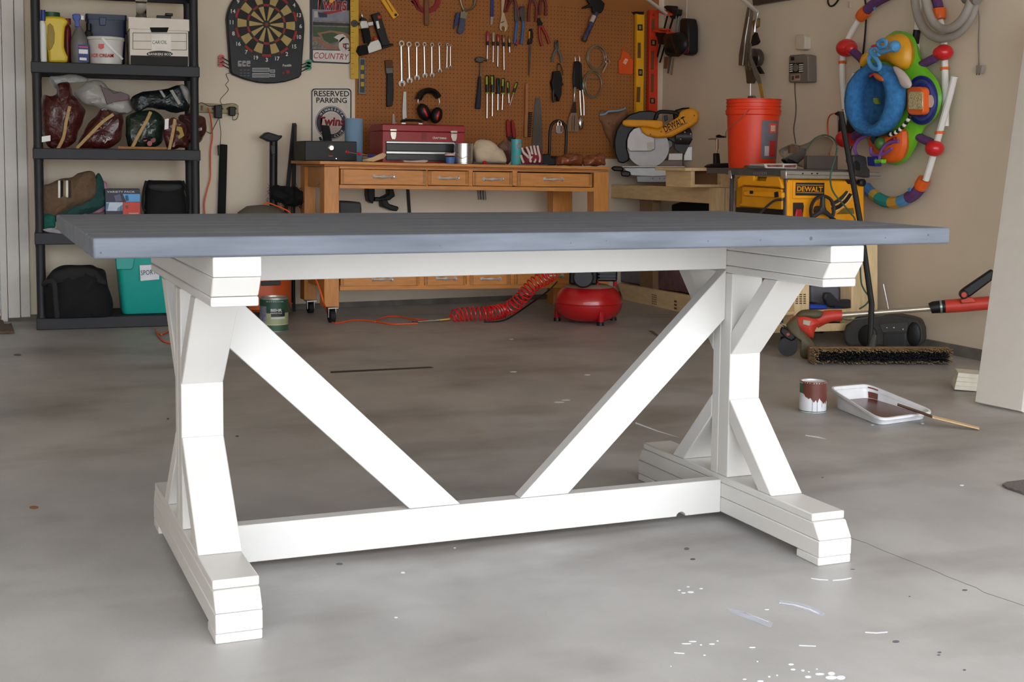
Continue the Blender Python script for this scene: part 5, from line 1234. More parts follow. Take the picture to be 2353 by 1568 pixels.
# shop vacuum
vc = floor_at(600, 738)
pv = facing(vc)
vac = thing('shop_vacuum', 'round shop vacuum with an orange drum and a grey domed lid', 'vacuum', vc)
vo = -.19
def vz(v): return pv.hit(600, v, vo).z
rv = (pv.hit(670, 600, vo) - pv.hit(602, 600, vo)).length
cc = V((pv.hit(602, 600, vo).x, pv.hit(602, 600, vo).y, 0))
b = B(); lathe(b, [(rv * .9, .045), (rv, .06), (rv, vz(580))], cc, (0, 0, 1), 32); obj('drum', b, mat((190, 82, 34), .4), vac)
b = B(); lathe(b, [(rv * 1.03, vz(580) + .001), (rv * 1.03, vz(545)), (rv * .97, vz(515)), (rv * .8, vz(488)), (rv * .5, vz(474)), (.01, vz(471))], cc, (0, 0, 1), 32); obj('lid', b, mat((98, 92, 82), .6, var=.15), vac)
for k in range(4):
    a_ = -1.05 + k * .38; d_ = (pv.n * math.cos(a_) + pv.ex * math.sin(a_)); p = cc + d_ * (rv * .9) + V((0, 0, vz(500)))
    b = B(); box(b, p, (.03, .03, .02), M.Rotation(math.atan2(d_.y, d_.x), 3, 'Z')); obj('vent', b, mat((44, 42, 40), .8), vac)
b = B(); pp(pv, [(600, 647), (645, 645), (645, 655), (600, 657)], -.0, .012, b); obj('latch', b, BLK, vac, bev=.002)
for a_ in (.7, -.7, 2.4, -2.4):
    d_ = (pv.n * math.cos(a_) + pv.ex * math.sin(a_)); p = cc + d_ * (rv + .01)
    b = B(); lathe(b, [(.045, .04), (.05, .05), (.03, .11), (.022, .12)], p, (0, 0, 1), 14); ft = obj('caster_foot', b, mat((72, 68, 64), .6), vac)
    b = B(); lathe(b, [(.018, -.012), (.019, 0), (.018, .012)], p + V((0, 0, .0195)), pv.ex, 14); obj('wheel', b, BLK, ft)
obj('power_cord', tube(B(), [cc + pv.n * (rv * .55) + pv.ex * (rv * (t_)) + V((0, 0, vz(v_))) for t_, v_ in ((.05, 470), (.2, 465), (.5, 472), (.75, 479), (.95, 488), (1.05, 510), (1.06, 560))], .004, 8, 4), ORNG, vac)
wn = thing('vacuum_wand', 'black vacuum wand standing on end with its floor nozzle up', 'vacuum wand', PB.hit(630, 715, .16))
pw_ = PB.back(-.16)
obj('tube', ptube(pw_, [(628.5, 322), (628, 420), (629, 560), (630, 716)], 0, .023, n=14), BLK, wn)
obj('nozzle', pp(pw_, Y44((815, 286), (880, 232), (910, 224), (950, 236), (1030, 262), (1076, 260), (1064, 290), (1030, 318), (1006, 335), (916, 335), (880, 316)), .03, .06), mat((34, 34, 36), .6), wn, bev=.008)
obj('clip', pp(pw_, Y44((940, 380), (985, 380), (985, 480), (950, 488)), .03, .02), mat((60, 60, 62), .5), wn, bev=.003)
sb_ = thing('folding_stand', 'folded black metal stand leaning on the wall left of the workbench', 'stand', PB.hit(676, 700, .1))
for q in (((1190, 118), (1230, 116), (1240, 140), (1160, 850), (1125, 1300), (1120, 2230), (1080, 2230), (1085, 1300), (1118, 850)), ((1205, 150), (1240, 140), (1228, 850), (1220, 1300), (1222, 2230), (1180, 2230), (1178, 1300), (1186, 850))):
    obj('leg', pp(PB, Y44(*q), .10 if q[0][0] < 1200 else .12, .018), BLK, sb_, bev=.003)
# feather duster: a fuzzy black head
pdz = PB.back(-.2)
dh = thing('duster', 'fluffy black duster leaning in front of the folded stand', 'duster', pdz.hit(675, 720))
b = pillow(pdz, Y44((900, 1000), (960, 880), (1040, 858), (1160, 856), (1250, 862), (1300, 920), (1340, 990), (1385, 1100), (1300, 1095), (1220, 1100), (1120, 1080), (1020, 1040)), 0, .05, .02, 22, 40); obj('head', b, BLKM, dh)
b = B()
hp = pdz.hit(670, 452)
for i in range(260):
    a_ = random.uniform(-.05, 1.0); u, v = 618 + a_ * 90, 428 + random.random() * 48
    p = pdz.hit(u, v, random.uniform(-.03, .045)); d_ = V((random.uniform(-.4, .8), random.uniform(-.5, .2), random.uniform(-1, .25))).normalized() * random.uniform(.02, .045)
    s_ = d_.orthogonal().normalized() * .0016
    vv = [b.verts.new(x) for x in (p - s_, p + s_, p + d_)]; b.faces.new(vv)
obj('fibres', b, BLKM, dh, kind='stuff', smooth=False, solid=.0008)
obj('handle', ptube(pdz, [(672, 470), (674, 600), (676, 716)], -.02, .008, n=8), BLK, dh)

# ------------------------------------------------------------ compressor, hose, cords and paint can on the floor
cp = floor_at(1351, 748)
pcx = facing(cp)
CV = Zm(940, 600, 4.357)
cm = thing('air_compressor', 'red pancake air compressor with a black motor on top', 'compressor', cp)
ro = (pcx.hit(1431, 690) - pcx.hit(1351, 690)).length
co = V((cp.x, cp.y, 0)) - pcx.n * ro * .8
def cz(v): return (pcx.hit(1351, v, -ro * .8)).z
zt1, zb1 = cz(652), cz(738)
zm_ = (zt1 + zb1) / 2; hh = (zt1 - zb1) / 2
b = B(); lathe(b, [(ro * math.cos(t) ** .55 if abs(t) < 1.5 else ro * .12, zm_ + hh * math.sin(t)) for t in [-1.57 + i * 3.14 / 16 for i in range(17)]], co, (0, 0, 1), 40); obj('tank', b, mat((176, 24, 28), .25, var=.05, coat=.4), cm)
b = B(); lathe(b, [(ro * 1.004, zm_ - .002), (ro * 1.012, zm_), (ro * 1.004, zm_ + .002)], co, (0, 0, 1), 40); obj('weld_seam', b, mat((150, 20, 24), .35), cm)
b = B(); lathe(b, [(ro * math.cos(t) ** .55 + .0012, zm_ + hh * math.sin(t) + .0012) for t in (.98, 1.08, 1.18, 1.28, 1.38, 1.45)], co, (0, 0, 1), 32, False); obj('dust_film', b, mat((150, 128, 112), .9, var=.2), cm)
for u, v0_, v1_ in ((1280, 712, 738), (1379.5, 722, 749), (1415, 715, 735)):
    k_ = (u - 1351) / 80.0
    pz = floor_at(u, v1_) if u < 1410 else co + pcx.ex * ro * .75 - pcx.n * ro * .5
    b = B(); box(b, (pz.x, pz.y, .05), (.025, .03, .06)); ft = obj('foot', b, mat((170, 24, 28), .35), cm, bev=.003)
    b = B(); lathe(b, [(.02, .001), (.019, .02)], (pz.x, pz.y, 0), (0, 0, 1), 14); obj('rubber_pad', b, BLK, ft)
for u in (1372, 1413):
    p = pcx.hit(u, 655, -ro * (.5 if u < 1400 else 1.0)); b = B(); box(b, (p.x, p.y, zt1 + .008), (.02, .012, .05)); obj('handle_tab', b, mat((170, 24, 28), .35), cm, bev=.002)
b = B(); ex = pcx.ex; o_ = co + V((0, 0, zt1))
obox(b, o_ - ex * .11 + pcx.n * .08, ex * .16, -pcx.n * .16, V((0, 0, .16))); obox(b, o_ + ex * .0505 + pcx.n * .075 + V((0, 0, .02)), ex * .11, -pcx.n * .15, V((0, 0, .11))); obj('motor', b, BLK, cm, bev=.012)
b = B(); lathe(b, [(.055, 0), (.06, .02), (.06, .08), (.05, .095)], o_ - ex * .03 + pcx.n * .085 + V((0, 0, .05)), pcx.n, 20); obj('motor_cap', b, mat((36, 36, 38), .5), cm)
for k in range(5):
    b = B(); obox(b, o_ + ex * .052 + pcx.n * .0765 + V((0, 0, .03 + k * .018)), ex * .1, pcx.n * .003, V((0, 0, .006))); obj('cooling_fin', b, mat((56, 56, 58), .5), cm)
# red coiled air hose
fc = floor_at(1100, 738)
ctr = [floor_at(1036, 741) + V((0, 0, .02)), floor_at(1052, 740) + V((0, 0, .036)), floor_at(1078, 739) + V((0, 0, .043)), floor_at(1124, 738) + V((0, 0, .044)), floor_at(1158, 733) + V((0, 0, .05))]
pe_ = o_ - ex * .13 + pcx.n * .1 + V((0, 0, .05))
for k, (u, v) in enumerate(((1181, 701), (1204, 678), (1227, 653), (1250, 640), (1268, 628))):
    d_ = ctr[4].lerp(pe_, (k + 1) / 6.0); ctr.append(CAM + ray(u, v) * ((d_ - CAM).dot(FW) / ray(u, v).dot(FW)))
path0 = smooth_path(ctr, 24)
acc = [0.0]
for p, q in zip(path0, path0[1:]): acc.append(acc[-1] + (q - p).length)
path = []
for i in range(241):
    s_ = acc[-1] * i / 240; j = max(0, min(len(acc) - 2, next(k for k in range(len(acc)) if acc[k] >= s_ - 1e-9) - 1)); path.append(path0[j].lerp(path0[j + 1], (s_ - acc[j]) / max(acc[j + 1] - acc[j], 1e-9)))
turns, N = 29, 29 * 16
hel = []
nrm0 = None
for i in range(N + 1):
    f_ = i / N * (len(path) - 1); a_ = int(min(f_, len(path) - 2)); p = path[a_].lerp(path[a_ + 1], f_ - a_); t_ = (path[min(a_ + 14, len(path) - 1)] - path[max(a_ - 14, 0)]).normalized()
    sx_ = V((0, 0, 1)).cross(t_).normalized(); sy_ = t_.cross(sx_)
    r_ = .040 * min(1, .35 + i / 25)
    th = 2 * math.pi * turns * i / N
    q = p + sx_ * (r_ * math.cos(th)) + sy_ * (r_ * math.sin(th)); q.z = max(q.z, .0055)
    hel.append(q)
hs = thing('coil_hose', 'bright red coiled air hose stretched across the floor to the compressor', 'hose', (fc.x, fc.y, 0))
obj('coil', tube(B(), hel, .0042, 6), mat((214, 24, 26), .22, coat=.4, var=.04), hs)
obj('coupling', tube(B(), [floor_at(1011, 741) + V((0, 0, .012)), floor_at(1034, 741) + V((0, 0, .018))], .009, 10), mat((190, 150, 80), .35, metal=.9), hs)
obj('blow_nozzle', tube(B(), [floor_at(1011, 741) + V((0, 0, .012)), floor_at(960, 743) + V((0, 0, .009)), floor_at(948, 743) + V((0, 0, .009)), floor_at(952, 738) + V((0, 0, .012))], [.006, .0045, .004, .003], 8), CHROME, hs)
def floorline(px, r, lift=0.001): return tube(B(), [floor_at(u, v) + V((0, 0, r + lift)) for u, v in px], r, 8, 4)
b = B(); P_ = [PW.hit(u, v, .05) for u, v in ((718, 628), (725.7, 642.5), (736.8, 671), (745, 700))] + [floor_at(754, 736) + V((0, 0, .03)), floor_at(762, 742) + V((0, 0, .006))]
P_ += [floor_at(u, v) + V((0, 0, .0055)) for u, v in ((776, 745), (798, 740.5), (823.5, 738), (866, 742), (900, 747.5), (930, 747), (960, 746))]
tube(b, P_, .0045, 8, 4); tube(b, [floor_at(u, v) + V((0, 0, .0055)) for u, v in ((862, 742), (868, 738), (878, 733), (891.5, 730), (917, 730), (951, 736), (985, 738))], .0045, 8, 4)
one('extension_cord', b, ORNG, 'orange extension cord running over the bench caster and along the floor', 'cord')
obj('power_cord', tube(B(), [pcx.hit(1280, 648, -.05), pcx.hit(1257, 671, .03), floor_at(1204, 716) + V((0, 0, .02)), floor_at(1170, 733) + V((0, 0, .005)), floor_at(1147, 741) + V((0, 0, .005)), floor_at(1112, 742) + V((0, 0, .005))], .0042, 8, 5), RUB, cm)
one('extension_cord', tube(B(), [floor_at(u, v) + V((0, 0, .0055)) for u, v in ((358, 760), (362, 768), (372, 771), (388, 764), (410, 760))] + [floor_at(u, v) + V((0, 0, .0055)) for u, v in ((412, 788), (385, 790), (370, 782), (361, 770))], .0045, 8, 4), ORNG, 'orange cord end lying on the floor in front of the teal tote', 'cord')
# green paint can
gc = floor_at(630, 764); pgc = facing(gc)
g_ = thing('paint_can', 'green labelled paint can on the floor behind the left table leg', 'can', gc)
Rg = (pgc.hit(664, 730) - pgc.hit(630, 730)).length; cg_ = V((gc.x, gc.y, 0)) - pgc.n * Rg
hz_ = pgc.hit(630, 682, -Rg).z
obj('body', lathe(B(), [(Rg * .97, .001), (Rg * .97, hz_ - .006), (Rg * 1.02, hz_ - .004), (Rg * 1.02, hz_), (Rg * .9, hz_), (Rg * .88, hz_ - .008), (.001, hz_ - .008)], cg_, (0, 0, 1), 36), mat((170, 168, 164), .3, metal=.7), g_)
def band(z0, z1, m_, nm, a0=0, a1=360, e=.0006, c_=cg_, R_=Rg * .97, fr=pgc, par=g_):
    b = B(); n_ = 32
    A = [math.radians(a0 + (a1 - a0) * i / n_) for i in range(n_ + (0 if a1 - a0 >= 360 else 1))]
    rows = [[c_ + (fr.n * math.cos(t) + fr.ex * math.sin(t)) * (R_ + e) + V((0, 0, z)) for t in A] for z in (z0, z1)]
    loft(b, rows, closed=a1 - a0 >= 360, caps=False); return obj(nm, b, m_, par)
band(.004, hz_ * .22, mat((62, 88, 66), .4), 'label_band')
band(hz_ * .22, hz_ * .55, mat((158, 162, 124), .4), 'label_band')
band(hz_ * .55, hz_ * .94, mat((38, 74, 58), .4), 'label_band')
band(hz_ * .2, hz_ * .225, mat((190, 190, 160), .4), 'label_band', e=.001)
band(hz_ * .3, hz_ * .75, mat((120, 118, 140), .5, var=.5, sc=60), 'label_picture', -88, -32, .001)
band(hz_ * .45, hz_ * .64, mat((40, 44, 42), .4), 'label_badge', -12, 48, .0012)
band(hz_ * .385, hz_ * .44, mat((200, 200, 190), .4), 'label_badge', -12, 48, .0012)
tpl = PL(cg_ + pgc.n * (Rg * .97 + .0035), pgc.n)
ptext('lettering', 'BEHR', tpl, (622, 717), (648, 716.5), 6.5, WHT, g_, off=0, bold=.02)
ptext('lettering', 'PREMIUM PLUS', tpl, (622, 722), (648, 721.5), 3, WHT, g_, off=0)
ptext('lettering', 'INTERIOR', tpl, (612, 695), (652, 695), 2.5, mat((180, 200, 180), .5), g_, off=0)

# ------------------------------------------------------------ saw bench of raw lumber along the right wall
PX = PL(PR.p0 + PR.n * .39, PR.n)
LUM = mat((226, 196, 148), .65, var=.1, sc=4, stretch=(14, 2, 14), name='raw_lumber')
LUMV = mat((234, 206, 158), .65, var=.12, sc=4, stretch=(14, 14, 2), name='raw_lumber_upright')
M4, M5 = Zm(1380, 220, 5.226), Zm(1640, 220, 5.226)
sbn = thing('saw_bench', 'raw lumber saw bench along the right wall', 'workbench', PX.hit(1540, 712))
obj('apron', pp(PX, [(1401, 424), (1588, 429.5), (1647, 431.5), (1647, 469), (1401, 454.5)], 0, .038), LUM, sbn, bev=.003)
PE = PL(PX.hit(1647, 470), (-.0678, -.9977, 0))
zdk = PE.hit(1620, 386.5).z
def eb(name, px, th, m, off=0): return obj(name, pp(PE, px, off, th), m, sbn, bev=.002)
eb('top_board', [(1574, 386), (1679.5, 386), (1679.5, 393), (1574, 393)], .36, LUM, .01)
eb('cubby_side', [(1588, 393.2), (1597, 393.2), (1597, 431), (1588, 431)], .3, LUM)
eb('cubby_side', [(1656, 393.2), (1689, 393.2), (1689, 431), (1656, 431)], .038, LUM)
eb('cubby_base', [(1597.2, 424), (1655.8, 424), (1655.8, 430.5), (1597.2, 430.5)], .3, LUM)
eb('cubby_back', [(1597.2, 393.2), (1655.8, 393.2), (1655.8, 424), (1597.2, 424)], .02, mat((150, 112, 80), .7), -.25)
eb('leg', [(1647.5, 431.5), (1666, 431.5), (1664, 735), (1645.5, 735)], .089, LUMV, .002)
eb('leg', [(1666.5, 431.5), (1689, 431.5), (1686, 728), (1664.5, 728)], .038, LUMV, -.006)
o_ = PX.hit(1405, 424, -.039); e_ = PX.hit(1588, 429, -.039)
b = B(); prism(b, [V((o_.x, o_.y, o_.z - .02)), V((e_.x, e_.y, o_.z - .02)), V((e_.x + .33, e_.y, o_.z - .02)), V((o_.x + .33, o_.y, o_.z - .02))], (0, 0, .02)); obj('saw_deck', b, LUM, sbn, bev=.002); zsd = o_.z
obj('leg', pp(PX, [(1470, 458), (1500, 460), (1500, 706), (1470, 698)], -.04, .06), mat((132, 104, 76), .8), sbn, bev=.002)
# bottom stretcher with lumber stamps, and its shelf
obj('bottom_stretcher', pp(PX, [(1419, 651), (1640, 690), (1640, 738), (1431, 690)], 0, .038), LUM, sbn, bev=.003)
a_, c_ = PX.hit(1421, 652, -.039), PX.hit(1640, 690, -.039)
b = B(); prism(b, [a_ - V((0, 0, .02)), c_ - V((0, 0, .02)), c_ + V((.3, 0, -.02)), a_ + V((.3, 0, -.02))], (0, 0, .018)); obj('bottom_shelf', b, LUM, sbn)
STAMP = mat((92, 66, 40), .8)
for k, (u, v) in enumerate(((1498, 676), (1502, 677), (1506, 678))):
    for j in range(5):
        q = [(u, v + j * 5), (u + 2.2, v + .6 + j * 5), (u + 2.2, v + 3 + j * 5), (u, v + 2.5 + j * 5)]
        obj('lumber_stamp', pp(PX, q, .0008, .0006), STAMP, sbn, smooth=False)
for j in range(3): obj('lumber_stamp', pp(PX, [(1549, 690 + j * 8), (1555, 691.5 + j * 8), (1555, 696 + j * 8), (1549, 694.5 + j * 8)], .0008, .0006), STAMP, sbn, smooth=False)
# bins on that shelf
PXb = PL(PX.p0 - PX.n * .08, PX.n)
zsh = (a_.z + c_.z) / 2
b = pp(PXb, [(1426, 600), (1500, 600), (1500, 664), (1426, 652)], 0, .2); settle(b, 0, zsh); one('plastic_bin', b, mat((96, 92, 108), .3, var=.2), 'translucent grey bin on the bottom shelf of the saw bench', 'bin', bev=.006)
b = pp(PXb, [(1506, 600), (1590, 600), (1590, 676), (1506, 664)], 0, .2); settle(b, 0, zsh); one('plastic_bin', b, mat((110, 80, 88), .4, var=.3), 'dusky pink bin beside the grey one on the bottom shelf', 'bin', bev=.006)
b = pp(PXb, [(1542, 486), (1600, 470), (1645, 470), (1645, 690), (1542, 672)], -.21, .08); settle(b, 0, zsh); one('tool_bag', b, BLKM, 'black tool bag under the apron of the saw bench', 'bag', bev=.01)

# ------------------------------------------------------------ mitre saw
mc = PX.hit(1500, 440, -.17)
PM = facing((mc.x, mc.y, 0))
DWY = mat((236, 156, 6), .6, var=.04, name='tool_yellow')
ms = thing('mitre_saw', 'yellow and black mitre saw with a large steel blade', 'saw', (mc.x, mc.y, zsd))
def mp_(name, q, off, th, m, bev=.003): return obj(name, pp(PM, M4(*q), off, th), m, ms, bev=bev)
b = pp(PM, M4((262, 858), (815, 858), (815, 968), (640, 975), (360, 962), (300, 905)), .06, .16); obj('base', b, mat((176, 174, 172), .45, metal=.3), ms, bev=.006)
zbase = min(PM.hit(u, v, .06).z for u, v in M4((640, 975)))
mp_('base_foot', ((430, 968), (480, 965), (1080, 962), (1082, 1042), (440, 1040)), .05, .12, mat((128, 126, 124), .45, metal=.4))
for x in (628, 712, 764, 855, 950): obj('rail_hole', pdisc(PM, *M4((x, 996))[0], 1.3, .0512, .001, n=8), BLK, ms)
mp_('rail_bracket', ((975, 1000), (1085, 1000), (1085, 1045), (975, 1045)), .06, .02, DSTEEL)
mp_('turntable', ((255, 845), (1010, 845), (1012, 862), (262, 862)), .10, .30, mat((150, 140, 128), .4, metal=.5), .002)
mp_('kerf_plate', ((700, 775), (985, 775), (985, 846), (690, 846)), -.02, .02, mat((128, 108, 96), .5))
mp_('fence', ((1050, 612), (1362, 600), (1366, 780), (1000, 780), (1000, 720)), .0, .035, mat((176, 172, 166), .4, metal=.5))
mp_('fence_window', ((1240, 645), (1328, 645), (1328, 695), (1240, 695)), .001, .002, mat((120, 84, 30), .6), 0)
mp_('fence', ((990, 690), (820, 690), (810, 778), (985, 778)), -.03, .03, mat((160, 150, 142), .4, metal=.5))
mp_('lock_knob', ((118, 870), (160, 845), (262, 852), (280, 900), (250, 912), (160, 905)), .12, .05, BLK, .01)
mp_('lock_knob', ((236, 915), (300, 900), (358, 915), (362, 958), (330, 976), (250, 968)), .13, .04, BLK, .008)
# blade and guards
b = pp(PM, M4(*ell(568, 618, 256, 245, 48)), .0, .003); obj('blade', b, mat((120, 114, 110), .38, metal=.6, var=.08), ms)
g_o = [(215, 800), (172, 700), (160, 560), (185, 430), (250, 310), (350, 225), (470, 185), (600, 178), (680, 195), (700, 260), (640, 300), (520, 330), (420, 380), (350, 450), (315, 540), (318, 640), (345, 715), (340, 780), (270, 815)]
mp_('blade_guard', g_o, .04, .08, BLK, .008)
mp_('guard_plate', ((345, 455), (400, 395), (480, 372), (500, 420), (560, 470), (650, 510), (652, 640), (600, 665), (350, 668), (318, 620), (320, 530)), .045, .012, mat((150, 142, 138), .4, metal=.4))
mp_('warning_label', ((555, 560), (640, 555), (640, 640), (560, 650)), .047, .002, mat((206, 200, 188), .6), 0)
mp_('bevel_housing', ((650, 520), (800, 515), (885, 560), (885, 640), (960, 700), (1075, 690), (1110, 640), (1100, 590), (960, 570), (880, 500), (800, 500)), -.03, .08, mat((60, 58, 58), .5), .01)
mp_('pivot', ((790, 540), (840, 528), (870, 560), (868, 610), (830, 640), (795, 610)), .0, .06, mat((84, 80, 80), .4), .006)
b = B(); lathe(b, [(.05, -.05), (.062, -.045), (.062, .06), (.05, .066)], PM.hit(*M4((985, 490))[0], -.06), PM.ex, 20); obj('motor', b, mat((56, 54, 54), .4), ms)
for q in ((1010, 440), (960, 520), (1080, 460)): obj('bolt', pball(PM, *M4(q)[0], 2.6, .02), CHROME, ms)
mp_('motor_head', ((868, 205), (900, 170), (980, 145), (1060, 140), (1100, 160), (1100, 300), (880, 300)), -.03, .1, BLK, .01)
mp_('arm_cover', ((470, 372), (540, 372), (690, 402), (760, 362), (940, 252), (948, 200), (990, 172), (1080, 150), (1140, 162), (1175, 205), (1180, 262), (1164, 312), (1100, 362), (980, 428), (852, 494), (690, 508), (560, 482), (500, 440)), .1, .1, DWY, .012)
mp_('trigger_handle', ((258, 318), (280, 294), (320, 288), (380, 288), (560, 292), (700, 296), (748, 302), (750, 374), (690, 402), (560, 374), (380, 374), (300, 366), (266, 350)), .115, .055, DWY, .012)
obj('carry_handle', ptube(PM, M4((655, 300), (672, 235), (700, 200), (760, 192), (900, 205), (936, 232)), .05, .0125, n=10, sm=3), BLK, ms)
for q in ((598, 464), (730, 432), (1126, 238)): obj('screw', pdisc(PM, *M4(q)[0], 2.0, .1015, .002, n=8), mat((150, 60, 20), .5), ms)
obj('vent', pp(PM, M4((760, 240), (800, 232), (810, 290), (770, 312)), .03, .02), BLK, ms, bev=.003)
ptext('lettering', 'DEWALT', PM, M4((780, 444))[0], M4((1034, 322))[0], 16, BLK, ms, off=.1008, bold=.012)
for qa, qb in (((752, 388), (1018, 250)), ((776, 456), (1040, 322))):
    q = [qa, qb, (qb[0] + 1, qb[1] + 6), (qa[0] + 1, qa[1] + 6)]
    obj('logo_line', pp(PM, M4(*q), .1008, .0006), BLK, ms, smooth=False)
obj('power_cord', ptube(PM, M4((1168, 330), (1160, 420), (1130, 490), (1080, 545), (1020, 590)), .0, .004, n=8, sm=4), BLK, ms)
# dust bag
b = pillow(PM, Y10((1955, 120), (1985, 72), (2040, 80), (2110, 112), (2220, 105), (2330, 70), (2360, 140), (2280, 260), (2230, 340), (2200, 480), (2170, 600), (2120, 500), (2060, 380), (2000, 260)), -.12, .05, .008, 18, 51); db_ = one('dust_bag', b, mat((132, 92, 64), .85, var=.15, bump=.2), 'brown cloth dust bag hanging behind the mitre saw', 'bag')
obj('strap', ptube(PM, Y10((1990, 140), (2060, 130), (2110, 95), (2220, 88), (2300, 70), (2340, 45)), -.07, .006, n=6, sm=3), mat((120, 160, 190), .8), db_)
obj('eyelet', pdisc(PM, *Y10((2112, 255))[0], 2.0, -.068, .01, n=10), BLK, db_)
# F clamp and black blade on the cubby top
fcl = thing('f_clamp', 'small silver F clamp with a black T handle behind the bucket', 'clamp', PE.hit(1650, 390, -.05))
obj('screw', ptube(PE, M4((1402, 520), (1402, 645)), -.04, .0085, n=10), CHROME, fcl)
obj('rod', ptube(PE, M4((1402, 640), (1402, 780)), -.04, .0038, n=8), CHROME, fcl)
obj('handle', ptube(PE, M4((1390, 490), (1420, 486), (1460, 494), (1505, 496)), -.04, [.006, .01, .006, .005], n=8), BLK, fcl)
obj('arm', ptube(PE, M4((1295, 522), (1340, 516), (1400, 520)), -.04, .005, n=8), STEEL, fcl)
obj('bar', pp(PE, M4((1380, 690), (1430, 690), (1445, 860), (1380, 862)), -.03, .03), BLK, fcl, bev=.004)
b = pp(PE, M4((1285, 838), (1330, 810), (1420, 800), (1560, 794), (1608, 806), (1604, 838), (1560, 850), (1420, 854), (1310, 852)), .0, .05); settle(b, 0, zdk + .0015); one('knee_pad', b, BLK, 'flat black rubber pad on top of the saw bench', 'pad', bev=.008)

# ------------------------------------------------------------ table saw on its wooden cart
YT = 2.85
PT = PL((2.754, YT, 0), (0, -1, 0))
PTL = PL((PT.hit(1806, 400).x, YT, 0), (-1, 0, 0))
sx0, sx1 = PT.hit(1806, 400).x, PT.hit(1990, 400).x
tsw = thing('table_saw', 'yellow and black jobsite table saw with a hand wheel', 'saw', ((sx0 + sx1) / 2, YT + .25, PT.hit(1880, 560).z))
GREYM = mat((104, 100, 98), .45, metal=.5, var=.08)
zt0, zt1 = PT.hit(1810, 404).z, PT.hit(1810, 389).z
b = B(); obox(b, (sx0 - .002, YT + .03, zt0), (sx1 - sx0 + .0, 0, 0), (0, .47, 0), (0, 0, zt1 - zt0)); obj('saw_table', b, GREYM, tsw, bev=.003)
b = B(); obox(b, (sx0 + .14, YT + .502, zt0), (sx1 - sx0 - .14, 0, 0), (0, .38, 0), (0, 0, zt1 - zt0)); obj('outfeed_table', b, GREYM, tsw, bev=.003)
b = pp(PT, [(1806, 392.5), (2022, 396), (2026, 412), (1806, 411)], .02, .045); obj('front_rail', b, mat((190, 188, 184), .3, metal=.8), tsw, bev=.003)
b = pp(PT, [(1808, 401), (2024, 404.5), (2024, 405.5), (1808, 402)], .0208, .001); obj('rail_groove', b, DSTEEL, tsw, smooth=False)
for u in (1845, 1866, 1878.5): obj('rail_bolt', pdisc(PT, u, 399, 1.7, .022, .002, n=8), BLK, tsw)
# frame tubes
zlow = PT.hit(1880, 545).z
for x_, y_ in ((sx0 + .012, YT + .012), (sx1 - .012, YT + .012), (sx0 + .012, YT + .46), (sx1 - .012, YT + .46)):
    b = B(); tube(b, [(x_, y_, zlow), (x_, y_, zt0 - .001)], .011, 10); obj('frame_tube', b, mat((58, 58, 62), .4), tsw)
b = B(); tube(b, [(sx0 + .012, YT + .024, zlow + .06), (sx0 + .012, YT + .448, zlow + .06)], .010, 8); obj('frame_tube', b, BLK, tsw)
# body: front and left panels
b = B(); obox(b, (sx0 + .03, YT + .03, zlow), (sx1 - sx0 - .06, 0, 0), (0, .42, 0), (0, 0, zt0 - zlow - .012)); obj('housing', b, mat((200, 138, 18), .45), tsw, bev=.01)
b = pp(PT, [(1811, 413), (1986, 416), (1987, 545), (1810, 545)], .004, .03); obj('front_panel', b, DWY, tsw, bev=.008)
b = pp(PT, [(1808, 415), (1812, 428), (1812, 545), (1808, 545)], .002, .02); obj('panel_edge', b, DWY, tsw)
b = pp(PT, M5((960, 1030), (1335, 1030), (1335, 1240), (955, 1240)), .012, .01); obj('badge_boss', b, DWY, tsw, bev=.005)
b = pp(PT, M5((988, 1044), (1330, 1046), (1328, 1202), (984, 1198)), .014, .002); obj('badge', b, mat((36, 34, 34), .5), tsw, smooth=False)
for q in (((996, 1070), (1318, 1074), (1318, 1080), (996, 1076)), ((994, 1160), (1316, 1166), (1316, 1172), (994, 1166))): obj('badge_line', pp(PT, M5(*q), .0148, .0008), DWY, tsw, smooth=False)
ptext('lettering', 'DEWALT', PT, M5((1000, 1150))[0], M5((1308, 1156))[0], 12, DWY, tsw, off=.0148, bold=.03)
b = pp(PT, M5((955, 1285), (1075, 1285), (1085, 1330), (1070, 1440), (1000, 1600), (955, 1600)), .0075, .003); obj('switch_recess', b, mat((44, 36, 32), .6), tsw, bev=.001)
b = pp(PT, M5((1000, 1362), (1060, 1362), (1072, 1440), (1072, 1600), (985, 1600), (985, 1440)), .022, .014); obj('switch_paddle', b, mat((160, 34, 38), .4), tsw, bev=.004)
# bevel scale: arc slot
A_o = [(1390, 1320), (1480, 1275), (1560, 1210), (1610, 1140), (1650, 1160), (1590, 1250), (1500, 1330), (1410, 1375)]
obj('bevel_scale', pp(PT, M5((1400, 1290), (1490, 1240), (1555, 1180), (1590, 1140), (1618, 1150), (1580, 1215), (1510, 1280), (1412, 1325)), .0052, .002), mat((54, 46, 36), .5), tsw, smooth=False)
obj('bevel_slot', pp(PT, M5((1412, 1345), (1500, 1310), (1580, 1240), (1630, 1170), (1665, 1185), (1610, 1270), (1520, 1350), (1420, 1395)), .0054, .002), BLK, tsw, smooth=False)
for q in (((1410, 1332), (1505, 1290), (1575, 1222), (1622, 1155)), ((1424, 1402), (1525, 1356), (1615, 1276), (1668, 1192))): obj('scale_edge', ptube(PT, M5(*q), .006, .0014, n=6, sm=3), WHT, tsw)
obj('warning_label', pp(PT, M5((1470, 1425), (1560, 1350), (1680, 1350), (1690, 1420)), .0054, .001), mat((120, 96, 40), .5), tsw, smooth=False)
c_ = PT.hit(*M5((1305, 1375))[0], .05)
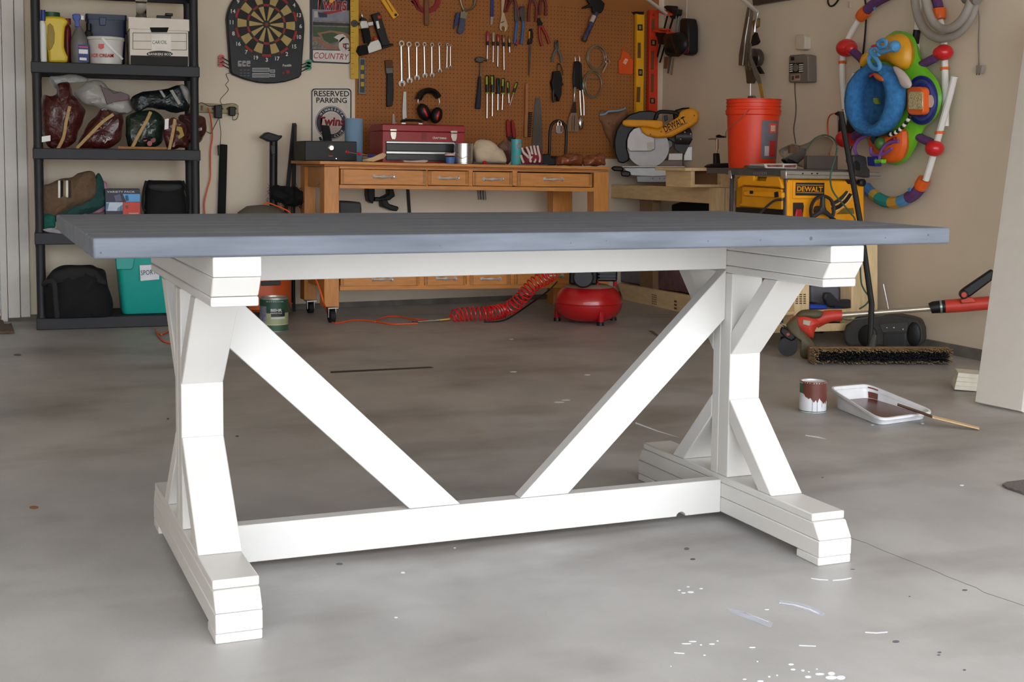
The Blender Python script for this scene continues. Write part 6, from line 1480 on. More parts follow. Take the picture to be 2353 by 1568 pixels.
hw = obj('hand_wheel', lathe(B(), [(.062, 0), (.066, -.008), (.075, -.01), (.078, 0), (.075, .01), (.066, .008), (.062, 0)], c_, PT.n, 28, False), mat((44, 44, 46), .5), tsw)
b = B()
for k in range(3):
    t_ = math.radians(90 + 120 * k); tube(b, [c_, c_ + PT.ex * .068 * math.cos(t_) + PT.ez * .068 * math.sin(t_)], [.016, .010], 8)
lathe(b, [(.02, -.05), (.02, .008), (.012, .014)], c_, PT.n, 14); obj('spokes', b, mat((50, 50, 52), .5), hw)
obj('crank_knob', lathe(B(), [(.012, 0), (.014, .03), (.01, .036)], c_ + PT.ex * .05 - PT.ez * .05, PT.n, 12), BLK, hw)
b = B(); lathe(b, [(.016, 0), (.019, .02), (.019, .03), (.012, .034)], PT.hit(*M5((1745, 1045))[0], .01), PT.n, 14); obj('clamp_knob', b, BLK, tsw)
b = pp(PT, M5((1590, 1010), (1720, 1014), (1720, 1075), (1620, 1060)), .012, .012); obj('lever_mount', b, BLK, tsw, bev=.003)
# left side panel with its handle slot and side wing
b = pp(PTL, M5((285, 1000), (320, 960), (480, 962), (480, 1010), (500, 1022), (620, 1022), (634, 968), (780, 972), (800, 1030), (822, 1110), (800, 1118), (780, 1100), (690, 1095), (350, 1075), (285, 1110)), .012, .03); obj('side_panel', b, DWY, tsw, bev=.006)
b = pp(PTL, M5((335, 1085), (815, 1125), (818, 1370), (305, 1330), (300, 1300), (330, 1280)), .006, .03); obj('side_panel', b, mat((216, 146, 18), .45), tsw, bev=.006)
b = pp(PTL, M5((355, 1140), (820, 1160), (820, 1230), (355, 1205)), .02, .02); obj('push_stick', b, DWY, tsw, bev=.006)
b = pp(PTL, M5((430, 1140), (470, 1142), (470, 1180), (430, 1178)), .0225, .003); obj('slot', b, BLK, tsw, bev=.001)
b = pp(PTL, M5((725, 1160), (770, 1150), (778, 1215), (728, 1225)), .0225, .003); obj('slot', b, BLK, tsw, bev=.001)
b = pp(PTL, M5((270, 1340), (835, 1375), (835, 1440), (265, 1400)), -.004, .02); obj('frame_plate', b, BLK, tsw)
b = pp(PTL, [(1681, 387), (1806, 388), (1806, 405), (1683, 402)], .006, .006); obj('wing_edge', b, mat((92, 88, 86), .5, metal=.3, var=.15), tsw, bev=.001)
for k in range(8): obj('scale_tick', pp(PTL, [(1732 + k * 4, 395), (1732.7 + k * 4, 395), (1732.7 + k * 4, 402), (1732 + k * 4, 402)], .0068, .0006), mat((160, 156, 150), .5), tsw, smooth=False)
obj('side_cord', ptube(PTL, M5((820, 1250), (740, 1255), (660, 1310), (590, 1380), (540, 1430)), .03, .006, n=8, sm=4), mat((60, 56, 54), .6), tsw)
b = pp(PTL, M5((170, 905), (200, 895), (212, 960), (215, 1000), (180, 992)), .004, .02); obj('wing_lever', b, STEEL, tsw, bev=.002)
# rip fence head
b = pp(PT, M5((1680, 715), (1760, 712), (1835, 735), (1842, 800), (1845, 850), (1880, 890), (1880, 985), (1830, 985), (1705, 960), (1700, 830), (1676, 800)), .045, .06); obj('fence_head', b, mat((48, 46, 46), .5), tsw, bev=.006)
b = pp(PT, M5((1690, 800), (1720, 780), (1760, 820), (1760, 900), (1700, 890)), .047, .004); obj('fence_lever', b, BLK, tsw, bev=.002)
b = B(); q0, q1 = PT.hit(1885, 388), PT.hit(1955, 388)
obox(b, (q0.x, YT + .10, zt1 + .0008), (q1.x - q0.x, 0, 0), (0, .03, 0), (0, 0, PT.hit(1900, 358).z - zt1)); obj('rip_fence', b, mat((96, 84, 78), .5, metal=.3), tsw, bev=.002)
# cart
ct = thing('saw_cart', 'pale pine cart with open shelf under the table saw', 'cart', ((sx0 + sx1) / 2, YT + .25, 0))
zc = zlow - .002
for nm, u0, u1, off in (('post', 1825, 1860, .0), ('post', 1957, 2017, .0)):
    obj(nm, pp(PT, [(u0, 547), (u1, 547), (u1, 764), (u0, 764)], off, .089 if nm == 'post' else .04), LUMV, ct, bev=.003)
b = B(); xa, xb = PT.hit(1790, 640).x, PT.hit(2017, 640).x
obox(b, (xa, YT + .09, zc - .04), (xb - xa, 0, 0), (0, .4, 0), (0, 0, .04)); obj('top_board', b, LUM, ct, bev=.002)
zsf = PT.hit(1900, 712).z
b = B(); obox(b, (xa, YT + .004, zsf - .018), (xb - xa, 0, 0), (0, .48, 0), (0, 0, .018)); obj('shelf', b, LUM, ct, bev=.002)
b = pp(PT, [(1770, 746), (2016, 742), (2016, 758), (1770, 766)], .012, .012); obj('bottom_board', b, LUM, ct, bev=.002)
b = B(); zbb = min(PT.hit(1825, 764).z, PT.hit(2017, 764).z)
for x_ in (xa + .04, xb - .06):
    b = B(); obox(b, (x_, YT + .4, zbb), (.089, 0, 0), (0, .089, 0), (0, 0, zc - .041 - zbb)); obj('post', b, LUMV, ct, bev=.003)
    for y_ in (YT + .03, YT + .43):
        b = B(); lathe(b, [(.03, .0008), (.03, max(zbb - .001, .01))], (x_ + .04, y_, 0), (0, 0, 1), 14); obj('foot', b, BLK, ct)
for j in range(5):
    for i in range(3): obj('lumber_stamp', pp(PT, [(1828 + i * 9, 676 + j * 5), (1834 + i * 9, 676 + j * 5), (1834 + i * 9, 678.6 + j * 5), (1828 + i * 9, 678.6 + j * 5)], .0008, .0006), STAMP, ct, smooth=False)
# things on the cart shelf
TM_ = Zm(1740, 560, 3.41)
b = pp(PT, TM_((425, 340), (600, 330), (735, 400), (738, 495), (560, 500), (430, 470)), -.1, .2); settle(b, 0, zsf + .0015); one('tool_case', b, mat((104, 104, 112), .5), 'open grey plastic tool case on the saw cart shelf', 'case', bev=.008)
b = pp(PT, TM_((412, 480), (550, 482), (550, 512), (412, 512)), -.02, .07); settle(b, 0, zsf + .0015); one('blue_box', b, mat((40, 76, 180), .5), 'blue box at the left end of the saw cart shelf', 'box', bev=.003)
b = pp(PT, TM_((610, 484), (690, 486), (690, 512), (610, 512)), -.02, .07); settle(b, 0, zsf + .0015); one('blue_box', b, mat((40, 76, 180), .5), 'small blue box in the middle of the saw cart shelf', 'box', bev=.003)
b = pp(PT, TM_((540, 390), (580, 385), (640, 450), (690, 440), (735, 440), (735, 510), (560, 490), (530, 430)), .01, .03); settle(b, 0, zsf + .0015); one('cordless_drill', b, mat((46, 46, 50), .5), 'dark cordless tool leaning on the saw cart shelf', 'drill', bev=.006)
# bucket
bk_ = V((PM.p0.x, PM.p0.y, 0)); bp = V((3.10, 3.57, 0)); pbk = facing(bp)
bu = thing('bucket', 'tall bright orange plastic bucket with a grey label and wire handle', 'bucket', (bp.x, bp.y, zt1))
ORB = mat((232, 62, 26), .4, var=.04)
kpx = (pbk.hit(1740, 300) - pbk.hit(1730, 300)).length / 10
cxb = pbk.hit(1730, 300); cxb = V((cxb.x, cxb.y, 0))
def zb(v): return pbk.hit(1730, v).z
dzb_ = zt1 + .0012 - zb(386)
prof = [(54, 386), (55.5, 370), (59, 290), (60.5, 266), (63.5, 264), (64.5, 254), (62, 252), (61.5, 247), (63.5, 246), (63.5, 243.5), (61.5, 243), (61.5, 239), (63.5, 238), (63.5, 235.5), (62, 235), (62, 231), (64, 230), (64, 228.5), (60, 228.5), (58, 240), (52, 380)]
obj('shell', lathe(B(), [(r * kpx, zb(v) + dzb_) for r, v in prof], cxb, (0, 0, 1), 40), ORB, bu)
def bband(u0, u1, v0, v1, m_, nm, e, k=8):
    b = B(); rows = []
    for v in (v1, v0):
        R_ = (60.5 - (v - 266) / 120 * 6) * kpx + e; row = []
        for i in range(k + 1):
            a_ = max(-.985, min(.985, ((u0 + (u1 - u0) * i / k) - 1730) * kpx / R_)); row.append(cxb + pbk.ex * (R_ * a_) + pbk.n * (R_ * math.sqrt(1 - a_ * a_)) + V((0, 0, zb(v) + dzb_)))
        rows.append(row)
    loft(b, rows, closed=False, caps=False); return obj(nm, b, m_, bu)
bband(1750, 1787, 278, 365, mat((112, 108, 116), .5), 'label', .0008)
bband(1768, 1783, 284, 306, mat((228, 80, 44), .5), 'label_logo', .0014)
bband(1771, 1781, 289, 302, mat((222, 180, 160), .5, var=.4, sc=150), 'label_logo', .0018)
bband(1769, 1782, 324, 360, mat((190, 44, 40), .5), 'label_print', .0014)
bband(1758, 1768, 336, 358, mat((206, 190, 190), .5), 'label_print', .0014)
b = B(); hp0 = cxb + pbk.ex * (-8 * kpx) + pbk.n * (64 * kpx) + V((0, 0, zb(254) + dzb_)); hp1 = cxb + pbk.ex * (-60 * kpx) + pbk.n * (10 * kpx) + V((0, 0, zb(318) + dzb_))
tube(b, [hp0, hp0.lerp(hp1, .35) + pbk.n * .05 - pbk.ex * .01, hp0.lerp(hp1, .7) + pbk.n * .04 - pbk.ex * .03, hp1 - pbk.ex * .01], .0018, 6, 5); obj('wire_handle', b, STEEL, bu)
# odds on the saw table
PTt = PL((sx0, YT + .2, 0), (0, -1, 0))
b = pp(PTt, M5((600, 812), (830, 806), (1000, 808), (995, 870), (630, 862)), .1, .12); settle(b, 0, zt1 + .0015); cbx = one('manual_box', b, mat((196, 186, 178), .7, var=.1), 'flat printed cardboard box lying on the table saw', 'box', bev=.002)
for q in (((640, 830), (830, 828), (826, 858), (650, 856)), ((850, 835), (990, 828), (985, 864), (850, 862))): obj('printed_panel', pp(PTt, M5(*q), .1015, .001), mat((120, 70, 60), .6, var=.5, sc=60), cbx, smooth=False)
b = pp(PTt, M5((395, 840), (420, 822), (600, 830), (620, 850), (440, 858)), .12, .03); settle(b, 0, zt1 + .0015); one('utility_knife', b, mat((60, 58, 58), .4), 'dark utility knife lying in front of the orange bucket', 'knife', bev=.003)
bg = thing('plastic_pack', 'clear plastic blister pack with a black tool inside on the table saw', 'package', PTt.hit(1870, 388, -.02))
b = pillow(PTt, M5((790, 700), (840, 640), (940, 590), (1060, 600), (1190, 560), (1310, 490), (1400, 530), (1415, 620), (1340, 760), (1230, 870), (1100, 890), (950, 830), (850, 780)), -.05, .05, .008, 20, 61); settle(b, 0, zt1 + .0015); obj('shell', b, mat((196, 184, 168), .12, trans=.85, var=.05, bump=.6, sc=26, ior=1.2), bg)
b = pp(PTt, M5((855, 770), (960, 700), (1040, 650), (1110, 640), (1090, 740), (1010, 820), (900, 820)), -.03, .04); obj('black_tool', b, BLK, bg, bev=.006)
b = pp(PTt, M5((920, 600), (1020, 620), (1010, 680), (920, 690)), -.0, .02); obj('insert_card', b, mat((96, 66, 50), .6), bg, bev=.002)
PTf = PL((sx0, YT - .06, 0), (0, -1, 0))
one('extension_cord', tube(B(), [PTt.hit(*p, .02) for p in M5((1110, 650), (1160, 580), (1220, 510), (1330, 472), (1430, 510))] + [PTf.hit(*p) for p in M5((1475, 590), (1470, 700), (1425, 860), (1400, 980), (1420, 1120), (1480, 1220), (1570, 1320), (1650, 1420), (1700, 1500))] + [PTf.hit(u, v) for u, v in ((1975, 560), (1978, 640), (1985, 665), (1998, 685), (1990, 700), (1975, 710))], .0042, 8, 5), mat((62, 96, 72), .6), 'green extension cord looping over the front of the table saw', 'cord')

# ------------------------------------------------------------ on the right wall
R6, R7, R8 = Zm(1480, 0, 6.533), Zm(1660, 0, 4.9), Zm(1880, 0, 3.135)
def onwall(name, label, cat, u, v, group=None): return thing(name, label, cat, PR.hit(u, v), group)
# clamps
def clamp(lab, a, b_, pads, heads):
    t_ = onwall('bar_clamp', lab, 'clamp', *R6(b_)[0], 'clamps hanging on the right wall')
    obj('bar', ptube(PR, R6(a, b_), .075, .007, n=6), BLK, t_)
    for q in heads: obj('head', pp(PR, R6(*q), .095, .04), BLK, t_, bev=.005)
    for q in pads: obj('pad', pp(PR, R6(*q), .135, .06), mat((224, 74, 34), .45), t_, bev=.003)
clamp('long black bar clamp with orange pads hanging nearest the red level', (380, 120), (190, 885), [((190, 150), (260, 150), (350, 205), (340, 232), (290, 222), (190, 182)), ((122, 442), (215, 448), (250, 470), (235, 490), (130, 478))], [((285, 102), (330, 80), (430, 86), (436, 140), (390, 270), (355, 180)), ((120, 490), (250, 492), (320, 470), (300, 660), (215, 668), (190, 560))])
clamp('second black bar clamp hanging beside the first', (470, 150), (238, 938), [((215, 420), (290, 428), (280, 455), (210, 448)), ((330, 470), (436, 478), (430, 500), (330, 515))], [((425, 130), (500, 140), (490, 230), (400, 285), (415, 200)), ((310, 510), (420, 500), (440, 660), (300, 700))])
t_ = onwall('spring_clamps', 'bunch of black spring clamps hanging from one hook', 'clamp', 1545, 130, 'clamps hanging on the right wall')
for q, o in ((((310, 560), (420, 500), (560, 520), (600, 700), (560, 830), (430, 850), (340, 790)), .12), (((430, 540), (540, 480), (640, 600), (620, 760), (520, 830)), .16)):
    obj('jaw', pillow(PR, R6(*q), o, .04, .008, 20, 71), BLK, t_)
obj('ring', ptube(PR, R6(*ell(400, 770, 75, 70, 16, 0, 359)), .17, .008, n=6), BLK, t_)
for x0, x1 in ((440, 450), (480, 492), (508, 520)): obj('rod', ptube(PR, R6((x0 + 45, 240), (x1, 530)), .09, .004, n=6), DSTEEL, t_)
obj('rod', ptube(PR, R6((400, 850), (360, 1100)), .07, .006, n=6), mat((70, 56, 46), .5), t_)
obj('rod', ptube(PR, R6((440, 870), (410, 1125)), .07, .006, n=6), mat((120, 84, 60), .5), t_)
t_ = onwall('heat_gun', 'black tool case with a crimson edge at the end of the clamps', 'case', 1570, 125)
obj('case', pp(PR, R6((530, 290), (560, 270), (630, 275), (655, 400), (655, 760), (640, 810), (590, 830), (550, 790), (520, 600)), .1, .08), BLK, t_, bev=.012)
obj('edge', pp(PR, R6((618, 585), (655, 580), (655, 760), (640, 800), (608, 800)), .104, .01), mat((120, 16, 40), .4), t_, bev=.003)
one('wood_offcut', pp(PR, R6((305, 850), (358, 855), (340, 1030), (292, 1030)), .03, .012), mat((140, 96, 64), .6), 'small brown wooden offcut hanging under the clamps', 'wood')
one('white_string', ptube(PR, R6((648, -60), (640, 150), (636, 330)), .01, .0022, n=6), WHT, 'thin white string hanging down the wall to the clamps', 'string')
for i, (a, b_) in enumerate((((-40, -80), (345, 215)), ((1420, -60), (1690, 175)))):
    pa, pb2 = PR.hit(*R6(a)[0], .55), PR.hit(*R6(b_)[0], .12)
    one('support_rod', tube(B(), [pb2 + (pa - pb2) * ((HC - .002 - pb2.z) / (pa.z - pb2.z)), pb2], .011, 8), WHT, ('white rod slanting down to the bar clamps', 'white rod slanting down to the hanging pulley')[i], 'rod', 'white rods from the ceiling')
one('angle_iron', pp(PR, R7((330, -60), (830, -140), (830, -20), (345, 62)), .03, .03), DSTEEL, 'grey steel angle bracket along the top of the right wall', 'bracket')
# hanging door hardware
t_ = onwall('pulley_rig', 'grey steel track with pulley and webbing strap hanging over the bucket', 'hardware', 1715, 226)
GRM = mat((128, 118, 104), .4, metal=.7, var=.2)
obj('track', pp(PR, R7((278, 75), (310, 80), (232, 740), (180, 738), (182, 620)), .06, .03), GRM, t_, bev=.003)
obj('track_lip', ptube(PR, R7((300, 190), (260, 420), (228, 735)), .065, .004, n=6), STEEL, t_)
obj('hanger', ptube(PR, R7((400, 130), (390, 190), (372, 270), (362, 360)), .09, .006, n=6, sm=3), STEEL, t_)
obj('shackle', pp(PR, R7((330, 240), (395, 200), (390, 300), (345, 330)), .09, .02), mat((130, 104, 60), .4, metal=.7), t_, bev=.003)
obj('link', pp(PR, R7((335, 400), (365, 362), (400, 470), (375, 500), (310, 520)), .09, .02), BLK, t_, bev=.003)
obj('pulley', pp(PR, R7(*ell(345, 650, 62, 105, 20)), .1, .04), DSTEEL, t_, bev=.004)
obj('pulley_hub', pp(PR, R7(*ell(360, 690, 34, 60, 14)), .103, .004), BLK, t_)
for x in (262, 300): obj('side_plate', pp(PR, R7((x, 490), (x + 14, 488), (x + 8, 790), (x - 8, 790)), .11, .01), GRM, t_)
obj('arm', pp(PR, R7((250, 740), (300, 760), (350, 850), (320, 940), (270, 940), (262, 850)), .1, .03), mat((80, 66, 52), .5), t_, bev=.004)
obj('arm', pp(PR, R7((370, 760), (400, 750), (445, 830), (420, 832)), .1, .02), BLK, t_)
obj('strap', pp(PR, R7((300, 640), (325, 640), (420, 860), (438, 940), (402, 945), (355, 850)), .12, .004), mat((112, 104, 92), .7), t_)
obj('strap_end', pp(PR, R7((402, 945), (438, 940), (476, 1150), (440, 1150)), .12, .004), mat((176, 136, 40), .7), t_)
obj('cable', ptube(PR, R7((316, 940), (314, 1100)), .1, .002, n=6), STEEL, t_)
obj('hook', pp(PR, R7((286, 1080), (345, 1078), (350, 1110), (280, 1112)), .11, .02), GRM, t_, bev=.002)
# door opener control with its socket
t_ = DC_ = onwall('door_control', 'grey wall control box with black and white stripes', 'control box', 1834, 190)
obj('box', pp(PR, R7((745, 640), (760, 620), (905, 610), (960, 625), (966, 920), (945, 930), (755, 932), (742, 915)), .06, .06), mat((118, 110, 100), .5), t_, bev=.006)
obj('panel', pp(PR, R7((752, 712), (908, 705), (906, 818), (752, 826)), .0612, .001), BLK, t_, smooth=False)
for k in range(4):
    for x0, x1 in ((755, 790), (862, 906)): obj('stripe', pp(PR, R7((x0, 726 + k * 24), (x1, 722 + k * 24), (x1, 734 + k * 24), (x0, 738 + k * 24)), .062, .001), WHT, t_, smooth=False)
obj('button', pp(PR, R7(*ell(822, 762, 28, 44, 14)), .065, .005), mat((110, 104, 92), .5), t_)
obj('label_print', pp(PR, R7((770, 848), (876, 836), (874, 906), (772, 914)), .0614, .001), mat((176, 150, 136), .6), t_, smooth=False)
for q in (((778, 856), (806, 853), (806, 900), (778, 904)), ((818, 850), (868, 845), (866, 880), (818, 886))): obj('label_print', pp(PR, R7(*q), .0624, .001), mat((96, 70, 66), .6), t_, smooth=False)
obj('window', pp(PR, R7((768, 642), (808, 640), (808, 680), (768, 684)), .0614, .001), BLK, t_, smooth=False)
one('wall_socket', pp(PR, R7((818, 400), (840, 388), (915, 392), (930, 420), (925, 550), (900, 562), (822, 556)), .045, .045), mat((206, 194, 176), .5), 'white plastic plug cover above the grey control box', 'socket', bev=.006)
obj('cord', ptube(PR, R7((816, 930), (818, 1050), (828, 1180), (825, 1300), (805, 1430), (806, 1500), (826, 1620)), .008, .003, n=6, sm=4), mat((92, 74, 58), .6), DC_)
one('wall_hook', ptube(PR, R7((1190, -40), (1190, 30), (1215, 68), (1260, 55), (1310, -10), (1320, -40)), .03, .005, n=8, sm=4), BLK, 'black looped hook at the top edge of the right wall', 'hook')
one('bell_push', pp(PR, R7((1408, 10), (1436, 10), (1436, 84), (1408, 84)), .012, .012), mat((200, 184, 166), .5), 'small cream push button plate near the ceiling', 'button', bev=.003)
# plugs on an outlet
t_ = onwall('outlet', 'black plugs crowded into a wall outlet beside the toy frame', 'outlet', 1945, 306)
for q, o in (((1490, 290), (1540, 230), (1570, 240), (1580, 430), (1560, 448), (1488, 444)), .08), (((1600, 260), (1640, 206), (1690, 215), (1700, 440), (1680, 452), (1592, 446)), .1), (((1440, 210), (1480, 190), (1540, 192), (1556, 240), (1530, 260), (1450, 230)), .1):
    obj('plug', pp(PR, M5(*q), o, .06), BLK, t_, bev=.006)
obj('plate', pp(PR, M5((1480, 180), (1710, 190), (1706, 460), (1480, 450)), .008, .008), mat((190, 176, 156), .5), t_, bev=.002)
one('extension_cord', ptube(PR, M5((1440, 214), (1395, 240), (1370, 310), (1370, 440), (1385, 600), (1390, 760)), [.09, .06, .04, .03, .02, .02], .004, n=8, sm=4), ORNG, 'orange cord arching out of the wall outlet', 'cord')
one('extension_cord', ptube(PR, M5((1690, 215), (1730, 280), (1735, 400), (1690, 540), (1650, 640), (1640, 760)), [.09, .06, .04, .03, .02, .02], .004, n=8, sm=4), mat((84, 90, 84), .6), 'grey green cord falling from the right plug of the outlet', 'cord')
one('hanging_strap', ptube(PR, R8((330, -40), (345, 60), (342, 200), (325, 380), (300, 560)), .012, .0075, n=6, sm=4, flat=(PR.n, .4)), BLK, 'long black strap hanging behind the toy frame', 'strap')

# ------------------------------------------------------------ baby activity jumper
toy = onwall('baby_jumper', 'colourful baby activity jumper hanging on its side on the right wall', 'toy', 2060, 470)
TW, TRd, TPu, TGr, TYe, TOr, TNv, TLb = WHT, mat((208, 34, 36), .3, coat=.3), mat((98, 60, 110), .8, var=.15, sc=40, bump=.3), mat((112, 190, 44), .35), mat((226, 160, 34), .35), mat((228, 100, 32), .4), mat((34, 44, 120), .35), mat((84, 150, 200), .7, bump=.3)
SEAT = mat((52, 116, 172), .85, var=.25, sc=45, bump=.4)
def tt_(nm, q, off, r, m_, n=10, sm=4, **k): return obj(nm, ptube(PR, R8(*q), off, r, n=n, sm=sm, **k), m_, toy)
tt_('frame_tube', ((300, 130), (240, 230), (200, 320), (178, 400), (172, 520), (180, 660), (192, 790)), .06, .016, TW)
tt_('frame_tube', ((265, 525), (240, 640), (215, 740), (200, 800), (185, 900)), .08, .014, TW)
tt_('frame_tube', ((872, 120), (900, 250), (910, 400), (915, 600), (918, 800), (918, 910)), .06, .016, TW)
tt_('frame_tube', ((982, 550), (940, 720), (895, 880), (860, 1010), (815, 1170), (775, 1300)), .09, .016, TW)
tt_('frame_tube', ((745, 0), (720, 60), (712, 200), (708, 380)), .03, .016, TW)
tt_('black_sleeve', ((712, 215), (700, 315)), .045, .018, BLK, sm=0)
for u, v in ((175, 450), (912, 494), (873, 956)): tt_('band', ((u, v - 10), (u, v + 10)), .06 if v < 900 else .09, .022, TOr, sm=0)
for q in (((350, 75), (325, 100), (300, 130)), ((870, 62), (872, 100), (878, 140)), ((765, 1290), (745, 1330), (730, 1360))): tt_('coupling', q, .07, [.032, .034, .028], TOr, sm=3)
tt_('fabric_sleeve', ((350, 75), (390, 35), (450, -5), (520, -40)), .07, .026, TPu)
tt_('fabric_sleeve', ((840, -30), (860, 20), (868, 60)), .07, .024, TPu)
segs = [((730, 1360), (700, 1395), (650, 1425), TPu), ((650, 1425), (625, 1440), (590, 1452), TLb), ((590, 1452), (560, 1458), (525, 1458), mat((206, 160, 60), .8)), ((525, 1458), (480, 1452), (430, 1425), mat((50, 150, 140), .8)), ((430, 1425), (415, 1415), (395, 1400), mat((206, 170, 70), .8)), ((395, 1400), (370, 1380), (345, 1350), mat((80, 130, 190), .8))]
for a_, b_, c_, m_ in segs: tt_('fabric_sleeve', (a_, b_, c_), .07, .03, m_, sm=3)
for u, v, o in ((205, 345, .08), (905, 378, .08), (840, 1070, .1), (200, 1000, .08)): obj('ball_joint', pball(PR, *R8((u, v))[0], 15, o, ratio=(1, 1, .85)), TRd, toy)
for u, v in ((238, 350), (868, 380), (820, 1050)): obj('ball_socket', pball(PR, *R8((u, v))[0], 9, .1), TRd, toy)
for u, v in ((262, 608), (250, 795)): obj('bolt_cap', pball(PR, *R8((u, v))[0], 6.5, .09), mat((130, 30, 56), .4), toy)
for q in (((245, 365), (285, 400), (340, 455)), ((850, 415), (780, 450), (715, 485)), ((820, 1030), (750, 1000), (690, 960)), ((250, 985), (300, 955), (355, 930))): tt_('strap', q, .1, .021, TPu)
obj('tray_base', pillow(PR, R8((520, 240), (600, 224), (680, 255), (712, 330), (722, 400), (775, 480), (850, 565), (888, 660), (885, 760), (845, 850), (770, 915), (745, 960), (710, 1040), (660, 1130), (600, 1180), (540, 1190), (470, 1160), (400, 1050), (330, 960), (270, 860), (245, 720), (265, 600), (330, 500), (420, 380)), .1, .06, sh=.3), TGr, toy)
obj('yellow_dome', pillow(PR, R8((450, 380), (490, 280), (560, 245), (630, 255), (668, 320), (672, 420), (650, 490), (600, 500), (520, 450), (455, 440)), .16, .06, sh=.5), TYe, toy)
for rx, ry, o, m_ in ((108, 178, .155, TNv), (88, 150, .17, mat((60, 70, 130), .3)), (70, 126, .18, TNv)): obj('turntable', pp(PR, R8(*ell(735, 722, rx, ry, 28)), o, .02), m_, toy, bev=.004)
obj('sticker', pp(PR, R8(*ell(808, 730, 24, 46, 16)), .1815, .002), mat((214, 196, 190), .5), toy)
obj('bead_window_frame', pp(PR, R8(*prect(640, 625, 756, 828, 36, 5)), .215, .04), TOr, toy, bev=.005)
obj('bead_window', pp(PR, R8(*prect(648, 660, 750, 790, 14, 4)), .222, .006), mat((190, 170, 120), .2, var=.5, sc=130, coat=.5), toy, bev=.003)
# seat: padded ring round a deep hollow
c_ = PR.hit(*R8((466, 722))[0], .19); kx = (PR.hit(*R8((476, 722))[0], .19) - c_).length / 10; kz = (c_ - PR.hit(*R8((466, 732))[0], .19)).z / 10
rg = []
for j in range(25):
    t_ = 2 * math.pi * j / 24; rr_ = []
    for i in range(12):
        p_ = 2 * math.pi * i / 12
        rx, rz = (152 + 44 * math.cos(p_)) * kx, (222 + 44 * math.cos(p_)) * kz
        rr_.append(c_ + PR.ex * (rx * math.cos(t_)) + PR.ez * (rz * math.sin(t_)) + PR.n * (.05 + .05 * math.sin(p_)))
    rg.append(rr_)
b = B(); loft(b, rg, caps=False); crumple(b, .004, 25, 3); obj('seat_ring', b, SEAT, toy)
rg = [[c_ + PR.ex * (s_ * 112 * kx * math.cos(2 * math.pi * i / 20)) + PR.ez * (s_ * 182 * kz * math.sin(2 * math.pi * i / 20)) + PR.n * d_ for i in range(20)] for s_, d_ in ((1.05, .05), (1.0, .02), (.85, -.005), (.5, -.022), (.1, -.026))]
b = B(); loft(b, rg, caps=False); crumple(b, .005, 22, 4); obj('seat_well', b, mat((38, 86, 130), .9, var=.3, sc=40, bump=.4), toy)
obj('seat_flap', pillow(PR, R8((545, 480), (600, 500), (650, 560), (672, 610), (655, 635), (610, 628), (580, 560)), .26, .02), mat((196, 182, 176), .8), toy)
obj('well_tag', pp(PR, R8((398, 705), (425, 708), (440, 748), (412, 752), (396, 730)), .2, .01), mat((130, 150, 50), .7), toy)
for k in range(11):
    f_ = k / 10; u, v = 510 + 150 * f_ + 6 * math.sin(f_ * 3), 972 - 30 * f_ - 100 * f_ * f_
    obj('trim_stripe', pball(PR, *R8((u, v))[0], 3.2, .23, seg=8), (BLK, WHT)[k % 2], toy)
obj('piano_panel', pillow(PR, R8((385, 985), (400, 960), (520, 975), (625, 930), (640, 1000), (632, 1080), (590, 1160), (480, 1172), (430, 1110), (380, 1040)), .16, .05, sh=.35), TOr, toy)
obj('piano_key', pp(PR, R8((365, 1000), (395, 970), (428, 1005), (392, 1042)), .215, .03), mat((40, 44, 80), .4), toy, bev=.004)
obj('piano_key', pp(PR, R8((490, 1020), (545, 985), (545, 1020), (500, 1050)), .215, .02), mat((130, 30, 30), .4), toy, bev=.003)
obj('green_button', pball(PR, *R8((452, 1035))[0], 10, .21), mat((70, 110, 50), .4), toy)
for q in (((360, 975), (290, 1010), (262, 1070), (280, 1120)), ((580, 1018), (510, 1030), (460, 1080), (440, 1150)), ((380, 1060), (385, 1110), (420, 1120), (480, 1105), (530, 1070))): tt_('loop', q, .22, .008, mat((130, 80, 160), .5), n=8)
obj('dangling_cube', pp(PR, R8((350, 1128), (415, 1135), (410, 1200), (355, 1195)), .24, .04), TNv, toy, bev=.004)
obj('dangling_block', pp(PR, R8((400, 1150), (460, 1148), (455, 1178), (430, 1162), (405, 1180)), .25, .03), TGr, toy, bev=.004)
for q in (((545, 350), (500, 365), (450, 375), (415, 345), (380, 365), (400, 395), (440, 390)), ((385, 390), (365, 430), (385, 480), (425, 500), (445, 480), (430, 440), (395, 400)), ((430, 310), (460, 290), (490, 300), (485, 330), (450, 340), (430, 310))): tt_('rope_toy', q, .3, .011, TLb, n=8)
obj('flower', pball(PR, *R8((552, 335))[0], 9, .28), TLb, toy)
obj('orange_toy', pillow(PR, R8((310, 440), (330, 390), (355, 385), (362, 420), (335, 470), (312, 480)), .16, .02), TYe, toy)
obj('orange_toy', pillow(PR, R8((400, 530), (430, 530), (470, 565), (465, 588), (420, 570)), .29, .015), mat((190, 90, 40), .6), toy)
obj('red_toy', pillow(PR, R8((385, 330), (420, 318), (440, 330), (420, 345), (390, 345)), .3, .012), mat((180, 50, 44), .6), toy)
obj('red_toy', pp(PR, R8((362, 545), (395, 525), (398, 540), (368, 558)), .29, .01), TRd, toy, bev=.003)
for q in (((395, 55), (410, 50), (408, 70), (398, 70)), ((645, 1360), (662, 1350), (664, 1375), (648, 1380))): obj('fabric_tag', pp(PR, R8(*q), .1, .006), TLb, toy)
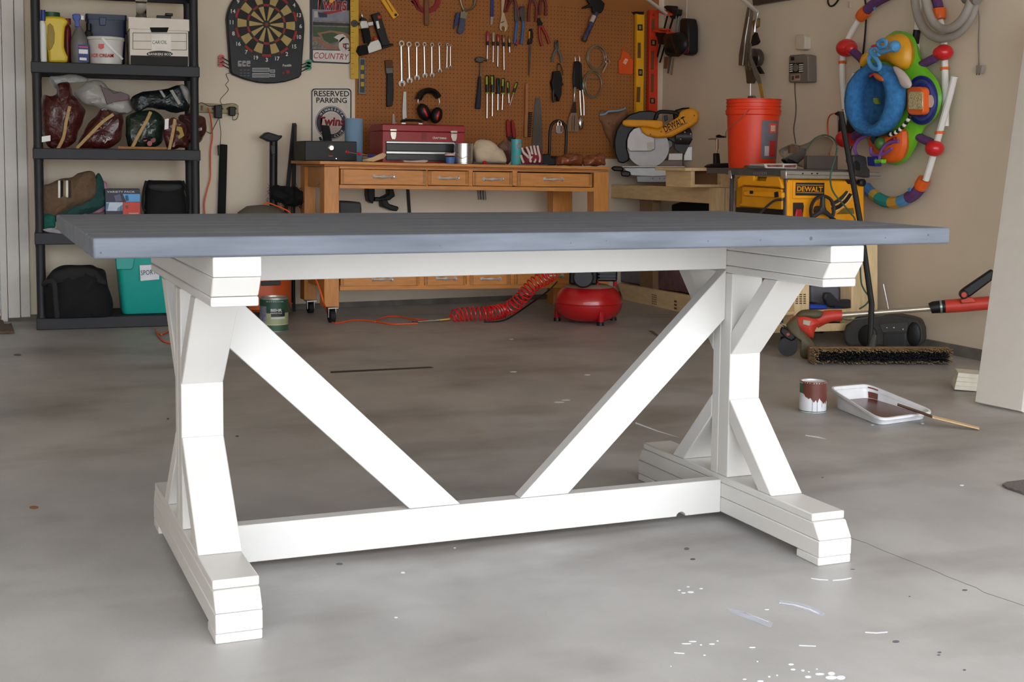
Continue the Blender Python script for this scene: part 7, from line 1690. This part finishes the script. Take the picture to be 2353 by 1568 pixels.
# vacuum hose and bell cord
HOS = mat((158, 150, 142), .5, var=.06)
t_ = onwall('vacuum_hose', 'grey ribbed vacuum hose coiled at the top of the right wall', 'hose', 2170, 90)
obj('hose', ptube(PR, R8((690, -60), (705, 60), (735, 160), (790, 235), (870, 275), (960, 262), (1045, 205), (1105, 110), (1135, 0), (1140, -60)), .11, .021, n=12, sm=5), HOS, t_)
obj('hose', ptube(PR, R8((760, -60), (790, 70), (830, 160), (890, 205), (960, 200), (1035, 140), (1085, 50), (1110, -40)), .17, .02, n=12, sm=5), HOS, t_)
obj('cuff', ptube(PR, R8((1065, -20), (1150, -10)), .16, .03, n=12), mat((126, 120, 112), .5), t_)
t_ = onwall('hanging_cable', 'thin grey lead with a small plug hanging near the right edge', 'cable', 2250, 170)
obj('wire', ptube(PR, R8((1138, -20), (1150, 60), (1160, 140), (1156, 300), (1158, 470)), .02, .003, n=6, sm=4), mat((120, 112, 104), .6), t_)
obj('plug', pp(PR, R8((1136, 470), (1182, 470), (1172, 530), (1134, 530)), .03, .02), mat((150, 140, 132), .5), t_, bev=.003)
for u in (1142, 1160): obj('pin', ptube(PR, R8((u, 530), (u, 541)), .02, .002, n=6), BLK, t_)

# ------------------------------------------------------------ on the floor at the right
TR = TM_
# push broom leaning with its bristles towards the door
fL, fR = floor_at(1868, 840), floor_at(2190, 840)
br = thing('push_broom', 'wide push broom with tan and black bristles and a black pole', 'broom', fL.lerp(fR, .5))
ax = (fR - fL).normalized(); L_b = (fR - fL).length
bd = V((-ax.y, ax.x, 0)); bd = bd if bd.dot(CAM - fL) > 0 else -bd      # towards the camera
upb = (V((0, 0, 1)) + bd * .0).normalized()
bdir = (bd * .92 - V((0, 0, .0))).normalized()
HB, BL = .072, .06
o_ = fL - bd * BL
b = B(); obox(b, o_ - bd * .03 + V((0, 0, .004)), ax * L_b, bd * .03, upb * HB); obj('block', b, mat((120, 94, 66), .8), br, bev=.004)
def bristles(sel, m_, r, nm):
    b = B()
    for i in range(110):
        for j in range(9):
            if not sel(i, j): continue
            p = o_ + ax * (L_b * (i + .5 + random.uniform(-.3, .3)) / 110) + upb * (.008 + HB * .9 * (j + .5 + random.uniform(-.25, .25)) / 9)
            q = p + bd * (BL * random.uniform(.9, 1.08)) + ax * random.uniform(-.006, .006) + upb * random.uniform(-.006, .008)
            s_, t2 = ax * r, upb * r
            v0 = [b.verts.new(p + x) for x in (s_, t2, -s_, -t2)]; v1 = [b.verts.new(q + x * .7) for x in (s_, t2, -s_, -t2)]
            for k in range(4): b.faces.new((v0[k], v0[(k + 1) % 4], v1[(k + 1) % 4], v1[k]))
            b.faces.new(v1)
    for v_ in b.verts: v_.co.z = max(v_.co.z, .001)
    obj(nm, b, m_, br, kind='stuff', smooth=False)
edge = lambda i, j: j in (0, 7, 8) or i < 5 or i > 106
bristles(edge, mat((168, 142, 106), .9, var=.2), .0026, 'tan_bristles')
bristles(lambda i, j: not edge(i, j), mat((32, 32, 34), .9, var=.3), .0030, 'black_bristles')
hb = o_ + ax * (L_b * .44) - bd * .016 + V((0, 0, HB * .8))
def along(u, v, d): return CAM + ray(u, v) * (d / ray(u, v).dot(FW))
d0 = (hb - CAM).dot(FW)
obj('pole', tube(B(), [hb - V((0, 0, .01)), along(2003, 700, d0 + .04), along(1976, 507, d0 + .09), along(1932, 258, d0 + .16)], .0135, 10), BLK, br)
obj('socket', tube(B(), [hb - V((0, 0, .02)), along(2009, 770, d0 + .01)], [.024, .016], 10), mat((58, 56, 52), .6), br)
# radio
rc_ = floor_at(2026, 805); pra = facing(rc_, -14)
ra = thing('radio', 'dusty dark grey portable stereo on the floor under the wall', 'radio', rc_)
b = pp(pra, TR((668, 720), (690, 660), (760, 610), (800, 590), (900, 572), (1060, 572), (1200, 600), (1262, 620), (1290, 690), (1294, 770), (1270, 822), (1200, 832), (720, 832), (680, 800)), -.0, .105); settle(b, 0, .001); obj('body', b, mat((62, 60, 58), .6, var=.2), ra, bev=.016, seg=3)
for q in (ell(865, 725, 75, 90, 20), ell(1228, 712, 56, 98, 20)):
    obj('speaker', pillow(pra, TR(*q), .0, .012, k=0, sh=.4), BLK, ra)
obj('tape_deck', pp(pra, TR((985, 705), (1165, 700), (1165, 815), (990, 820)), .006, .012), mat((52, 52, 54), .4), ra, bev=.004)
obj('control_panel', pp(pra, TR((950, 630), (1175, 612), (1175, 690), (980, 700)), .004, .012), mat((70, 68, 66), .5), ra, bev=.004)
for u, v in ((1015, 660), (1070, 660), (1140, 672)): obj('knob', pball(pra, *TR((u, v))[0], 2.6, .006, seg=8), STEEL, ra)
for u, v in ((960, 608), (990, 602)): obj('knob', pball(pra, *TR((u, v))[0], 2.2, -.01, seg=8), STEEL, ra)
obj('carry_handle', ptube(pra, TR((770, 600), (800, 585), (920, 570), (1100, 572), (1190, 592)), -.05, .009, n=8, sm=4), mat((54, 54, 54), .6), ra)
obj('antenna', ptube(pra, TR((1040, 575), (1016, 450), (988, 318)), -.1, .0022, n=6), STEEL, ra)
# string trimmer
tc0 = floor_at(1846, 826); ptr = facing((tc0.x, tc0.y, 0))
st_ = thing('string_trimmer', 'red and grey string trimmer lying against the right wall', 'trimmer', tc0)
TRED, OLV = mat((196, 60, 44), .45, var=.1), mat((92, 84, 62), .6, var=.15)
obj('motor_housing', pillow(ptr, TR((245, 610), (300, 560), (370, 530), (440, 560), (510, 600), (540, 605), (480, 640), (450, 690), (440, 740), (400, 735), (340, 700), (290, 660)), -.05, .05, sh=.4), TRED, st_)
obj('top_cover', pillow(ptr, TR((300, 565), (340, 525), (400, 516), (470, 520), (520, 540), (500, 580), (430, 585), (360, 570)), -.04, .045, sh=.4), OLV, st_)
obj('side_cover', pillow(ptr, TR((225, 640), (260, 600), (310, 570), (330, 640), (380, 700), (430, 760), (465, 810), (460, 870), (420, 900), (350, 895), (335, 850), (350, 800), (320, 740), (260, 700)), -.03, .05, sh=.4), OLV, st_)
obj('neck', ptube(ptr, TR((450, 620), (520, 580), (590, 565), (665, 562)), -.05, [.03, .032, .027, .025], n=14, sm=3), TRED, st_)
obj('spool', pp(ptr, TR((172, 690), (200, 650), (290, 705), (310, 740), (270, 770), (215, 740)), .0, .08), BLK, st_, bev=.008)
obj('spool_mark', pp(ptr, TR((228, 706), (250, 700), (256, 718), (234, 724)), .001, .001), TRED, st_, smooth=False)
c_ = ptr.hit(*TR((240, 808))[0], -.02); b = B(); r_ = min(c_.z - .001, .045); lathe(b, [(r_ * .5, -.012), (r_, -.012), (r_, .012), (r_ * .5, .012)], c_, ptr.n, 20); obj('edge_wheel', b, BLK, st_)
obj('guard_wire', ptube(ptr, TR((205, 655), (175, 630), (182, 618), (230, 650)), .0, .002, n=6, sm=3), STEEL, st_)
obj('badge', pp(ptr, TR((360, 598), (418, 608), (410, 645), (358, 632)), .004, .01), mat((176, 168, 150), .5), st_, bev=.001)
obj('shaft', ptube(ptr, TR((660, 562), (1000, 536), (1370, 508)), -.05, .0125, n=12), mat((190, 180, 164), .3, metal=.7), st_)
obj('shaft_cable', ptube(ptr, TR((665, 590), (720, 600), (800, 590), (1000, 560)), -.03, .003, n=6, sm=3), mat((70, 80, 66), .6), st_)
obj('coupling', ptube(ptr, TR((1355, 508), (1380, 500), (1475, 492)), -.05, [.025, .028, .030], n=14), BLK, st_)
obj('coupling_ring', ptube(ptr, TR((1430, 496), (1446, 495)), -.05, .0305, n=14), mat((150, 160, 150), .3, metal=.6), st_)
obj('grip_tube', ptube(ptr, TR((1472, 492), (1600, 484), (1760, 470), (1860, 462)), -.05, .031, n=14), TRED, st_)
obj('handle_hinge', pdisc(ptr, *TR((1622, 402))[0], 10, .0, .06, n=18), BLK, st_, bev=.004)
obj('hinge_button', pdisc(ptr, *TR((1620, 402))[0], 6.5, .004, .01, n=16), TRED, st_, bev=.002)
obj('hinge_mount', pp(ptr, TR((1590, 440), (1650, 420), (1690, 425), (1720, 460), (1600, 470)), -.01, .05), TRED, st_, bev=.004)
obj('second_handle', pp(ptr, TR((1585, 380), (1620, 350), (1840, 200), (1860, 230), (1840, 290), (1680, 410), (1640, 430)), -.01, .04), BLK, st_, bev=.008)
# white board leaning on the wall
A_, B_ = floor_at(2240, 929), floor_at(2347, 951)
tp = PR.hit(2362, 40, .14)
dv_ = (tp - A_); dv_ = dv_ * 1.0
nb_ = (B_ - A_).cross(dv_).normalized(); nb_ = nb_ if nb_.dot(CAM - A_) < 0 else -nb_
b = B(); prism(b, [A_ + V((0, 0, .001)), B_ + V((0, 0, .001)), B_ + dv_, A_ + dv_], nb_ * .018); settle(b, 0, .001)
one('white_board', b, mat((206, 198, 188), .6, var=.02), 'tall white board leaning against the right wall', 'board', bev=.0015)
# cedar block
q = [floor_at(u, v) for u, v in TR((1545, 1155), (1560, 1155), (1740, 1178))]
pc2 = facing(q[0], 6)
t_ = thing('siding_block', 'stack of cream siding offcuts on the floor behind the white board', 'block', q[0])
LAY = [(1543, 1152, 1170, 1112), (1552, 1110, 1172, 1080), (1560, 1080, 1174, 1050), (1570, 1050, 1176, 1022)]
for k in range(4):
    u0 = 1543 + k * 8; v0, v1 = 1155 - k * 34, 1124 - k * 34
    b = pp(pc2, TR((u0, v0), (u0 + 8, v1), (1760, v1 + 16), (1760, v0 + 18)), -.01 * k, .12); 
    zmn = min(v_.co.z for v_ in b.verts); 
    if k == 0: dzz = .001 - zmn
    bmesh.ops.translate(b, verts=b.verts, vec=(0, 0, dzz)); obj('offcut', b, mat((222, 216, 200), .6), t_, bev=.0015)
# brown paint can
bc = floor_at(1867, 951); pbc = facing(bc)
pc_ = thing('paint_can', 'open quart paint can dripping with brown paint', 'can', bc)
Rb = (pbc.hit(1900, 910) - pbc.hit(1867, 910)).length * .97; cb_ = V((bc.x, bc.y, 0)) - pbc.n * Rb
hb_ = pbc.hit(1867, 875, -Rb).z
obj('body', lathe(B(), [(Rb * 1.0, .001), (Rb * 1.01, .004), (Rb * .98, .007), (Rb * .98, hb_ - .006), (Rb * 1.01, hb_ - .004), (Rb * 1.01, hb_), (Rb * .86, hb_), (Rb * .84, hb_ - .006)], cb_, (0, 0, 1), 36), mat((214, 214, 216), .35, metal=.2), pc_)
obj('paint', lathe(B(), [(Rb * .84, hb_ - .007), (.001, hb_ - .0065)], cb_, (0, 0, 1), 28), mat((96, 54, 44), .3), pc_)
def bnd(z0, z1, a0, a1, m_, nm, e): return band(z0, z1, m_, nm, a0, a1, e, cb_, Rb * .98, pbc, pc_)
BRO = mat((104, 56, 46), .35, var=.1)
bnd(.007, hb_ * .62, -170, 170, mat((222, 222, 226), .45), 'label', .0006)
bnd(hb_ * .62, hb_ * .94, -170, 170, mat((58, 106, 80), .45), 'label', .0006)
bnd(.0045, .0075, -170, 170, mat((58, 106, 80), .45), 'label', .002)
b = B(); n_ = 40
low = [.62, .6, .52, .5, .46, .5, .42, .36, .44, .34, .5, .42, .38, .3, .36, .28, .4, .36, .44, .5, .6]
rows = [[], []]
for i, l_ in enumerate(low):
    t2 = math.radians(-48 + 150 * i / (len(low) - 1)); d_ = pbc.n * math.cos(t2) + pbc.ex * math.sin(t2)
    rows[0].append(cb_ + d_ * (Rb * .98 + .0014) + V((0, 0, hb_ * l_))); rows[1].append(cb_ + d_ * (Rb * .98 + .0014) + V((0, 0, hb_ * .965)))
loft(b, rows, closed=False, caps=False); obj('paint_drips', b, BRO, pc_)
for a_, z0, z1 in ((-2, .02, .4), (18, .01, .36), (40, .2, .4)): bnd(hb_ * z0, hb_ * z1, a_, a_ + 1.5, BRO, 'paint_run', .0012)
obj('rim_paint', lathe(B(), [(Rb * 1.012, hb_ - .004), (Rb * 1.016, hb_ + .0006), (Rb * .98, hb_ + .0008)], cb_, (0, 0, 1), 28, False), BRO, pc_)
# paint tray
zD, zS = .075, .03
BLc, BRc, FRc, FLc = floor_at(1903, 889, zD), floor_at(1994, 881.5, zD), floor_at(2151, 946, zS), floor_at(2022, 964, zS)
tray = thing('paint_tray', 'white plastic roller tray coated with brown paint', 'tray', floor_at(2020, 945))
def quad(s, z=None, dz=0.0, r=.18, n=5):
    """rounded tray outline scaled about its centre; z None keeps the rim slope"""
    C4 = [BLc, BRc, FRc, FLc]; cen = sum(C4, V()) / 4
    C4 = [cen + (p - cen) * s for p in C4]
    out = []
    for i in range(4):
        p, a_, c_ = C4[i], C4[i - 1], C4[(i + 1) % 4]
        p0, p2 = p.lerp(a_, r * .9), p.lerp(c_, r * .9)
        for k in range(n + 1):
            t2 = k / n; q2 = p0 * (1 - t2) ** 2 + p * 2 * t2 * (1 - t2) + p2 * t2 * t2; out.append(q2)
    return [V((p.x, p.y, (p.z if z is None else z) + dz)) for p in out]
def inner(s, dep):
    P = quad(s)
    return [V((p.x, p.y, max(.006, p.z - dep * (p.z / zD)))) for p in P]
b = B(); loft(b, [quad(.86, .0012), quad(.9, None, -.010), quad(.97, None, -.009), quad(1.0, None, -.008), quad(1.0), quad(.955), inner(.9, .02), inner(.84, .05)], caps=False)
b2 = inner(.84, .05); b.faces.new([b.verts.new(p) for p in b2]); obj('tray', b, mat((224, 224, 226), .35), tray, solid=.0)
b = B(); b.faces.new([b.verts.new(p + V((0, 0, .0012))) for p in inner(.83, .048)]); obj('wet_paint', b, mat((92, 52, 44), .22, var=.15, sc=12), tray, smooth=False)
def wallpatch(px, m_): 
    return None
cen4 = (BLc + BRc + FRc + FLc) / 4
for i0, i1, lo_, hi_ in ((8, 11, .02, .9), (2, 4, .0, .5)):
    Pi, Po = inner(.845, .046), quad(.95, None, -.001)
    rows = [[Pi[i % 24].lerp(Po[i % 24], lo_) + (cen4 - Po[i % 24]).normalized() * .0015 for i in range(i0, i1 + 1)], [Pi[i % 24].lerp(Po[i % 24], hi_) + (cen4 - Po[i % 24]).normalized() * .0015 for i in range(i0, i1 + 1)]]
    b = B(); loft(b, rows, closed=False, caps=False); obj('paint_smear', b, BRO, tray)
sk = thing('stir_stick', 'wooden stir stick dipped in brown paint lying across the tray', 'stick', floor_at(2200, 975))
pts_ = [floor_at(2062, 931, .045), floor_at(2142, 959, .034), floor_at(2250, 986, .004)]
sd_ = (pts_[2] - pts_[1]).normalized(); sw = sd_.cross(V((0, 0, 1))).normalized() * .02
b = B(); prism(b, [pts_[0] - sw, pts_[1] - sw, pts_[1] + sw, pts_[0] + sw], (0, 0, .004)); obj('painted_end', b, mat((78, 46, 38), .3), sk, bev=.001)
b = B(); prism(b, [pts_[1] - sw + sd_ * .0005, pts_[2] - sw * .8, pts_[2] + sw * .8, pts_[1] + sw + sd_ * .0005], (0, 0, .004)); obj('bare_end', b, mat((206, 176, 128), .6), sk, bev=.001)
# rug corner and door mat
b = B(); prism(b, [floor_at(u, v) + V((0, 0, .001)) for u, v in ((2303, 1118), (2312, 1113), (2360, 1107), (2760, 1060), (3060, 1420), (2353, 1138), (2312, 1124))], (0, 0, .006))
one('rug', b, mat((104, 96, 92), .95, var=.35, sc=160, bump=.4), 'corner of a grey flecked rug at the right edge', 'rug')
b = B(); prism(b, [floor_at(u, v) + V((0, 0, .001)) for u, v in ((-60, 742), (6, 741), (10, 750), (20, 751), (26, 748), (33, 767), (-60, 769))], (0, 0, .012)); crumple(b, .003, 20, 5)
for v_ in b.verts: v_.co.z = max(v_.co.z, .001)
one('door_mat', b, mat((96, 78, 62), .95, var=.35, sc=60, bump=.3), 'dark brown mat in front of the house door', 'mat')
b = B(); prism(b, [floor_at(u, v) + V((0, 0, .001)) for u, v in ((1490, 762), (1500, 762), (1512, 772), (1508, 774))], (0, 0, .004)); one('metal_pin', b, STEEL, 'small steel pin on the floor behind the right brace', 'pin')

# ------------------------------------------------------------ marks on the floor
def mark(nm, px, m_, h=.0005):
    b = B(); prism(b, [floor_at(u, v) + V((0, 0, .0002)) for u, v in px], (0, 0, h)); return obj(nm, b, m_, floor, smooth=False)
TAPE = mat((58, 54, 52), .7, var=.2)
mark('tape_strip', [(759, 854), (990, 843), (997, 846), (760, 858)], TAPE)
PAINTW = mat((226, 226, 230), .6)
SMEAR = mat((206, 208, 216), .6, alpha=.45, var=.1)
F8 = Zm(1480, 1280, 2.695)
mark('paint_smear', F8((505, 322), (560, 330), (650, 350), (740, 385), (798, 410), (785, 438), (740, 425), (640, 385), (540, 345)), SMEAR)
mark('paint_smear', F8((835, 270), (930, 280), (1010, 300), (1080, 330), (1118, 352), (1105, 372), (1050, 350), (960, 318), (850, 300)), SMEAR)
for q in (((620, 344), (700, 370), (770, 402), (772, 408), (700, 378), (616, 350)), ((838, 284), (940, 298), (1030, 325), (1090, 355), (1086, 360), (1020, 330), (930, 304), (838, 290)), ((1368, 466), (1440, 470), (1508, 464), (1508, 470), (1440, 476), (1370, 472)), ((1035, 132), (1090, 140), (1140, 143), (1140, 147), (1085, 145), (1035, 137)), ((1168, 145), (1230, 140), (1285, 130), (1285, 135), (1230, 146), (1168, 150)), ((186, 593), (250, 598), (250, 603), (186, 598)), ((960, 548), (1064, 553), (1064, 557), (960, 553))): mark('paint_streak', F8(*q), PAINTW)
DRP = [(1158, 750, 36, 11), (1218, 750, 28, 12), (1160, 725, 22, 10), (1087, 728, 28, 6), (1015, 746, 20, 7), (910, 668, 17, 5), (922, 700, 15, 5), (982, 706, 12, 5), (670, 563, 20, 3), (622, 760, 12, 3), (720, 772, 20, 5), (775, 744, 8, 4), (823, 736, 6, 4), (288, 220, 20, 5), (244, 225, 14, 3), (217, 208, 10, 3), (353, 198, 11, 3), (272, 187, 10, 3), (262, 540, 30, 3), (420, 542, 18, 3), (300, 526, 24, 3), (455, 523, 7, 3), (374, 611, 8, 3), (352, 547, 7, 3), (760, 328, 14, 3), (1070, 697, 6, 3), (1020, 714, 6, 3), (702, 650, 6, 3), (166, 680, 4, 3)]
for x, y, rx, ry in DRP: mark('paint_drop', F8(*ell(x, y, rx, ry, 12)), PAINTW)
SPOT = mat((96, 94, 98), .8)
for x, y, rx, ry in ((1560, 527, 22, 8), (1986, 208, 17, 5), (1830, 594, 12, 5), (1826, 610, 10, 4), (1984, 703, 10, 5), (1644, 247, 6, 3), (1292, 79, 14, 2), (304, 17, 14, 4)): mark('floor_spot', F8(*ell(x, y, rx, ry, 10)), SPOT)
for u, v, rx, ry in ((1578, 1262, 6, 3), (1592, 1286, 6, 2), (78, 1167, 11, 4), (780, 1297, 8, 2.5), (40, 816, 9, 2), (1890, 1098, 3, 1), (386, 963, 3, 2), (545, 1003, 4, 2)): mark('floor_spot', ell(u, v, rx, ry, 10), SPOT if u != 78 else mat((140, 96, 56), .8))
for u, v, rx, ry in ((926, 1317, 5, 2), (1045, 1260, 3, 1), (1300, 920, 10, 1.4), (1180, 855, 8, 1.2), (1350, 862, 7, 1.2), (1285, 925, 12, 1.5), (2005, 977, 4, 1.2), (2120, 974, 4, 1.2), (560, 1400, 3, 1.5), (910, 1420, 4, 1.5), (1940, 893, 3, 1.2), (2210, 1116, 5, 1.5), (1175, 780, 5, 1)): mark('paint_drop', ell(u, v, rx, ry, 10), PAINTW)
mark('paint_streak', [(1851, 1000), (1880, 1004), (1900, 1010), (1880, 1007), (1851, 1002)], PAINTW)
mark('paint_streak', [(1460, 971), (1510, 990), (1560, 1006), (1510, 992), (1460, 974)], PAINTW)
CRK = mat((120, 116, 116), .9)
ck = [(2066, 1280), (2110, 1297), (2150, 1313), (2176, 1325), (2200, 1334), (2222, 1343), (2242, 1350), (2262, 1362), (2292, 1372), (2320, 1381), (2360, 1395)]
for a_, b_ in zip(ck, ck[1:]): mark('floor_crack', [a_, b_, (b_[0], b_[1] + 1.1), (a_[0], a_[1] + 1.1)], CRK, .0003)
ck = [(1955, 1237), (1990, 1248), (2030, 1266), (2066, 1280)]
for a_, b_ in zip(ck, ck[1:]): mark('floor_crack', [a_, b_, (b_[0], b_[1] + .9), (a_[0], a_[1] + .9)], CRK, .0003)
